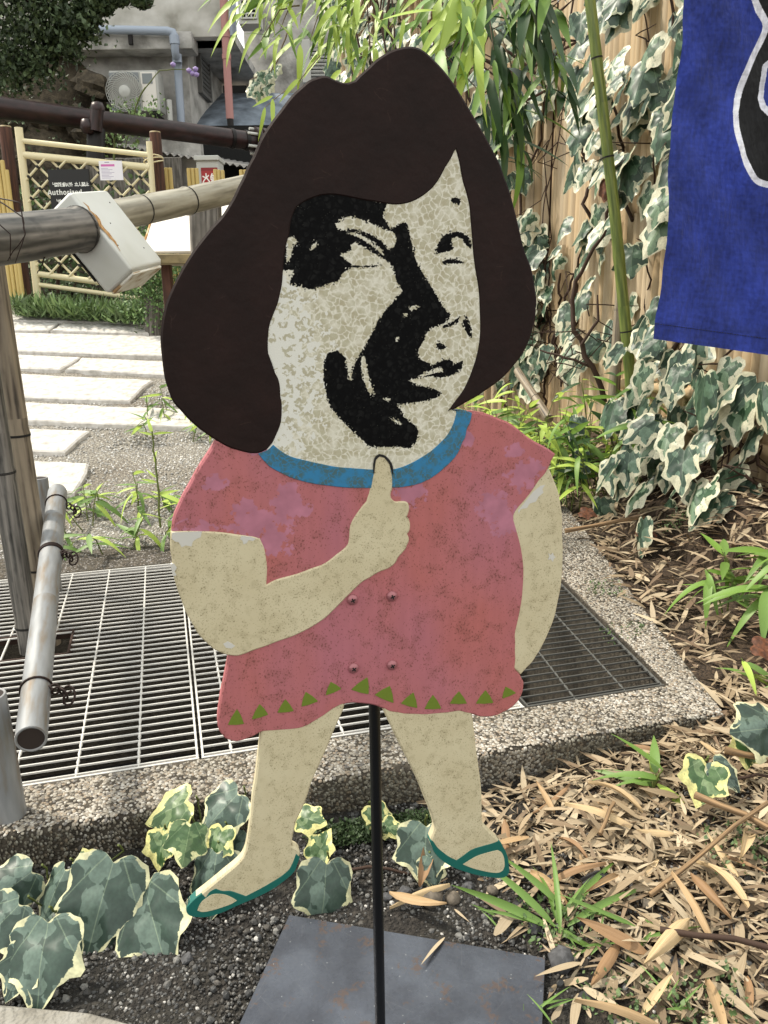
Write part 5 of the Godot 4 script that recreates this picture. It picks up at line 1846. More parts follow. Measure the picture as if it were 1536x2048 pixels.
func build_rail() -> void:
	var o := thing("bamboo_rail", "grey weathered bamboo rail that slopes up behind the white lamp box", "handrail")
	bamboo(o, "thick_cane", [Vector3(-1.0480, 1.3726, -2.0800), Vector3(-0.9880, 1.4025, -2.3200), Vector3(-0.8970, 1.4401, -2.5600)], [0.066, 0.064], "grey_bamboo", [0.965])
	bamboo(o, "thin_cane", [Vector3(-0.8922, 1.5005, -2.8400), Vector3(-0.8421, 1.5254, -2.9500), Vector3(-0.7518, 1.5833, -3.2500), Vector3(-0.5981, 1.6653, -3.6000), Vector3(-0.3863, 1.8055, -4.2000)], [0.050, 0.050], "rail_bamboo", [0.27, 0.52, 0.9])
	# the pair of uprights
	o = thing("bamboo_post", "split grey bamboo post on the near left, standing in the grating", "post")
	var f0 := Vector3(-1.2314, 0.0600, -2.5505)
	var t0 := f0 + Vector3(-0.006, 1.275, 0.02)
	bamboo(o, "cane", [f0, t0], [0.037, 0.037], "grey_bamboo", [0.075, 0.50, 0.86])
	o = thing("bamboo_post", "tan bamboo post just right of the grey one, standing in the grating cut-out", "post")
	var f1 := Vector3(-1.2275, 0.0200, -2.6936)
	bamboo(o, "cane", [f1, f1 + Vector3(-0.012, 1.335, 0.02)], [0.038, 0.038], "tan_bamboo", [0.09, 0.22, 0.58])
	o = thing("wire_tie", "loose black wires tangled over the bamboo rail at the left edge", "wire")
	for k in 3:
		var c := (Vector3(-0.9647, 1.4379, -2.2000)) + Vector3(r(-0.03, 0.03), 0, r(-0.03, 0.03))
		vine(o, [c + Vector3(-0.03, 0.05, 0.03), c + Vector3(r(-0.01, 0.05), r(0.0, 0.05), 0.06), c + Vector3(r(0.0, 0.07), -0.04, 0.07), c + Vector3(r(-0.03, 0.05), r(-0.12, -0.08), 0.06)], 0.0018, "wire", "strand")
	o = thing("wire_tie", "short dark wire hanging under the bamboo rail beside the lamp box", "wire")
	vine(o, [Vector3(-0.9401, 1.3671, -2.3600), Vector3(-0.9458, 1.3444, -2.3600), Vector3(-0.9565, 1.3271, -2.3600), Vector3(-0.9702, 1.3084, -2.3600)], 0.002, "wire", "strand")
	# grey steel pipes
	var steel := func(label: String, a: Vector3, e: Vector3, ra: float, re: float) -> Node3D:
		var p := thing("steel_pipe", label, "pipe")
		var b := Maker.new()
		var d := (e - a).normalized()
		b.tube([a, a.lerp(e, 0.33), a.lerp(e, 0.66), e], [ra, lerpf(ra, re, 0.33), lerpf(ra, re, 0.66), re], 28, false)
		put("tube", b.build(), M["pipe_steel"], p)
		b = Maker.new()                                                  # the wall of the open end and the bore
		var u := d.cross(Vector3(0.3, 0.5, 0.8)).normalized()
		var w := d.cross(u)
		var rows := []
		for q in [[ra, 0.0], [ra - 0.001, -0.0015], [ra - 0.0048, -0.0015], [ra - 0.0055, 0.001]]:
			var row := []
			for k in 29: row.append(a + d * q[1] + (u * cos(TAU * k / 28.0) + w * sin(TAU * k / 28.0)) * q[0])
			rows.append(row)
		b.sheet(rows)
		put("rim", b.build(), M["pipe_steel"], p)
		b = Maker.new()
		b.tube([a + d * 0.001, a + d * 0.35], [ra - 0.0055], 28, true)
		b.i.resize(28 * 6 + 26 * 3)
		put("bore", b.build(), M["pipe_inside"], p)
		return p
	var pa := Vector3(-0.7507, 0.3483, -1.5000)
	var pb := Vector3(-1.2382, 0.5247, -2.9500)
	var pipe: Node3D = steel.call("long grey steel pipe lying at a slant beside the bamboo posts, open end towards us", pa, pb, 0.0325, 0.035)
	var b := Maker.new()
	var dd := (pb - pa).normalized()
	b.lathe([Vector2(0.035, -0.01), Vector2(0.033, 0.012), Vector2(0.024, 0.022), Vector2(0, 0.026)], pb, Basis(dd.cross(Vector3.RIGHT).normalized().cross(dd), dd, dd.cross(Vector3.RIGHT).normalized()), 20)
	put("end_cap", b.build(), M["pipe_steel"], pipe)
	var ub := Vector3(-0.8707, 0.0950, -1.5910)
	steel.call("short upright grey pipe at the left edge under the near end of the long pipe", Vector3(ub.x - 0.005, (Vector3(-0.8411, 0.4025, -1.6200)).y, ub.z), Vector3(ub.x, 0.06, ub.z), 0.036, 0.037)
	var uf := Vector3(-1.3410, 0.5613, -3.0500)
	steel.call("upright rusty pipe behind the bamboo posts at the far end of the long pipe", uf, Vector3(uf.x, 0.05, uf.z), 0.029, 0.029)
	wire_tie("rusty wire tied round the far end of the long pipe", pa.lerp(pb, 0.92), dd, 0.035, 1, Vector3(1, 0.0, 0.2))
	wire_tie("rusty wire tied round the middle of the long pipe at the bamboo posts", pa.lerp(pb, 0.62), dd, 0.0345, 3, Vector3(1, 0.25, 0.2))
	wire_tie("rusty wire twisted round the near end of the long pipe", pa.lerp(pb, 0.12), dd, 0.033, 1, Vector3(1, 0.2, 0.1))
	# lamp box
	o = thing("lamp_box", "tilted white plastic lamp box with rust streaks on the bamboo rail", "lamp")
	var ax := Vector3(0.5914, -0.8063, 0.0086)
	var by := Vector3(0.1993, 0.1358, -0.9705)
	var bs := Basis(ax, by, ax.cross(by)).orthonormalized()
	o.transform = Transform3D(bs, Vector3(-0.8644, 1.4117, -2.666))
	b = Maker.new()
	b.box(Vector3.ZERO, Vector3(0.2835, 0.2194, 0.1273), 0.012)
	put("casing", b.build(), M["lantern_plastic"], o)
	b = Maker.new()
	b.box(Vector3(0.146, 0, 0), Vector3(0.012, 0.196, 0.104), 0.005)
	put("end_panel", b.build(), M["stained_plastic"], o)
	var rust := noise(341, 6.0, 3)
	b = Maker.new()                                                         # a flake of rust that runs down the ridge edge, a film on the plastic
	var rows := []
	for k in 12:
		var f := k / 11.0
		var xx := lerpf(-0.10, 0.075, f)
		var wd := 0.016 * sin(PI * clampf(f * 1.05, 0, 1)) * (1.0 + 0.8 * rust.get_noise_1d(f * 3.0)) + 0.0015
		var c := -0.088 + 0.012 * rust.get_noise_1d(f * 2.0 + 9.0) - 0.008 * f
		rows.append([Vector3(xx, c - wd * 0.5, 0.0642), Vector3(xx, c + wd, 0.0642)])
	b.sheet(rows)
	put("rust_streak", b.build(), M["rust_stain"], o)
	for q in [[-0.02, -0.03], [0.08, 0.05], [0.055, -0.085], [-0.09, 0.06]]:
		b = Maker.new()
		b.lathe([Vector2(0.0, 0.0015), Vector2(0.0022, 0.001), Vector2(0.0026, -0.001)], Vector3(q[0], q[1], 0.0637), Basis(Vector3.RIGHT, PI / 2), 8)
		put("screw", b.build(), M["dark_slot"], o)
	b = Maker.new()                                                         # grimy lower seam
	b.box(Vector3(-0.02, -0.1, -0.0655), Vector3(0.22, 0.012, 0.005), 0.001)
	b.box(Vector3(0.0, 0.0, -0.0660), Vector3(0.25, 0.19, 0.004), 0.001)
	put("seam", b.build(), M["node_dark"], o)

# ---------------------------------------------------------------- the painted cut-out
func board_uv(m: ArrayMesh, x0: float, x1: float, y0: float, y1: float) -> ArrayMesh:
	var a := m.surface_get_arrays(0)
	var t: PackedVector2Array = a[Mesh.ARRAY_TEX_UV]
	for k in t.size(): t[k] = Vector2((t[k].x * 1000.0 - x0) / (x1 - x0), (y1 - t[k].y * 1000.0) / (y1 - y0))
	a[Mesh.ARRAY_TEX_UV] = t
	var o := ArrayMesh.new()
	o.add_surface_from_arrays(Mesh.PRIMITIVE_TRIANGLES, a)
	return o

func build_stand() -> void:
	var o := thing("painted_cutout", "painted plywood cut-out of a girl in a pink dress on a steel stand", "cutout figure", Vector3(-0.018, 0, -1.05), deg_to_rad(14.0))
	var front := 0.040
	var back := 0.024
	var layer := func(called: String, flat: Array, level: int, mt: Material, ch := 0.0025, thick := true) -> MeshInstance3D:
		var b := Maker.new()
		var z := front + 0.0007 * (level - 2)
		b.prism(smooth(flat), z, back - 0.0004 * level if thick else z - 0.002, ch)
		return put(called, b.build(), mt, o)
	layer.call("arm", [232, 1021, 243, 1011, 248, 1002, 253, 991, 259, 977, 263, 961, 267, 940, 268, 918, 270, 896, 271, 874, 271, 854, 270, 835, 266, 810, 262, 788, 254, 766, 245, 746, 238, 734, 230, 722, 221, 713, 212, 704, 194, 724, 183, 826, 179, 958, 200, 999], 0, M["skin_paint"])
	layer.call("leg", [-162, 693, -168, 670, -172, 647, -176, 623, -180, 598, -185, 574, -188, 551, -192, 527, -195, 510, -198, 495, -201, 485, -205, 477, -216, 466, -230, 456, -246, 444, -263, 432, -273, 425, -282, 417, -287, 411, -288, 405, -285, 398, -279, 394, -268, 390, -257, 389, -237, 392, -218, 398, -193, 405, -168, 414, -149, 425, -133, 438, -128, 449, -125, 460, -123, 467, -127, 476, -135, 482, -133, 493, -130, 507, -126, 521, -119, 535, -110, 556, -102, 580, -89, 608, -77, 634, -68, 655, -59, 675, -54, 685, -49, 707, -99, 718], 0, M["skin_paint"])
	layer.call("leg", [-1, 696, 3, 681, 11, 660, 19, 640, 30, 613, 42, 585, 51, 563, 60, 539, 67, 518, 74, 498, 78, 483, 81, 469, 79, 461, 76, 454, 74, 446, 77, 435, 81, 425, 95, 407, 111, 393, 130, 381, 149, 371, 171, 362, 194, 356, 201, 359, 204, 365, 203, 377, 201, 391, 197, 404, 192, 414, 189, 421, 185, 426, 173, 441, 167, 448, 162, 455, 159, 459, 157, 470, 156, 495, 155, 518, 151, 552, 146, 585, 142, 618, 138, 650, 133, 676], 0, M["skin_paint"])
	var dress: MeshInstance3D = layer.call("dress", [-196, 1082, -201, 1076, -213, 1059, -222, 1047, -230, 1035, -237, 1023, -245, 1011, -252, 998, -258, 986, -261, 976, -263, 966, -242, 940, -223, 871, -205, 806, -204, 790, -207, 778, -210, 766, -214, 750, -218, 735, -221, 720, -224, 705, -225, 696, -225, 689, -223, 681, -220, 675, -216, 669, -210, 665, -203, 662, -196, 662, -187, 664, -179, 666, -168, 671, -154, 670, -140, 669, -127, 668, -114, 668, -103, 671, -93, 676, -81, 682, -70, 689, -60, 694, -50, 696, -40, 696, -30, 694, -18, 691, -7, 687, 3, 681, 13, 674, 23, 671, 34, 667, 50, 664, 66, 661, 83, 660, 100, 659, 109, 659, 117, 659, 126, 655, 136, 652, 144, 648, 151, 645, 163, 643, 174, 643, 187, 647, 200, 653, 208, 660, 213, 668, 216, 676, 217, 684, 217, 692, 214, 698, 210, 706, 204, 714, 204, 730, 203, 747, 203, 759, 202, 770, 205, 787, 208, 803, 211, 825, 212, 848, 212, 866, 210, 884, 207, 900, 203, 915, 198, 931, 194, 948, 198, 956, 209, 968, 220, 981, 229, 994, 240, 1006, 245, 1019, 252, 1031, 242, 1038, 232, 1044, 221, 1050, 210, 1057, 196, 1068, 182, 1078, 168, 1084, 154, 1090, 142, 1093, 129, 1095, 99, 1086, -35, 1054, -123, 1066], 1, M["dress_paint"])
	dress.mesh = board_uv(dress.mesh, -275, 260, 640, 1100)
	M["dress_paint"].albedo_texture = dress_picture(-275, 260, 640, 1100)
	var face: MeshInstance3D = layer.call("face", [-109, 1362, -27, 1369, 71, 1393, 103, 1416, 118, 1376, 133, 1312, 144, 1236, 144, 1180, 132, 1136, 112, 1111, 102, 1098, 119, 1094, 111, 1079, 94, 1056, 63, 1035, 25, 1020, -5, 1022, -34, 1026, -74, 1034, -111, 1046, -142, 1060, -136, 1073, -127, 1091, -126, 1122, -128, 1159, -137, 1189, -124, 1240, -113, 1286, -105, 1324], 2, M["face_paint"])
	face.mesh = board_uv(face.mesh, -145, 147, 1015, 1420)
	M["face_paint"].albedo_texture = face_picture(-145, 147, 1015, 1420)
	layer.call("collar", [-132, 1067, -123, 1059, -111, 1051, -93, 1045, -73, 1039, -54, 1034, -34, 1031, -20, 1029, -5, 1027, 9, 1026, 25, 1026, 43, 1031, 60, 1039, 75, 1048, 88, 1059, 97, 1069, 103, 1080, 106, 1089, 108, 1097, 118, 1097, 129, 1094, 127, 1083, 122, 1072, 120, 1062, 116, 1055, 112, 1045, 106, 1036, 98, 1028, 88, 1020, 78, 1013, 66, 1007, 57, 1004, 46, 1002, 34, 1001, 22, 1001, 0, 1002, -23, 1004, -36, 1005, -50, 1007, -65, 1010, -80, 1013, -97, 1018, -114, 1025, -126, 1032, -138, 1040, -144, 1047, -151, 1057, -139, 1061], 3, M["collar_paint"], 0.0006)
	layer.call("hair", [-135, 1065, -152, 1057, -175, 1062, -189, 1068, -203, 1078, -218, 1090, -230, 1102, -240, 1115, -248, 1126, -252, 1140, -255, 1154, -256, 1176, -256, 1199, -254, 1212, -251, 1225, -246, 1240, -239, 1254, -231, 1268, -222, 1282, -211, 1297, -199, 1311, -188, 1323, -176, 1335, -168, 1346, -162, 1355, -156, 1366, -150, 1376, -144, 1388, -137, 1399, -129, 1415, -120, 1428, -112, 1438, -104, 1447, -92, 1461, -79, 1472, -71, 1478, -63, 1481, -56, 1483, -49, 1483, -42, 1480, -35, 1478, -30, 1477, -25, 1478, -19, 1480, -14, 1485, -5, 1492, 5, 1501, 14, 1507, 23, 1512, 35, 1516, 46, 1518, 57, 1517, 66, 1513, 74, 1507, 87, 1496, 100, 1482, 113, 1465, 126, 1447, 140, 1427, 154, 1406, 161, 1394, 166, 1382, 173, 1367, 179, 1350, 187, 1325, 195, 1298, 200, 1287, 205, 1277, 209, 1264, 212, 1251, 215, 1234, 214, 1221, 213, 1210, 210, 1195, 205, 1181, 197, 1166, 187, 1154, 175, 1141, 162, 1131, 149, 1123, 136, 1115, 119, 1107, 103, 1099, 94, 1097, 103, 1109, 115, 1124, 122, 1137, 128, 1152, 133, 1168, 136, 1184, 137, 1202, 136, 1222, 134, 1249, 129, 1274, 126, 1293, 124, 1312, 122, 1330, 120, 1347, 116, 1362, 111, 1376, 107, 1394, 103, 1410, 98, 1400, 91, 1390, 84, 1378, 76, 1368, 69, 1362, 60, 1356, 52, 1352, 43, 1349, 29, 1347, 16, 1348, 2, 1350, -14, 1352, -30, 1355, -45, 1357, -54, 1357, -62, 1356, -72, 1353, -81, 1349, -90, 1343, -95, 1334, -98, 1325, -100, 1313, -103, 1305, -107, 1288, -109, 1272, -111, 1257, -114, 1246, -117, 1236, -123, 1223, -128, 1211, -130, 1200, -131, 1190, -131, 1178, -128, 1166, -125, 1157, -121, 1149, -119, 1138, -119, 1127, -118, 1119, -118, 1111, -119, 1100, -121, 1091, -127, 1078], 4, M["hair_paint"])
	layer.call("raised_arm", [-263, 966, -245, 965, -226, 963, -210, 961, -195, 958, -183, 955, -170, 952, -162, 950, -155, 947, -153, 942, -150, 933, -149, 925, -148, 914, -148, 903, -149, 894, -150, 884, -139, 889, -125, 892, -113, 894, -101, 897, -88, 901, -76, 904, -65, 910, -57, 916, -48, 922, -41, 929, -39, 938, -38, 948, -37, 954, -35, 959, -30, 967, -24, 975, -19, 981, -15, 985, -13, 991, -11, 996, -9, 1005, -7, 1015, -5, 1025, -4, 1035, -3, 1039, -2, 1042, 0, 1044, 3, 1045, 6, 1045, 9, 1044, 13, 1040, 17, 1034, 19, 1027, 20, 1021, 21, 1014, 21, 1006, 20, 999, 18, 994, 18, 989, 20, 985, 24, 982, 30, 982, 38, 981, 41, 979, 42, 977, 43, 971, 42, 966, 40, 960, 43, 955, 44, 950, 44, 945, 43, 940, 40, 936, 42, 931, 42, 925, 40, 921, 38, 916, 33, 910, 27, 904, 24, 898, 19, 893, 11, 889, 3, 887, -6, 883, -13, 879, -20, 876, -26, 872, -35, 864, -45, 855, -59, 842, -74, 829, -89, 820, -104, 813, -121, 807, -138, 803, -155, 798, -172, 794, -182, 791, -192, 789, -199, 790, -206, 792, -215, 797, -223, 803, -232, 814, -240, 825, -247, 841, -253, 856, -258, 875, -262, 891, -265, 910, -265, 930, -266, 944, -265, 956], 4, M["skin_paint"], 0.0018)
	layer.call("thumb_outline", [-5, 1023, -5, 1035, -2, 1044, 3, 1047, 10, 1045, 17, 1038, 21, 1029, 21, 1019, 20, 1019, 18, 1030, 13, 1038, 8, 1043, 3, 1044, 0, 1042, -3, 1034, -4, 1022], 5, M["black_paint"], 0.0002, false)
	var ls: MeshInstance3D = layer.call("sandal", [-124, 461, -128, 449, -133, 438, -149, 425, -168, 414, -193, 405, -218, 398, -237, 392, -257, 389, -268, 390, -279, 394, -285, 398, -288, 405, -287, 411, -282, 417, -273, 425, -265, 430, -260, 422, -253, 431, -245, 434, -236, 428, -226, 426, -216, 420, -204, 412, -185, 419, -167, 427, -153, 434, -140, 444, -134, 455, -129, 468], 1, M["sandal_paint"], 0.0006)
	var rs: MeshInstance3D = layer.call("sandal", [74, 450, 74, 445, 77, 435, 81, 425, 95, 407, 111, 393, 130, 381, 149, 371, 171, 362, 194, 356, 201, 359, 204, 365, 203, 377, 201, 391, 197, 404, 192, 414, 189, 421, 185, 426, 177, 424, 158, 422, 140, 419, 128, 412, 116, 405, 105, 413, 94, 424, 84, 436, 78, 447], 1, M["sandal_paint"], 0.0006)
	for q in [[ls, [-273, 404, -270, 411, -265, 418, -259, 422, -251, 426, -242, 425, -232, 421, -224, 415, -217, 408, -225, 404, -234, 402, -246, 400, -259, 399, -267, 400]], [rs, [126, 396, 136, 401, 148, 406, 166, 409, 183, 410, 189, 405, 193, 397, 195, 386, 195, 376, 192, 370, 186, 368, 173, 371, 159, 377, 143, 385]]]:
		var b := Maker.new()
		b.prism(smooth(q[1]), front + 0.0007 * 0.0, front - 0.003, 0.0003)
		put("toes", b.build(), M["skin_paint"], q[0])
	for q in [[-262, 965, -226, 963, -228, 956, -234, 954, -238, 951, -240, 945, -247, 947, -252, 945, -255, 952, -259, 953, -263, 957], [-178, 953, -167, 951, -160, 948, -164, 945, -169, 947, -172, 943, -176, 942, -177, 947, -180, 949], [199, 955, 210, 968, 220, 980, 231, 988, 238, 989, 234, 983, 236, 978, 229, 973, 225, 966, 216, 964, 212, 958, 203, 957, 200, 951], [247, 889, 251, 886, 254, 889, 256, 884, 259, 882, 256, 880, 255, 875, 251, 880, 247, 879, 249, 884], [-267, 924, -263, 925, -260, 919, -263, 914, -261, 909, -265, 908, -266, 912], [-210, 809, -204, 812, -199, 808, -195, 804, -200, 801, -207, 803]]:
		var b := Maker.new()
		var p := PackedVector2Array()
		for k in range(0, q.size(), 2): p.append(Vector2(q[k], q[k + 1]) * 0.001)
		b.prism(p, front + 0.0017 if q[0] < 100 else front - 0.0011, front - 0.004, 0.0)
		put("bare_patch", b.build(), M["bare_primer"], o)
	var tris := [[-212, 690, -198, 712, -190, 688], [-180, 693, -168, 715, -157, 697], [-145, 698, -133, 717, -122, 697], [-112, 702, -105, 724, -88, 707], [-78, 714, -70, 734, -55, 721], [-42, 718, -18, 734, -17, 707], [-9, 705, 14, 716, 19, 688], [29, 686, 48, 701, 54, 675], [64, 672, 77, 693, 90, 669], [102, 675, 116, 693, 129, 671], [142, 669, 157, 689, 170, 666], [183, 671, 188, 690, 205, 677]]
	for q in tris:
		var b := Maker.new()
		var p := PackedVector2Array()
		for k in 3:                                                     # slightly rounded corners, painted by hand
			var a := Vector2(q[k * 2], q[k * 2 + 1]) * 0.001
			var e := Vector2(q[(k * 2 + 2) % 6], q[(k * 2 + 3) % 6]) * 0.001
			var w := Vector2(q[(k * 2 + 4) % 6], q[(k * 2 + 5) % 6]) * 0.001
			p.append(a.lerp(w, 0.12)); p.append(a.lerp((e + w) * 0.5, 0.03)); p.append(a.lerp(e, 0.12))
			p.append(a.lerp(e, 0.5) + (a.lerp(e, 0.5) - (a + e + w) / 3.0) * 0.1)
		b.prism(p, front + 0.0003, front - 0.003, 0.0002)
		put("hem_triangle", b.build(), M["green_paint"], o)
	for q in [[-0.0366, 0.8509], [0.0181, 0.8499], [-0.0377, 0.7503], [0.0170, 0.7475]]:
		var at := Vector3(q[0], q[1], front - 0.0008)
		var face_out := Basis(Vector3.RIGHT, PI / 2)
		var b := Maker.new()
		b.lathe([Vector2(0.0078, 0.0), Vector2(0.0078, 0.0008), Vector2(0.0070, 0.0030), Vector2(0.0048, 0.0048), Vector2(0.0022, 0.0055), Vector2(0, 0.0056)], at, face_out, 24)
		var bolt := put("bolt", b.build(), M["pink_bolt"], o)
		b = Maker.new()
		var tw := Basis(Vector3.BACK, r(0.3, 0.6))
		b.box(at + Vector3(0, 0, 0.0050), Vector3(0.0066, 0.0017, 0.0016), 0.0, tw)
		b.box(at + Vector3(0, 0, 0.0051), Vector3(0.0017, 0.0066, 0.0016), 0.0, tw)
		put("cross_slot", b.build(), M["dark_slot"], bolt)
	var b := Maker.new()
	b.tube([Vector3(0, 0.004, 0), Vector3(0, 0.9, 0)], [0.0085], 20)
	put("pole", b.build(), M["pole_steel"], o)
	b = Maker.new()
	b.box(Vector3(-0.01, 0.80, 0.0155), Vector3(0.10, 0.15, 0.012), 0.002)
	put("bracket", b.build(), M["pole_steel"], o)
	b = Maker.new()                                                         # square foot, turned on the ground, its far corner under gravel
	b.box(Vector3.ZERO, Vector3(0.517, 0.006, 0.52), 0.0015)
	var uv := b.t
	for k in uv.size(): uv[k] = uv[k] * 1.0
	put("base_plate", b.build(), M["plate_steel"], o, Transform3D(Basis(Vector3.UP, deg_to_rad(-13.2 - 14.0)), Vector3(0.004, 0.014, 0.0)))

# ---------------------------------------------------------------- the blue banner
func build_flag() -> void:
	var o := thing("banner", "blue cloth banner with a black brush character outlined in white", "banner")
	var w := 0.46
	var top := 2.05
	var rows := []
	var uvs := []
	for y in 60:
		var v := y / 59.0
		var row := []
		var uv := []
		for x in 36:
			var u := x / 35.0
			var left := lerpf(0.5035, 0.4985, v) + 0.005 * sin(v * 17.0) * v
			var drop := lerpf(top, 1.158 - 0.072 * u * 1.9 * 0.5, v)
			var p := Vector3(left + u * w, drop, -1.5 + 0.11 * u)
			p.z += 0.020 * sin(u * 8.0 + v * 1.6 + 0.8) * (0.3 + v) + 0.005 * sin(v * 19.0 + u * 7.0) + 0.003 * sin(v * 43.0 - u * 29.0) + 0.002 * sin(v * 71.0 + u * 53.0)
			row.append(p)
			uv.append(Vector2(u, v))
		rows.append(row); uvs.append(uv)
	var b := Maker.new()
	b.sheet(rows, uvs)
	# print: u runs 0.46 m, v runs from the rod down
	var wpx := 760
	var hpx := 1480
	var img := Image.create(wpx, hpx, false, Image.FORMAT_RGB8)
	img.fill(Color(0.15, 0.215, 0.53))
	var outer := PackedVector2Array()
	for q in [[0.227, 0.384], [0.255, 0.405], [0.285, 0.427], [0.277, 0.448], [0.250, 0.479], [0.226, 0.519], [0.218, 0.544], [0.218, 0.573], [0.234, 0.609], [0.254, 0.635], [0.279, 0.660], [0.314, 0.685], [0.360, 0.695], [0.461, 0.698], [0.556, 0.680], [0.610, 0.637], [0.625, 0.572], [0.602, 0.486], [0.555, 0.424], [0.521, 0.348], [0.191, 0.341], [0.209, 0.365]]: outer.append(Vector2(q[0] * wpx, q[1] * hpx))
	var sm := PackedVector2Array()
	for k in outer.size():
		var p0 := outer[(k + outer.size() - 1) % outer.size()]
		var p1 := outer[k]
		var p2 := outer[(k + 1) % outer.size()]
		var p3 := outer[(k + 2) % outer.size()]
		for e in 4: sm.append(p1.cubic_interpolate(p2, p0, p3, e / 4.0))
	fill_poly(img, sm, Color(0.86, 0.86, 0.90))
	for q in Geometry2D.offset_polygon(sm, -17.0): fill_poly(img, q, Color(0.075, 0.075, 0.085))
	var hole := PackedVector2Array()
	for q in [[0.320, 0.494], [0.316, 0.522], [0.317, 0.544], [0.328, 0.557], [0.350, 0.567], [0.433, 0.573], [0.492, 0.549], [0.498, 0.509], [0.443, 0.478], [0.363, 0.476]]: hole.append(Vector2(q[0] * wpx, q[1] * hpx))
	for q in Geometry2D.offset_polygon(hole, 15.0, Geometry2D.JOIN_ROUND): fill_poly(img, q, Color(0.86, 0.86, 0.90))
	fill_poly(img, hole, Color(0.15, 0.215, 0.53))
	var weave := noise(351, 0.02, 5)
	for y in hpx:
		for x in wpx:
			var k := 1.0 + 0.16 * weave.get_noise_2d(x * 3.0, y * 0.5) + 0.10 * weave.get_noise_2d(x * 0.6, y * 4.0) + (0.05 if (x + y) % 3 == 0 else -0.03) + 0.22 * weave.get_noise_2d(x * 0.22 + 50, y * 0.15)
			var c := img.get_pixel(x, y)
			img.set_pixel(x, y, Color(c.r * k, c.g * k, c.b * k))
	M["flag_cloth"].albedo_texture = itex(img)
	bump(M["flag_cloth"], M["_fine"], 0.25)
	put("cloth", b.build(), M["flag_cloth"], o)
	b = Maker.new()                                                     # turned-up hem with its stitching
	var hem := []
	for k in [57, 59]:
		var row := []
		for x in 36: row.append((rows[k][x] as Vector3) + Vector3(0, 0.0, 0.0016))
		hem.append(row)
	b.sheet(hem, [uvs[50], uvs[52]])
	put("hem", b.build(), M["flag_cloth"], o)
	b = Maker.new()
	for x in 35:
		var a: Vector3 = (rows[57][x] as Vector3).lerp(rows[58][x], 0.2) + Vector3(0, 0, 0.0024)
		var e: Vector3 = (rows[57][x + 1] as Vector3).lerp(rows[58][x + 1], 0.2) + Vector3(0, 0, 0.0024)
		for q in 3: b.tube([a.lerp(e, q / 3.0), a.lerp(e, q / 3.0 + 0.2)], [0.0006], 4)
	put("stitching", b.build(), M["black_paint"], o).set_meta("kind", "stuff")
	b = Maker.new()
	b.tube([Vector3(0.42, top, -1.5 - 0.02), Vector3(1.05, top, -1.37)], [0.011], 12)
	put("rod", b.build(), M["tan_bamboo"], o)
	b = Maker.new()
	b.tube([Vector3(1.04, 0.02, -1.372), Vector3(1.04, 2.12, -1.372)], [0.02], 12)
	put("pole", b.build(), M["tan_bamboo"], o)

# ---------------------------------------------------------------- plants
func ground_ivy(label: String, list: Array, root: Vector3) -> void:      # [place, length, angle of the tip in degrees (90 = towards us), kind, lift of the face]
	var o := thing("ivy", label, "ivy", Vector3.ZERO, 0, "variegated ivy plants")
	for q in list:
		var at: Vector3 = q[0]
		var a := deg_to_rad(q[2])
		var tip := Vector3(cos(a), 0, 0) + Vector3(0, -0.62, 0.78) * sin(a)
		var face := Vector3(r(-0.45, 0.45) + 0.1 * cos(a), 0.68 + r(-0.15, 0.3), 0.66 + r(-0.2, 0.1))
		var len_: float = q[1]
		add_leaf(o, at - tip.normalized() * len_ * 0.42, tip, face, len_, q[3], r(0.95, 1.12))
		var hold := at - tip.normalized() * len_ * 0.42
		vine(o, [hold, hold + Vector3(0, -0.03, -0.02), (hold + root) * 0.5 + Vector3(0, -0.03, 0)], 0.0022, "stem_green", "stalk")
	vine(o, [root, root + Vector3(0.1, 0.01, 0), root + Vector3(0.22, 0.0, 0.01)], 0.004, "vine")

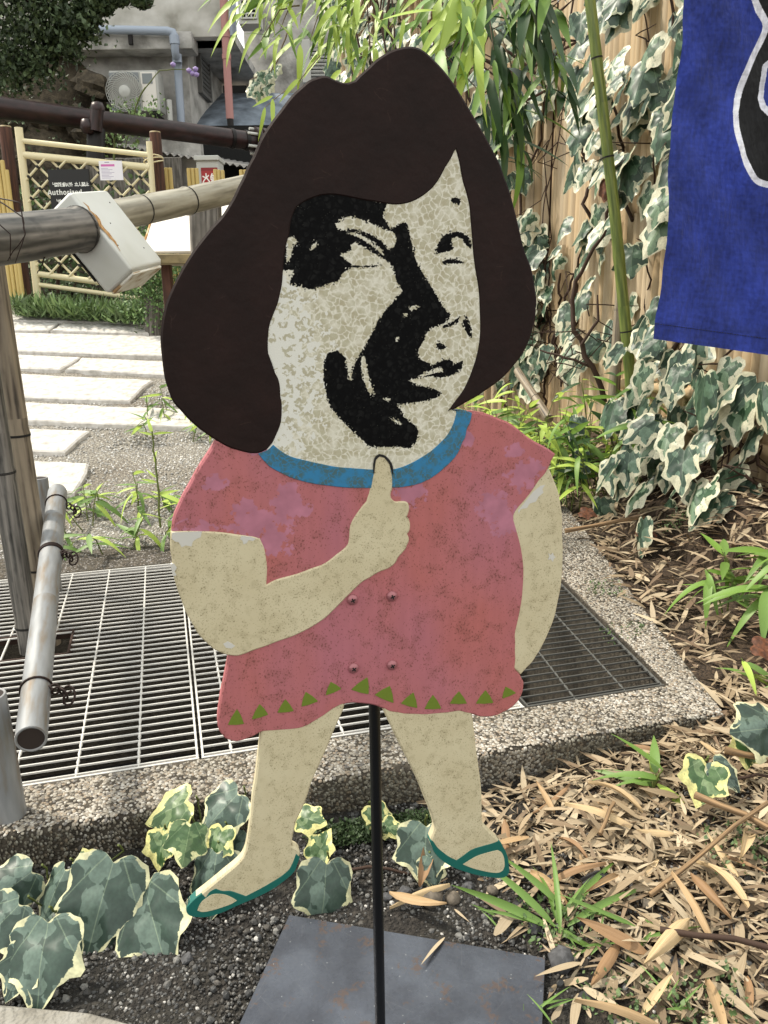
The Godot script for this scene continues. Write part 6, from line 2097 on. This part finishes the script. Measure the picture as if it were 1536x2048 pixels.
func build_plants() -> void:
	ground_ivy("large grey-green ivy leaves with cream edges in the lower left corner", [
		[Vector3(-0.7586, 0.0900, -1.3845), 0.115, 140, "fore_ivy"], [Vector3(-0.6868, 0.0850, -1.3703), 0.145, 115, "fore_ivy"], [Vector3(-0.5719, 0.1000, -1.3576), 0.185, 98, "fore_ivy"], [Vector3(-0.4857, 0.0500, -1.3508), 0.165, 65, "fore_ivy"],
		[Vector3(-0.6439, 0.0850, -1.2150), 0.165, 88, "fore_ivy"], [Vector3(-0.7488, 0.0800, -1.2960), 0.12, 130, "fore_ivy"], [Vector3(-0.6813, 0.0500, -1.2050), 0.11, 110, "fore_ivy"], [Vector3(-0.5837, 0.0300, -1.3344), 0.10, 75, "fore_ivy"],
		[Vector3(-0.6825, 0.0400, -1.3453), 0.10, 100, "fore_ivy"], [Vector3(-0.6455, 0.0900, -1.4419), 0.055, 240, "fore_ivy_pale"]], Vector3(-0.7225, 0.0000, -1.4475))
	ground_ivy("ivy with cream and green leaves climbing the kerb beside the left foot", [
		[Vector3(-0.4874, 0.1400, -1.5695), 0.125, 165, "fore_ivy_pale"], [Vector3(-0.4946, 0.1100, -1.4722), 0.085, 100, "fore_ivy_pale"], [Vector3(-0.4291, 0.1300, -1.4661), 0.095, 95, "fore_green"], [Vector3(-0.3661, 0.1600, -1.5333), 0.14, 140, "fore_ivy"],
		[Vector3(-0.3658, 0.1200, -1.4729), 0.085, 105, "fore_ivy_pale"], [Vector3(-0.3696, 0.0800, -1.4136), 0.145, 95, "fore_ivy"], [Vector3(-0.3203, 0.0700, -1.5115), 0.09, 100, "fore_ivy"], [Vector3(-0.1844, 0.0800, -1.5818), 0.085, 20, "fore_ivy_pale"]], Vector3(-0.4055, 0.0000, -1.5348))
	ground_ivy("single ivy leaf with a pale right half standing behind the left sandal", [[Vector3(-0.1279, 0.0700, -1.3957), 0.14, 88, "fore_ivy"], [Vector3(-0.1499, 0.0700, -1.4835), 0.075, 300, "fore_ivy_pale"]], Vector3(-0.1428, 0.0000, -1.5053))
	ground_ivy("small round cream ivy leaves at the kerb behind the black pole", [[Vector3(-0.0291, 0.0500, -1.6469), 0.075, 60, "fore_ivy_pale"], [Vector3(-0.0044, 0.0300, -1.6268), 0.055, 50, "fore_ivy_pale"]], Vector3(-0.0263, 0.0000, -1.6394))
	ground_ivy("ivy leaf hanging straight down behind the right sandal", [[Vector3(0.0801, 0.0700, -1.5032), 0.15, 95, "fore_ivy"], [Vector3(0.0957, 0.0400, -1.4680), 0.08, 80, "fore_ivy"]], Vector3(0.0840, 0.0000, -1.5750))
	ground_ivy("grey ivy leaf with a white rim on the dry leaves at the right", [[Vector3(0.7364, 0.1500, -1.6278), 0.125, 115, "fore_ivy_pale"], [Vector3(0.7817, 0.1600, -1.6357), 0.095, 50, "fore_ivy"]], Vector3(0.7898, 0.1000, -1.6848))
	ground_ivy("large ivy leaf cut by the right picture edge", [[Vector3(0.9133, 0.2000, -1.7366), 0.17, 172, "fore_ivy"], [Vector3(0.8823, 0.1600, -1.7396), 0.095, 110, "fore_ivy_pale"]], Vector3(0.9733, 0.1200, -1.8255))

	wall_ivy("dense ivy between the green bamboo stem and the blue banner", 0.10, 1.55, 1.62, 2.95, 0.05, 0.30, 92, 0.175, 7, 0.28, false)
	wall_ivy("thinner ivy to the left of the green bamboo stem, over bare fence", 1.25, 2.75, 0.75, 1.75, 0.05, 0.25, 40, 0.155, 7, 0.28)
	wall_ivy("sparse ivy between the stem and the banner's lower corner", 0.35, 1.2, 0.85, 1.55, 0.04, 0.18, 13, 0.16, 3, 0.4)
	wall_ivy("ivy hanging forward from the fence at the right edge, below the banner", -0.75, 0.35, 0.35, 1.15, 0.10, 0.42, 56, 0.165, 7, 0.25)
	wall_ivy("lowest ivy trails reaching out over the dry leaves at the right", -0.70, 0.45, 0.22, 0.62, 0.28, 0.62, 22, 0.15, 4, 0.2)
	wall_ivy("ivy behind the hanging bamboo leaves, right of the brown hair", 2.25, 3.6, 1.2, 3.3, 0.05, 0.30, 84, 0.175, 9, 0.28)
	wall_ivy("ivy on the far end of the fence, above the brown hair", 3.2, 4.7, 2.5, 4.1, 0.05, 0.30, 90, 0.19, 9, 0.35, false)
	wall_ivy("pale ivy low behind the right side of the hair", 2.3, 3.2, 0.5, 1.3, 0.05, 0.28, 26, 0.16, 3, 0.5)
	# ivy trail hanging before the grey building
	var o := thing("ivy", "short ivy trail with round pale leaves in front of the dark recess", "ivy", Vector3.ZERO, 0, "variegated ivy plants")
	vine(o, [Vector3(-0.4587, 2.5376, -4.6000), Vector3(-0.5026, 2.4236, -4.6000), Vector3(-0.5582, 2.3432, -4.6000), Vector3(-0.6637, 2.3095, -4.6000)], 0.004, "twig")
	for q in [Vector3(-0.6648, 2.2908, -4.6000), Vector3(-0.6319, 2.3208, -4.6000), Vector3(-0.6004, 2.2805, -4.6000), Vector3(-0.5447, 2.3547, -4.6000), Vector3(-0.5650, 2.3129, -4.6000), Vector3(-0.5249, 2.3893, -4.6000), Vector3(-0.6168, 2.3602, -4.6000)]: add_leaf(o, q, Vector3(r(-0.6, 0.4), -1, 0.2), Vector3(r(-0.5, 0.5), 0.4, 1), 0.085, "wall_ivy_pale")

	# the green bamboo stem, and an old stake beside it
	o = thing("bamboo", "slender green bamboo stem leaning left in front of the fence", "bamboo")
	var g0 := Vector3(1.3989, 0.5104, -4.4000)
	var g1 := Vector3(1.0065, 2.7412, -4.4000)
	bamboo(o, "culm", [g0 + (g0 - g1).normalized() * 0.35, g0, g0.lerp(g1, 0.5) + Vector3(0.012, 0, 0), g1], [0.034, 0.026], "green_culm", [0.40, 0.485, 0.60, 0.745, 0.88])
	o = thing("bamboo_stake", "old grey bamboo stake standing behind the green stem", "stake")
	bamboo(o, "cane", [Vector3(1.3296, 0.6521, -4.6000), Vector3(1.3281, 1.2863, -4.6000)], [0.034, 0.026], "tan_bamboo", [0.3, 0.75])
	o = thing("bamboo_stake", "pale bamboo pole lying against the foot of the fence", "stake")
	bamboo(o, "cane", [Vector3(1.0874, 0.4234, -5.2000), Vector3(0.9890, 0.6679, -5.9000)], [0.03, 0.028], "tan_bamboo", [0.4])
	o = thing("vine", "thick brown vine trunk twisting up the fence left of the green stem", "vine")
	vine(o, [Vector3(1.3065, 0.6039, -4.7500), Vector3(1.2363, 0.7956, -4.7500), Vector3(1.1344, 1.0097, -4.8000), Vector3(1.1083, 1.1795, -4.8500), Vector3(1.1727, 1.3471, -4.8500), Vector3(1.2775, 1.5383, -4.8500), Vector3(1.3163, 1.6994, -4.8500)], 0.016, "vine")
	vine(o, [Vector3(1.2363, 0.7956, -4.7500), Vector3(1.0832, 0.8516, -4.8000), Vector3(0.9530, 0.8899, -4.9000)], 0.009, "vine")
	vine(o, [Vector3(1.1561, 0.9264, -4.7500), Vector3(1.2645, 1.0667, -4.7500), Vector3(1.2550, 1.2061, -4.8000)], 0.010, "vine")
	for k in 9:
		var a := (Vector3(1.1255, 0.9553, -4.7500)) + Vector3(r(-0.15, 0.2), r(-0.2, 0.15), r(-0.1, 0.05))
		vine(o, [a, a + Vector3(r(-0.15, 0.15), r(-0.1, 0.1), 0.03), a + Vector3(r(-0.3, 0.3), r(-0.2, 0.2), 0.02)], 0.004, "vine", "branch")
	o = thing("vine", "tangle of dark twigs on the fence above the hanging bamboo", "vine")
	for k in 14:
		var a := (Vector3(0.8265, 2.8003, -5.6000)) + Vector3(r(-0.45, 0.35), r(-0.35, 0.25), r(-0.25, 0.1))
		vine(o, [a, a + Vector3(r(-0.3, 0.3), r(-0.15, 0.2), 0.04), a + Vector3(r(-0.5, 0.5), r(-0.4, 0.3), 0.03)], r(0.005, 0.012), "vine", "branch")
	o = thing("vine", "upright brown stems rising on the far end of the fence", "vine")
	for k in 9:
		var a := (Vector3(-0.0587, 2.7924, -6.6000)) + Vector3(r(-0.2, 0.55), 0, r(-0.2, 0.2))
		vine(o, [a + Vector3(0, -0.6, 0), a, a + Vector3(r(-0.1, 0.1), 0.4, 0), a + Vector3(r(-0.15, 0.15), 0.9, 0)], r(0.006, 0.014), "vine", "branch")

	o = put("dead_leaf", leaf_mesh(0.4, -0.3, 0.4, 501), M["dead_leaf"], self, Transform3D(leaf_basis(Vector3(-0.1, -1, 0.1), Vector3(-0.8, 0.2, 0.7), 0.085), Vector3(1.2179, 1.8248, -4.6200)))
	tag(o, "dark reddish dead leaf caught on the fence beside the green bamboo stem", "dead leaf")
	# bamboo foliage
	var br := ["bamboo_leaf_bright", "bamboo_leaf_bright", "bamboo_leaf"]
	var dk := ["bamboo_leaf_deep", "bamboo_leaf_deep", "bamboo_leaf"]
	o = thing("bamboo_branch", "bright yellow-green bamboo leaves in front of the building at the top", "bamboo")
	for q in [[Vector3(-0.3587, 2.7032, -4.3000), Vector3(-0.6127, 2.5002, -4.2000), 22], [Vector3(-0.2711, 2.7358, -4.4000), Vector3(-0.4646, 2.4540, -4.3000), 26], [Vector3(-0.1544, 2.7681, -4.5000), Vector3(-0.3305, 2.4366, -4.4000), 26], [Vector3(-0.0323, 2.8003, -4.6000), Vector3(-0.2399, 2.3950, -4.5000), 26], [Vector3(-0.0844, 2.7126, -4.6000), Vector3(-0.1434, 2.3729, -4.6000), 22], [Vector3(-0.3648, 2.5582, -4.3000), Vector3(-0.5500, 2.3752, -4.2000), 12], [Vector3(-0.2580, 2.6883, -4.2000), Vector3(-0.5044, 2.5292, -4.1000), 12], [Vector3(0.0160, 2.6817, -4.8000), Vector3(-0.0815, 2.3489, -4.7000), 13]]:
		bamboo_spray(o, q[0], q[1], q[2], 0.21, 0.09, 0.8, br)
	o = thing("bamboo_branch", "small drooping twig of yellow-green leaves left of the hair", "bamboo")
	vine(o, [Vector3(-0.2322, 2.1665, -3.6000), Vector3(-0.3165, 2.0766, -3.6000), Vector3(-0.4215, 2.0079, -3.6000), Vector3(-0.4640, 1.9769, -3.6000)], 0.002, "twig", "twig")
	for q in [[Vector3(-0.4311, 2.0191, -3.6000), Vector3(-0.75, -0.45, 0.1), 0.10], [Vector3(-0.4317, 2.0080, -3.6000), Vector3(-0.05, -1, 0.1), 0.13], [Vector3(-0.4640, 1.9769, -3.6000), Vector3(-0.25, -1, 0.1), 0.12], [Vector3(-0.3204, 2.0803, -3.6000), Vector3(-0.7, -0.7, 0), 0.12], [Vector3(-0.3113, 2.2035, -3.6000), Vector3(-0.05, -1, 0.1), 0.17]]: add_blade(o, q[0], q[1], Vector3(0.3, 0.35, 1), q[2], "bamboo_leaf_bright")
	o = thing("bamboo_branch", "broad bright green bamboo leaves touching the top right of the hair", "bamboo")
	for q in [[Vector3(0.4635, 2.3562, -3.3000), Vector3(0.2681, 2.0828, -3.2000), 22], [Vector3(0.4218, 2.3904, -3.4000), Vector3(0.2118, 2.1670, -3.3000), 18], [Vector3(0.3632, 2.2623, -3.2000), Vector3(0.2779, 1.9863, -3.1000), 14]]: bamboo_spray(o, q[0], q[1], q[2], 0.26, 0.07, 0.6, ["bamboo_leaf", "bamboo_leaf_bright"])
	o = thing("bamboo_branch", "long dark bamboo leaves hanging down right of the hair", "bamboo")
	for q in [[Vector3(0.4525, 2.5922, -4.0000), Vector3(0.5392, 2.0544, -3.9000), 16], [Vector3(0.6544, 2.5560, -3.9000), Vector3(0.6891, 2.2627, -3.8000), 18], [Vector3(0.6067, 2.5520, -4.0000), Vector3(0.8006, 2.1509, -3.9000), 14], [Vector3(0.5595, 2.3856, -4.1000), Vector3(0.6472, 1.9699, -4.0000), 22], [Vector3(0.5411, 2.2009, -4.1000), Vector3(0.6411, 1.8004, -4.0000), 22], [Vector3(0.7080, 2.2699, -3.9000), Vector3(0.7599, 2.0717, -3.9000), 8]]: bamboo_spray(o, q[0], q[1], q[2] + 4, 0.27, 0.07, 2.4, dk)
	o = thing("bamboo_branch", "bamboo leaves along the top edge above the hair", "bamboo")
	for q in [[Vector3(0.3694, 2.8173, -4.6000), Vector3(0.0891, 2.5472, -4.5000), 16], [Vector3(0.5204, 2.7935, -4.6000), Vector3(0.3134, 2.5665, -4.5000), 15], [Vector3(0.6992, 2.5399, -3.8000), Vector3(0.5233, 2.3564, -3.7000), 10]]: bamboo_spray(o, q[0], q[1], q[2], 0.22, 0.10, 0.8, ["bamboo_leaf", "bamboo_leaf_bright", "bamboo_leaf"])

	# low bamboo grass
	bamboo_grass("bright bamboo grass at the foot of the fence, right of the pink shoulder", Vector3(0.98, 0.14, -4.5), 0.40, 0.62, 24, 8, 0.23, ["bamboo_leaf_bright", "grass_leaf", "bamboo_leaf_bright"])
	bamboo_grass("darker bamboo grass below the green bamboo stem", Vector3(1.24, 0.24, -4.3), 0.28, 0.62, 17, 7, 0.22, ["grass_leaf", "bamboo_leaf", "bamboo_leaf_deep"])
	bamboo_grass("bamboo grass fringe directly behind the pink shoulder", Vector3(0.78, 0.10, -4.9), 0.30, 0.55, 14, 7, 0.21, ["bamboo_leaf_bright", "grass_leaf"])
	bamboo_grass("broad-leaved bamboo grass at the right, under the ivy", Vector3(1.28, 0.18, -2.62), 0.13, 0.20, 7, 6, 0.21, ["grass_leaf", "bamboo_leaf"])
	bamboo_grass("small bamboo grass by the right picture edge above the big ivy leaf", Vector3(1.20, 0.16, -2.12), 0.13, 0.13, 6, 5, 0.14, ["grass_leaf", "bamboo_leaf_bright"])
	bamboo_grass("two-leaved bamboo shoot at the right end of the kerb", Vector3(0.6555, 0.1000, -1.6983), 0.03, 0.09, 2, 4, 0.16, ["grass_leaf", "bamboo_leaf_bright"])
	bamboo_grass("bamboo grass tuft on the far kerb left of the sleeve", Vector3(-1.2822, 0.1000, -3.7465), 0.30, 0.20, 17, 6, 0.17, ["bamboo_leaf_bright", "grass_leaf", "grass_leaf"])
	bamboo_grass("weedy grass behind the left shoulder of the dress", Vector3(-1.2194, 0.1600, -5.0722), 0.36, 0.20, 13, 6, 0.15, ["bamboo_leaf_bright", "grass_leaf"])
	o = thing("bamboo_shoot", "single tall bamboo shoot rising over the gravel left of the sleeve", "bamboo")
	vine(o, [Vector3(-1.0953, 0.1473, -3.7500), Vector3(-1.0863, 0.3854, -3.7500), Vector3(-1.0899, 0.5319, -3.7500), Vector3(-1.0911, 0.6232, -3.7500)], 0.005, "stem_green")
	for q in [[Vector3(-1.0896, 0.6136, -3.7500), Vector3(-0.35, 1, 0.1), 0.10], [Vector3(-1.0881, 0.6040, -3.7500), Vector3(-0.8, 0.35, 0.2), 0.08], [Vector3(-1.0877, 0.6088, -3.7500), Vector3(0.9, 0.25, 0.2), 0.10], [Vector3(-1.0906, 0.4713, -3.7500), Vector3(-0.1, 1, 0.1), 0.09], [Vector3(-1.0898, 0.3731, -3.7500), Vector3(-0.8, 0.4, 0.3), 0.10], [Vector3(-1.0905, 0.3111, -3.7500), Vector3(0.8, 0.4, 0.3), 0.11], [Vector3(-1.0924, 0.3978, -3.7500), Vector3(-0.6, 0.7, 0.3), 0.08]]: add_blade(o, q[0], q[1], Vector3(0, 0.5, 1), q[2], "bamboo_leaf_bright")

	# grass seedlings among the litter
	var seedlings := [[Vector3(0.3373, 0.0200, -1.3284), 0.20, 10, "long arching grass blades between stones, right of the black pole's plate"], [Vector3(0.4921, 0.0400, -1.2974), 0.15, 6, "thin grass seedling left of the straw at the lower right"], [Vector3(0.2583, 0.0100, -1.1206), 0.09, 7, "grass blades at the corner of the steel plate"], [Vector3(0.3802, 0.0200, -1.2580), 0.08, 6, "small grass beside the rounded grey stone"], [Vector3(0.4875, 0.0400, -1.1147), 0.07, 6, "short weeds among straw at the bottom edge"], [Vector3(0.2077, 0.0100, -1.3349), 0.07, 3, "tiny grass blade below the right sandal"]]
	for q in seedlings:
		o = thing("grass_tuft", q[3], "grass", q[0])
		for k in q[2]:
			var a := r(0, TAU)
			add_blade(o, Vector3(r(-0.03, 0.03), -0.004, r(-0.03, 0.03)), Vector3(cos(a) * 0.8, r(0.35, 1.4), sin(a) * 0.6), Vector3(-cos(a) * 0.3, 0.8, 0.5), q[1] * r(0.5, 1.1), "grass_leaf", "blade", 0.42)
	# moss and liverwort along the kerb
	leafy_mass("moss", self, 4200, 0.011, [Color(0.035, 0.065, 0.02), Color(0.05, 0.085, 0.03), Color(0.025, 0.045, 0.015)], func() -> Vector3:
		var p := (Vector3(-0.1490, 0.0000, -1.5972)).lerp(Vector3(0.1484, 0.0200, -1.6555), r(0, 1))
		var w := r(-0.02, 0.06)
		return Vector3(p.x + r(-0.05, 0.05), land(p.x, p.z) + r(0.0, 0.025) * (1.0 if r(0, 1) < 0.5 else 0.5), p.z - w * 0.8))
	leafy_mass("weeds", self, 1100, 0.012, [Color(0.07, 0.12, 0.04), Color(0.11, 0.165, 0.06)], func() -> Vector3:
		var c: Vector3 = [Vector3(0.8300, 0.1200, -2.5651), Vector3(1.2987, 0.2000, -3.4174), Vector3(0.7566, 0.1200, -1.4736), Vector3(0.4039, 0.0300, -1.1253), Vector3(0.3337, 0.0200, -1.3350), Vector3(0.5604, 0.0500, -1.1246), Vector3(0.8657, 0.1200, -2.9542)][rng.randi() % 7]
		var p := c + Vector3(r(-1, 1), 0, r(-1, 1)) * 0.07
		return Vector3(p.x, land(p.x, p.z) + r(0.005, 0.035), p.z))

# ---------------------------------------------------------------- gravel, stones, dry leaves
func spot_on_land(x0: float, x1: float, z0: float, z1: float) -> Vector3:
	var x := r(x0, x1)
	var z := r(z0, z1)
	return Vector3(x, land(x, z), z)

func outside_drain(p: Vector3, margin := 0.0) -> bool:
	var q := Vector2(p.x + 0.014, p.z + 1.05).rotated(deg_to_rad(-13.2))
	if absf(q.x) < 0.262 and absf(q.y) < 0.265 and not (q.x < -0.12 and q.y < -0.235): return false      # the steel plate is swept clean
	var st := drain_st(p.x, p.z)
	var right := 1.84 + (st.y + 0.187) * 0.30
	return st.y < -0.195 + margin or st.x > right + 0.02 - margin or st.y > 1.93

func build_litter() -> void:
	# dark grit in front of the kerb
	var xf := []
	var cs := []
	var greys := [Color(0.055, 0.055, 0.055), Color(0.095, 0.093, 0.09), Color(0.04, 0.038, 0.036), Color(0.17, 0.165, 0.155), Color(0.075, 0.068, 0.06)]
	for k in 24000:
		var p := spot_on_land(-1.0, 0.95, -1.75, -0.92)
		if not outside_drain(p): continue
		if p.x > 0.25 and r(0, 1) < 0.55: continue
		var s := r(0.003, 0.0068) if r(0, 1) < 0.95 else r(0.009, 0.014)
		xf.append(Transform3D(Basis.from_euler(Vector3(r(0, 6), r(0, 6), r(0, 6))) * Basis.from_scale(Vector3(s * 1.3, s, s)), p + Vector3(0, s * 0.2, 0)))
		cs.append(greys[rng.randi() % 5] * r(0.7, 1.3) if r(0, 1) < 0.97 else Color(0.48, 0.46, 0.43))
	scatter("grit", stone_mesh(411, 0.4, 3), M["pebble"], xf, cs)
	# pale gravel of the path
	xf = []; cs = []
	for k in 15000:
		var p := spot_on_land(-2.3, 0.6, -5.8, -3.45)
		if not outside_drain(p): continue
		var s := r(0.006, 0.014)
		xf.append(Transform3D(Basis.from_euler(Vector3(r(0, 6), r(0, 6), r(0, 6))) * Basis.from_scale(Vector3(s * 1.3, s * 0.7, s)), p + Vector3(0, s * 0.1, 0)))
		cs.append(Color(0.56, 0.545, 0.52) * r(0.5, 1.3))
	scatter("path_gravel", stone_mesh(412, 0.4, 3), M["pebble"], xf, cs)
	# single stones
	var stones := [[0, 0, 0.062,2,"dark angular stone at the edge of the straw"], [0, 0, 0.05,0,"rounded grey stone right of the steel plate"], [0, 0, 0.032,0,"grey chip of stone above the plate's right corner"], [0, 0, 0.036,0,"pale grey stone beside the long grass blades"], [0, 0, 0.05,1,"smooth brown-grey pebble below the right leg"], [0, 0, 0.036,0,"upright grey stone beside the black pole"], [0, 0, 0.033,1,"brownish stone right of the smooth pebble"], [0, 0, 0.026,0,"small light stone touching the black pole"], [0, 0, 0.018,0,"tiny grey stone between two larger ones"], [0, 0, 0.03,1,"brown stone in the straw on the right"], [0, 0, 0.026,1,"brown stone under the right sandal's toe"], [0, 0, 0.026,0,"grey stone under the arch of the right sandal"], [0, 0, 0.026,0,"pale stone on the dark grit at the left"], [0, 0, 0.03,2,"dark chip below the straw"], [0, 0, 0.03,0,"grey stone half under the dry leaves"], [0, 0, 0.03,0,"light stone near the bottom right"], [0, 0, 0.035,0,"grey stone at the bottom right edge"], [0, 0, 0.035,2,"dark stone left of the bottom straw"]]
	var at := [Vector3(0.4380, 0.0200, -1.4346), Vector3(0.3262, 0.0200, -1.2446), Vector3(0.2907, 0.0200, -1.3319), Vector3(0.3896, 0.0200, -1.3367), Vector3(0.0880, 0.0200, -1.4119), Vector3(0.0315, 0.0200, -1.4306), Vector3(0.1336, 0.0200, -1.4140), Vector3(-0.0091, 0.0200, -1.4211), Vector3(0.0557, 0.0200, -1.3982), Vector3(0.5315, 0.0200, -1.3694), Vector3(0.2211, 0.0200, -1.4359), Vector3(0.1689, 0.0200, -1.4489), Vector3(-0.3921, 0.0200, -1.2655), Vector3(0.2724, 0.0200, -1.3912), Vector3(0.3429, 0.0200, -1.4562), Vector3(0.5352, 0.0200, -1.2198), Vector3(0.6168, 0.0200, -1.1363), Vector3(0.3594, 0.0200, -1.1563)]
	for k in stones.size():
		var q: Array = stones[k]
		var o := put("stone", stone_mesh(420 + k, 0.35, 0 if k in [1, 4, 6, 10] else 5), M["stone_%d" % q[3]])
		var s: float = q[2]
		o.transform = Transform3D(Basis.from_euler(Vector3(r(-0.3, 0.3), r(0, 6), r(-0.3, 0.3))) * Basis.from_scale(Vector3(s * 1.15, s * 0.75, s)), Vector3(at[k].x, land(at[k].x, at[k].z) + s * 0.2, at[k].z))
		tag(o, q[4], "stone")
	# straw: bamboo sheaths and leaves, fine ones as one mass
	var tans := [Color(0.46, 0.395, 0.31), Color(0.55, 0.49, 0.40), Color(0.37, 0.31, 0.235), Color(0.62, 0.565, 0.475), Color(0.28, 0.22, 0.165), Color(0.22, 0.165, 0.125)]
	for e in 3:
		xf = []; cs = []
		for k in [5000, 6500, 4800][e]:
			var p: Vector3
			if e < 2: p = spot_on_land(0.10, 1.45, -2.2, -0.9)
			else: p = spot_on_land(0.35 if k % 4 == 0 else 0.75, 1.62, -6.9, -1.9)
			if not outside_drain(p, 0.03 if e == 2 else -0.03): continue
			var dens := clampf((p.x + 0.45 * (-p.z - 1.35) - 0.19) * 3.0, 0.04, 1.0)
			if e < 2 and r(0, 1) > dens: continue
			var s: float = [r(0.04, 0.115), r(0.018, 0.05), r(0.055, 0.14)][e]
			var up := (Vector3.UP + Vector3(r(-0.5, 0.5), 0, r(-0.5, 0.5))).normalized()
			xf.append(Transform3D(leaf_basis(Vector3(r(-1, 1), r(-0.12, 0.12), r(-1, 1)), up, 1.0) * Basis.from_scale(Vector3(s * r(0.6, 1.35), s, s * 0.5)), p + Vector3(0, r(0.002, 0.02), 0)))
			cs.append(tans[rng.randi() % (6 if e == 2 else 5)] * r(0.8, 1.2))
		scatter("leaf_litter", bamboo_leaves[[0, 3, 1][e]], M["dry_leaf"], xf, cs)
	xf = []; cs = []
	for k in 46:
		var s := r(0.03, 0.09)
		xf.append(Transform3D(leaf_basis(Vector3(1, r(-0.1, 0.1), r(-0.5, 0.2)), Vector3(r(-0.4, 0.4), 1, r(-0.4, 0.4)), 1.0) * Basis.from_scale(Vector3(s, s, s * 0.5)), dr(r(0.95, 1.74), r(0.012, 0.07), r(0.057, 0.07))))
		cs.append(tans[rng.randi() % 4])
	scatter("leaf_litter", bamboo_leaves[3], M["dry_leaf"], xf, cs)
	# the larger dry leaves that lie on top
	var sheath := []
	for k in 4:
		var b := Maker.new()
		var rows := []
		for j in 8:
			var f := j / 7.0
			var wd := 0.085 * pow(sin(PI * pow(f * 0.97 + 0.02, 0.7)), 0.8)
			var row := []
			for x in 5:
				var u := x / 4.0 * 2.0 - 1.0
				row.append(Vector3(u * wd, f, 0.06 * [1.0, -1.0, 0.5, -0.4][k] * (1.0 - u * u) + [0.08, 0.14, -0.05, 0.03][k] * sin(f * PI)))
			rows.append(row)
		b.sheet(rows)
		sheath.append(b.build())
	var seats := [Vector3(0.5086, 0.0500, -1.6832), Vector3(0.6032, 0.1000, -1.6296), Vector3(0.4561, 0.0500, -1.7456), Vector3(0.4018, 0.0500, -1.6660), Vector3(0.5572, 0.1000, -1.5744), Vector3(0.3939, 0.0500, -1.5736), Vector3(0.4234, 0.0500, -1.5049), Vector3(0.5850, 0.1000, -1.4705), Vector3(0.6283, 0.1000, -1.3993), Vector3(0.4911, 0.0500, -1.4326), Vector3(0.7225, 0.1000, -1.3899), Vector3(0.4863, 0.1000, -1.2327), Vector3(0.6118, 0.1000, -1.2427), Vector3(0.7056, 0.1000, -1.3054), Vector3(0.4421, 0.0500, -1.2624), Vector3(0.5746, 0.1000, -1.1724), Vector3(0.5841, 0.1000, -1.2944), Vector3(0.6459, 0.1000, -1.1711), Vector3(0.5746, 0.1000, -1.1075), Vector3(0.4379, 0.1000, -1.1098), Vector3(0.3428, 0.0500, -1.4355), Vector3(0.3073, 0.0500, -1.4750), Vector3(0.6408, 0.1000, -1.5368), Vector3(0.7067, 0.1000, -1.4518), Vector3(0.4618, 0.1000, -1.0790), Vector3(0.7992, 0.1000, -1.5160), Vector3(0.2761, 0.0500, -1.6307), Vector3(0.3253, 0.0500, -1.5751), Vector3(0.1293, 0.0500, -1.4292), Vector3(0.0662, 0.0500, -1.4410), Vector3(0.0017, 0.0500, -1.4050), Vector3(0.8218, 0.1000, -1.8622), Vector3(0.7145, 0.1000, -1.8174), Vector3(0.5990, 0.0500, -1.7634)]
	for k in seats.size():
		var p: Vector3 = seats[k]
		var o := put("dry_bamboo_leaf", sheath[k % 4], M["dry_sheath_%d" % (k % 3)])
		var s := r(0.085, 0.16)
		o.transform = Transform3D(leaf_basis(Vector3(r(-1, 1), r(-0.1, 0.25), r(-1, 1)), Vector3(r(-0.35, 0.35), 1, r(-0.2, 0.5)), 1.0) * Basis.from_scale(Vector3(s * r(0.7, 1.2), s, s)), Vector3(p.x, land(p.x, p.z) + r(0.018, 0.035), p.z))
		tag(o, "curled tan bamboo sheath lying on top of the dry leaf litter at the right", "dry leaf", "curled bamboo sheaths on the leaf litter")
	for q in [[Vector3(0.5333, 0.0500, -1.3661), Vector3(0.8301, 0.1600, -1.5117), 0.006, "long straight dry bamboo twig across the straw at the right"], [Vector3(0.5183, 0.0600, -1.2627), Vector3(0.6983, 0.0700, -1.2068), 0.007, "dark stick lying on the straw near the bottom right"], [Vector3(0.6946, 0.1400, -1.5703), Vector3(0.8129, 0.1300, -1.4674), 0.009, "flattened brown cane in the straw below the grey ivy leaf"], [Vector3(0.4776, 0.0600, -1.5448), Vector3(0.5275, 0.0900, -1.6168), 0.006, "crooked pale twig standing in the straw"], [Vector3(0.8220, 0.1600, -1.7190), Vector3(0.9410, 0.1400, -1.6829), 0.010, "split cane lying at the right edge below the ivy"], [Vector3(0.8553, 0.1400, -3.6213), Vector3(1.2306, 0.2000, -3.6248), 0.012, "fallen cane on the litter behind the kerb"]]:
		var o := thing("twig", q[3], "twig")
		var b := Maker.new()
		b.tube([q[0], (q[0] as Vector3).lerp(q[1], 0.35) + Vector3(0, 0.003, 0.002), (q[0] as Vector3).lerp(q[1], 0.7) + Vector3(0, 0.006, -0.002), q[1]], [q[2], q[2] * 0.8], 8)
		put("stick", b.build(), M["dry_twig"] if not ("dark" in q[3]) else M["vine"], o)
	for q in [[Vector3(1.1418, 0.1600, -3.4942), "brown curled broad leaf on the litter right of the kerb"], [Vector3(0.9880, 0.1300, -3.9296), "reddish-brown crumpled leaf behind the right arm"], [Vector3(1.1207, 0.1600, -2.2710), "large brown dead leaf at the right edge below the bamboo grass"]]:
		var o := put("dead_leaf", leaf_mesh(0.5, 0.35, 0.5, 500), M["dead_leaf"])
		o.transform = Transform3D(leaf_basis(Vector3(0.8, 0.1, 0.5), Vector3(-0.2, 1, 0.4), 0.065), (q[0] as Vector3) + Vector3(0, 0.02, 0))
		tag(o, q[1], "dead leaf")
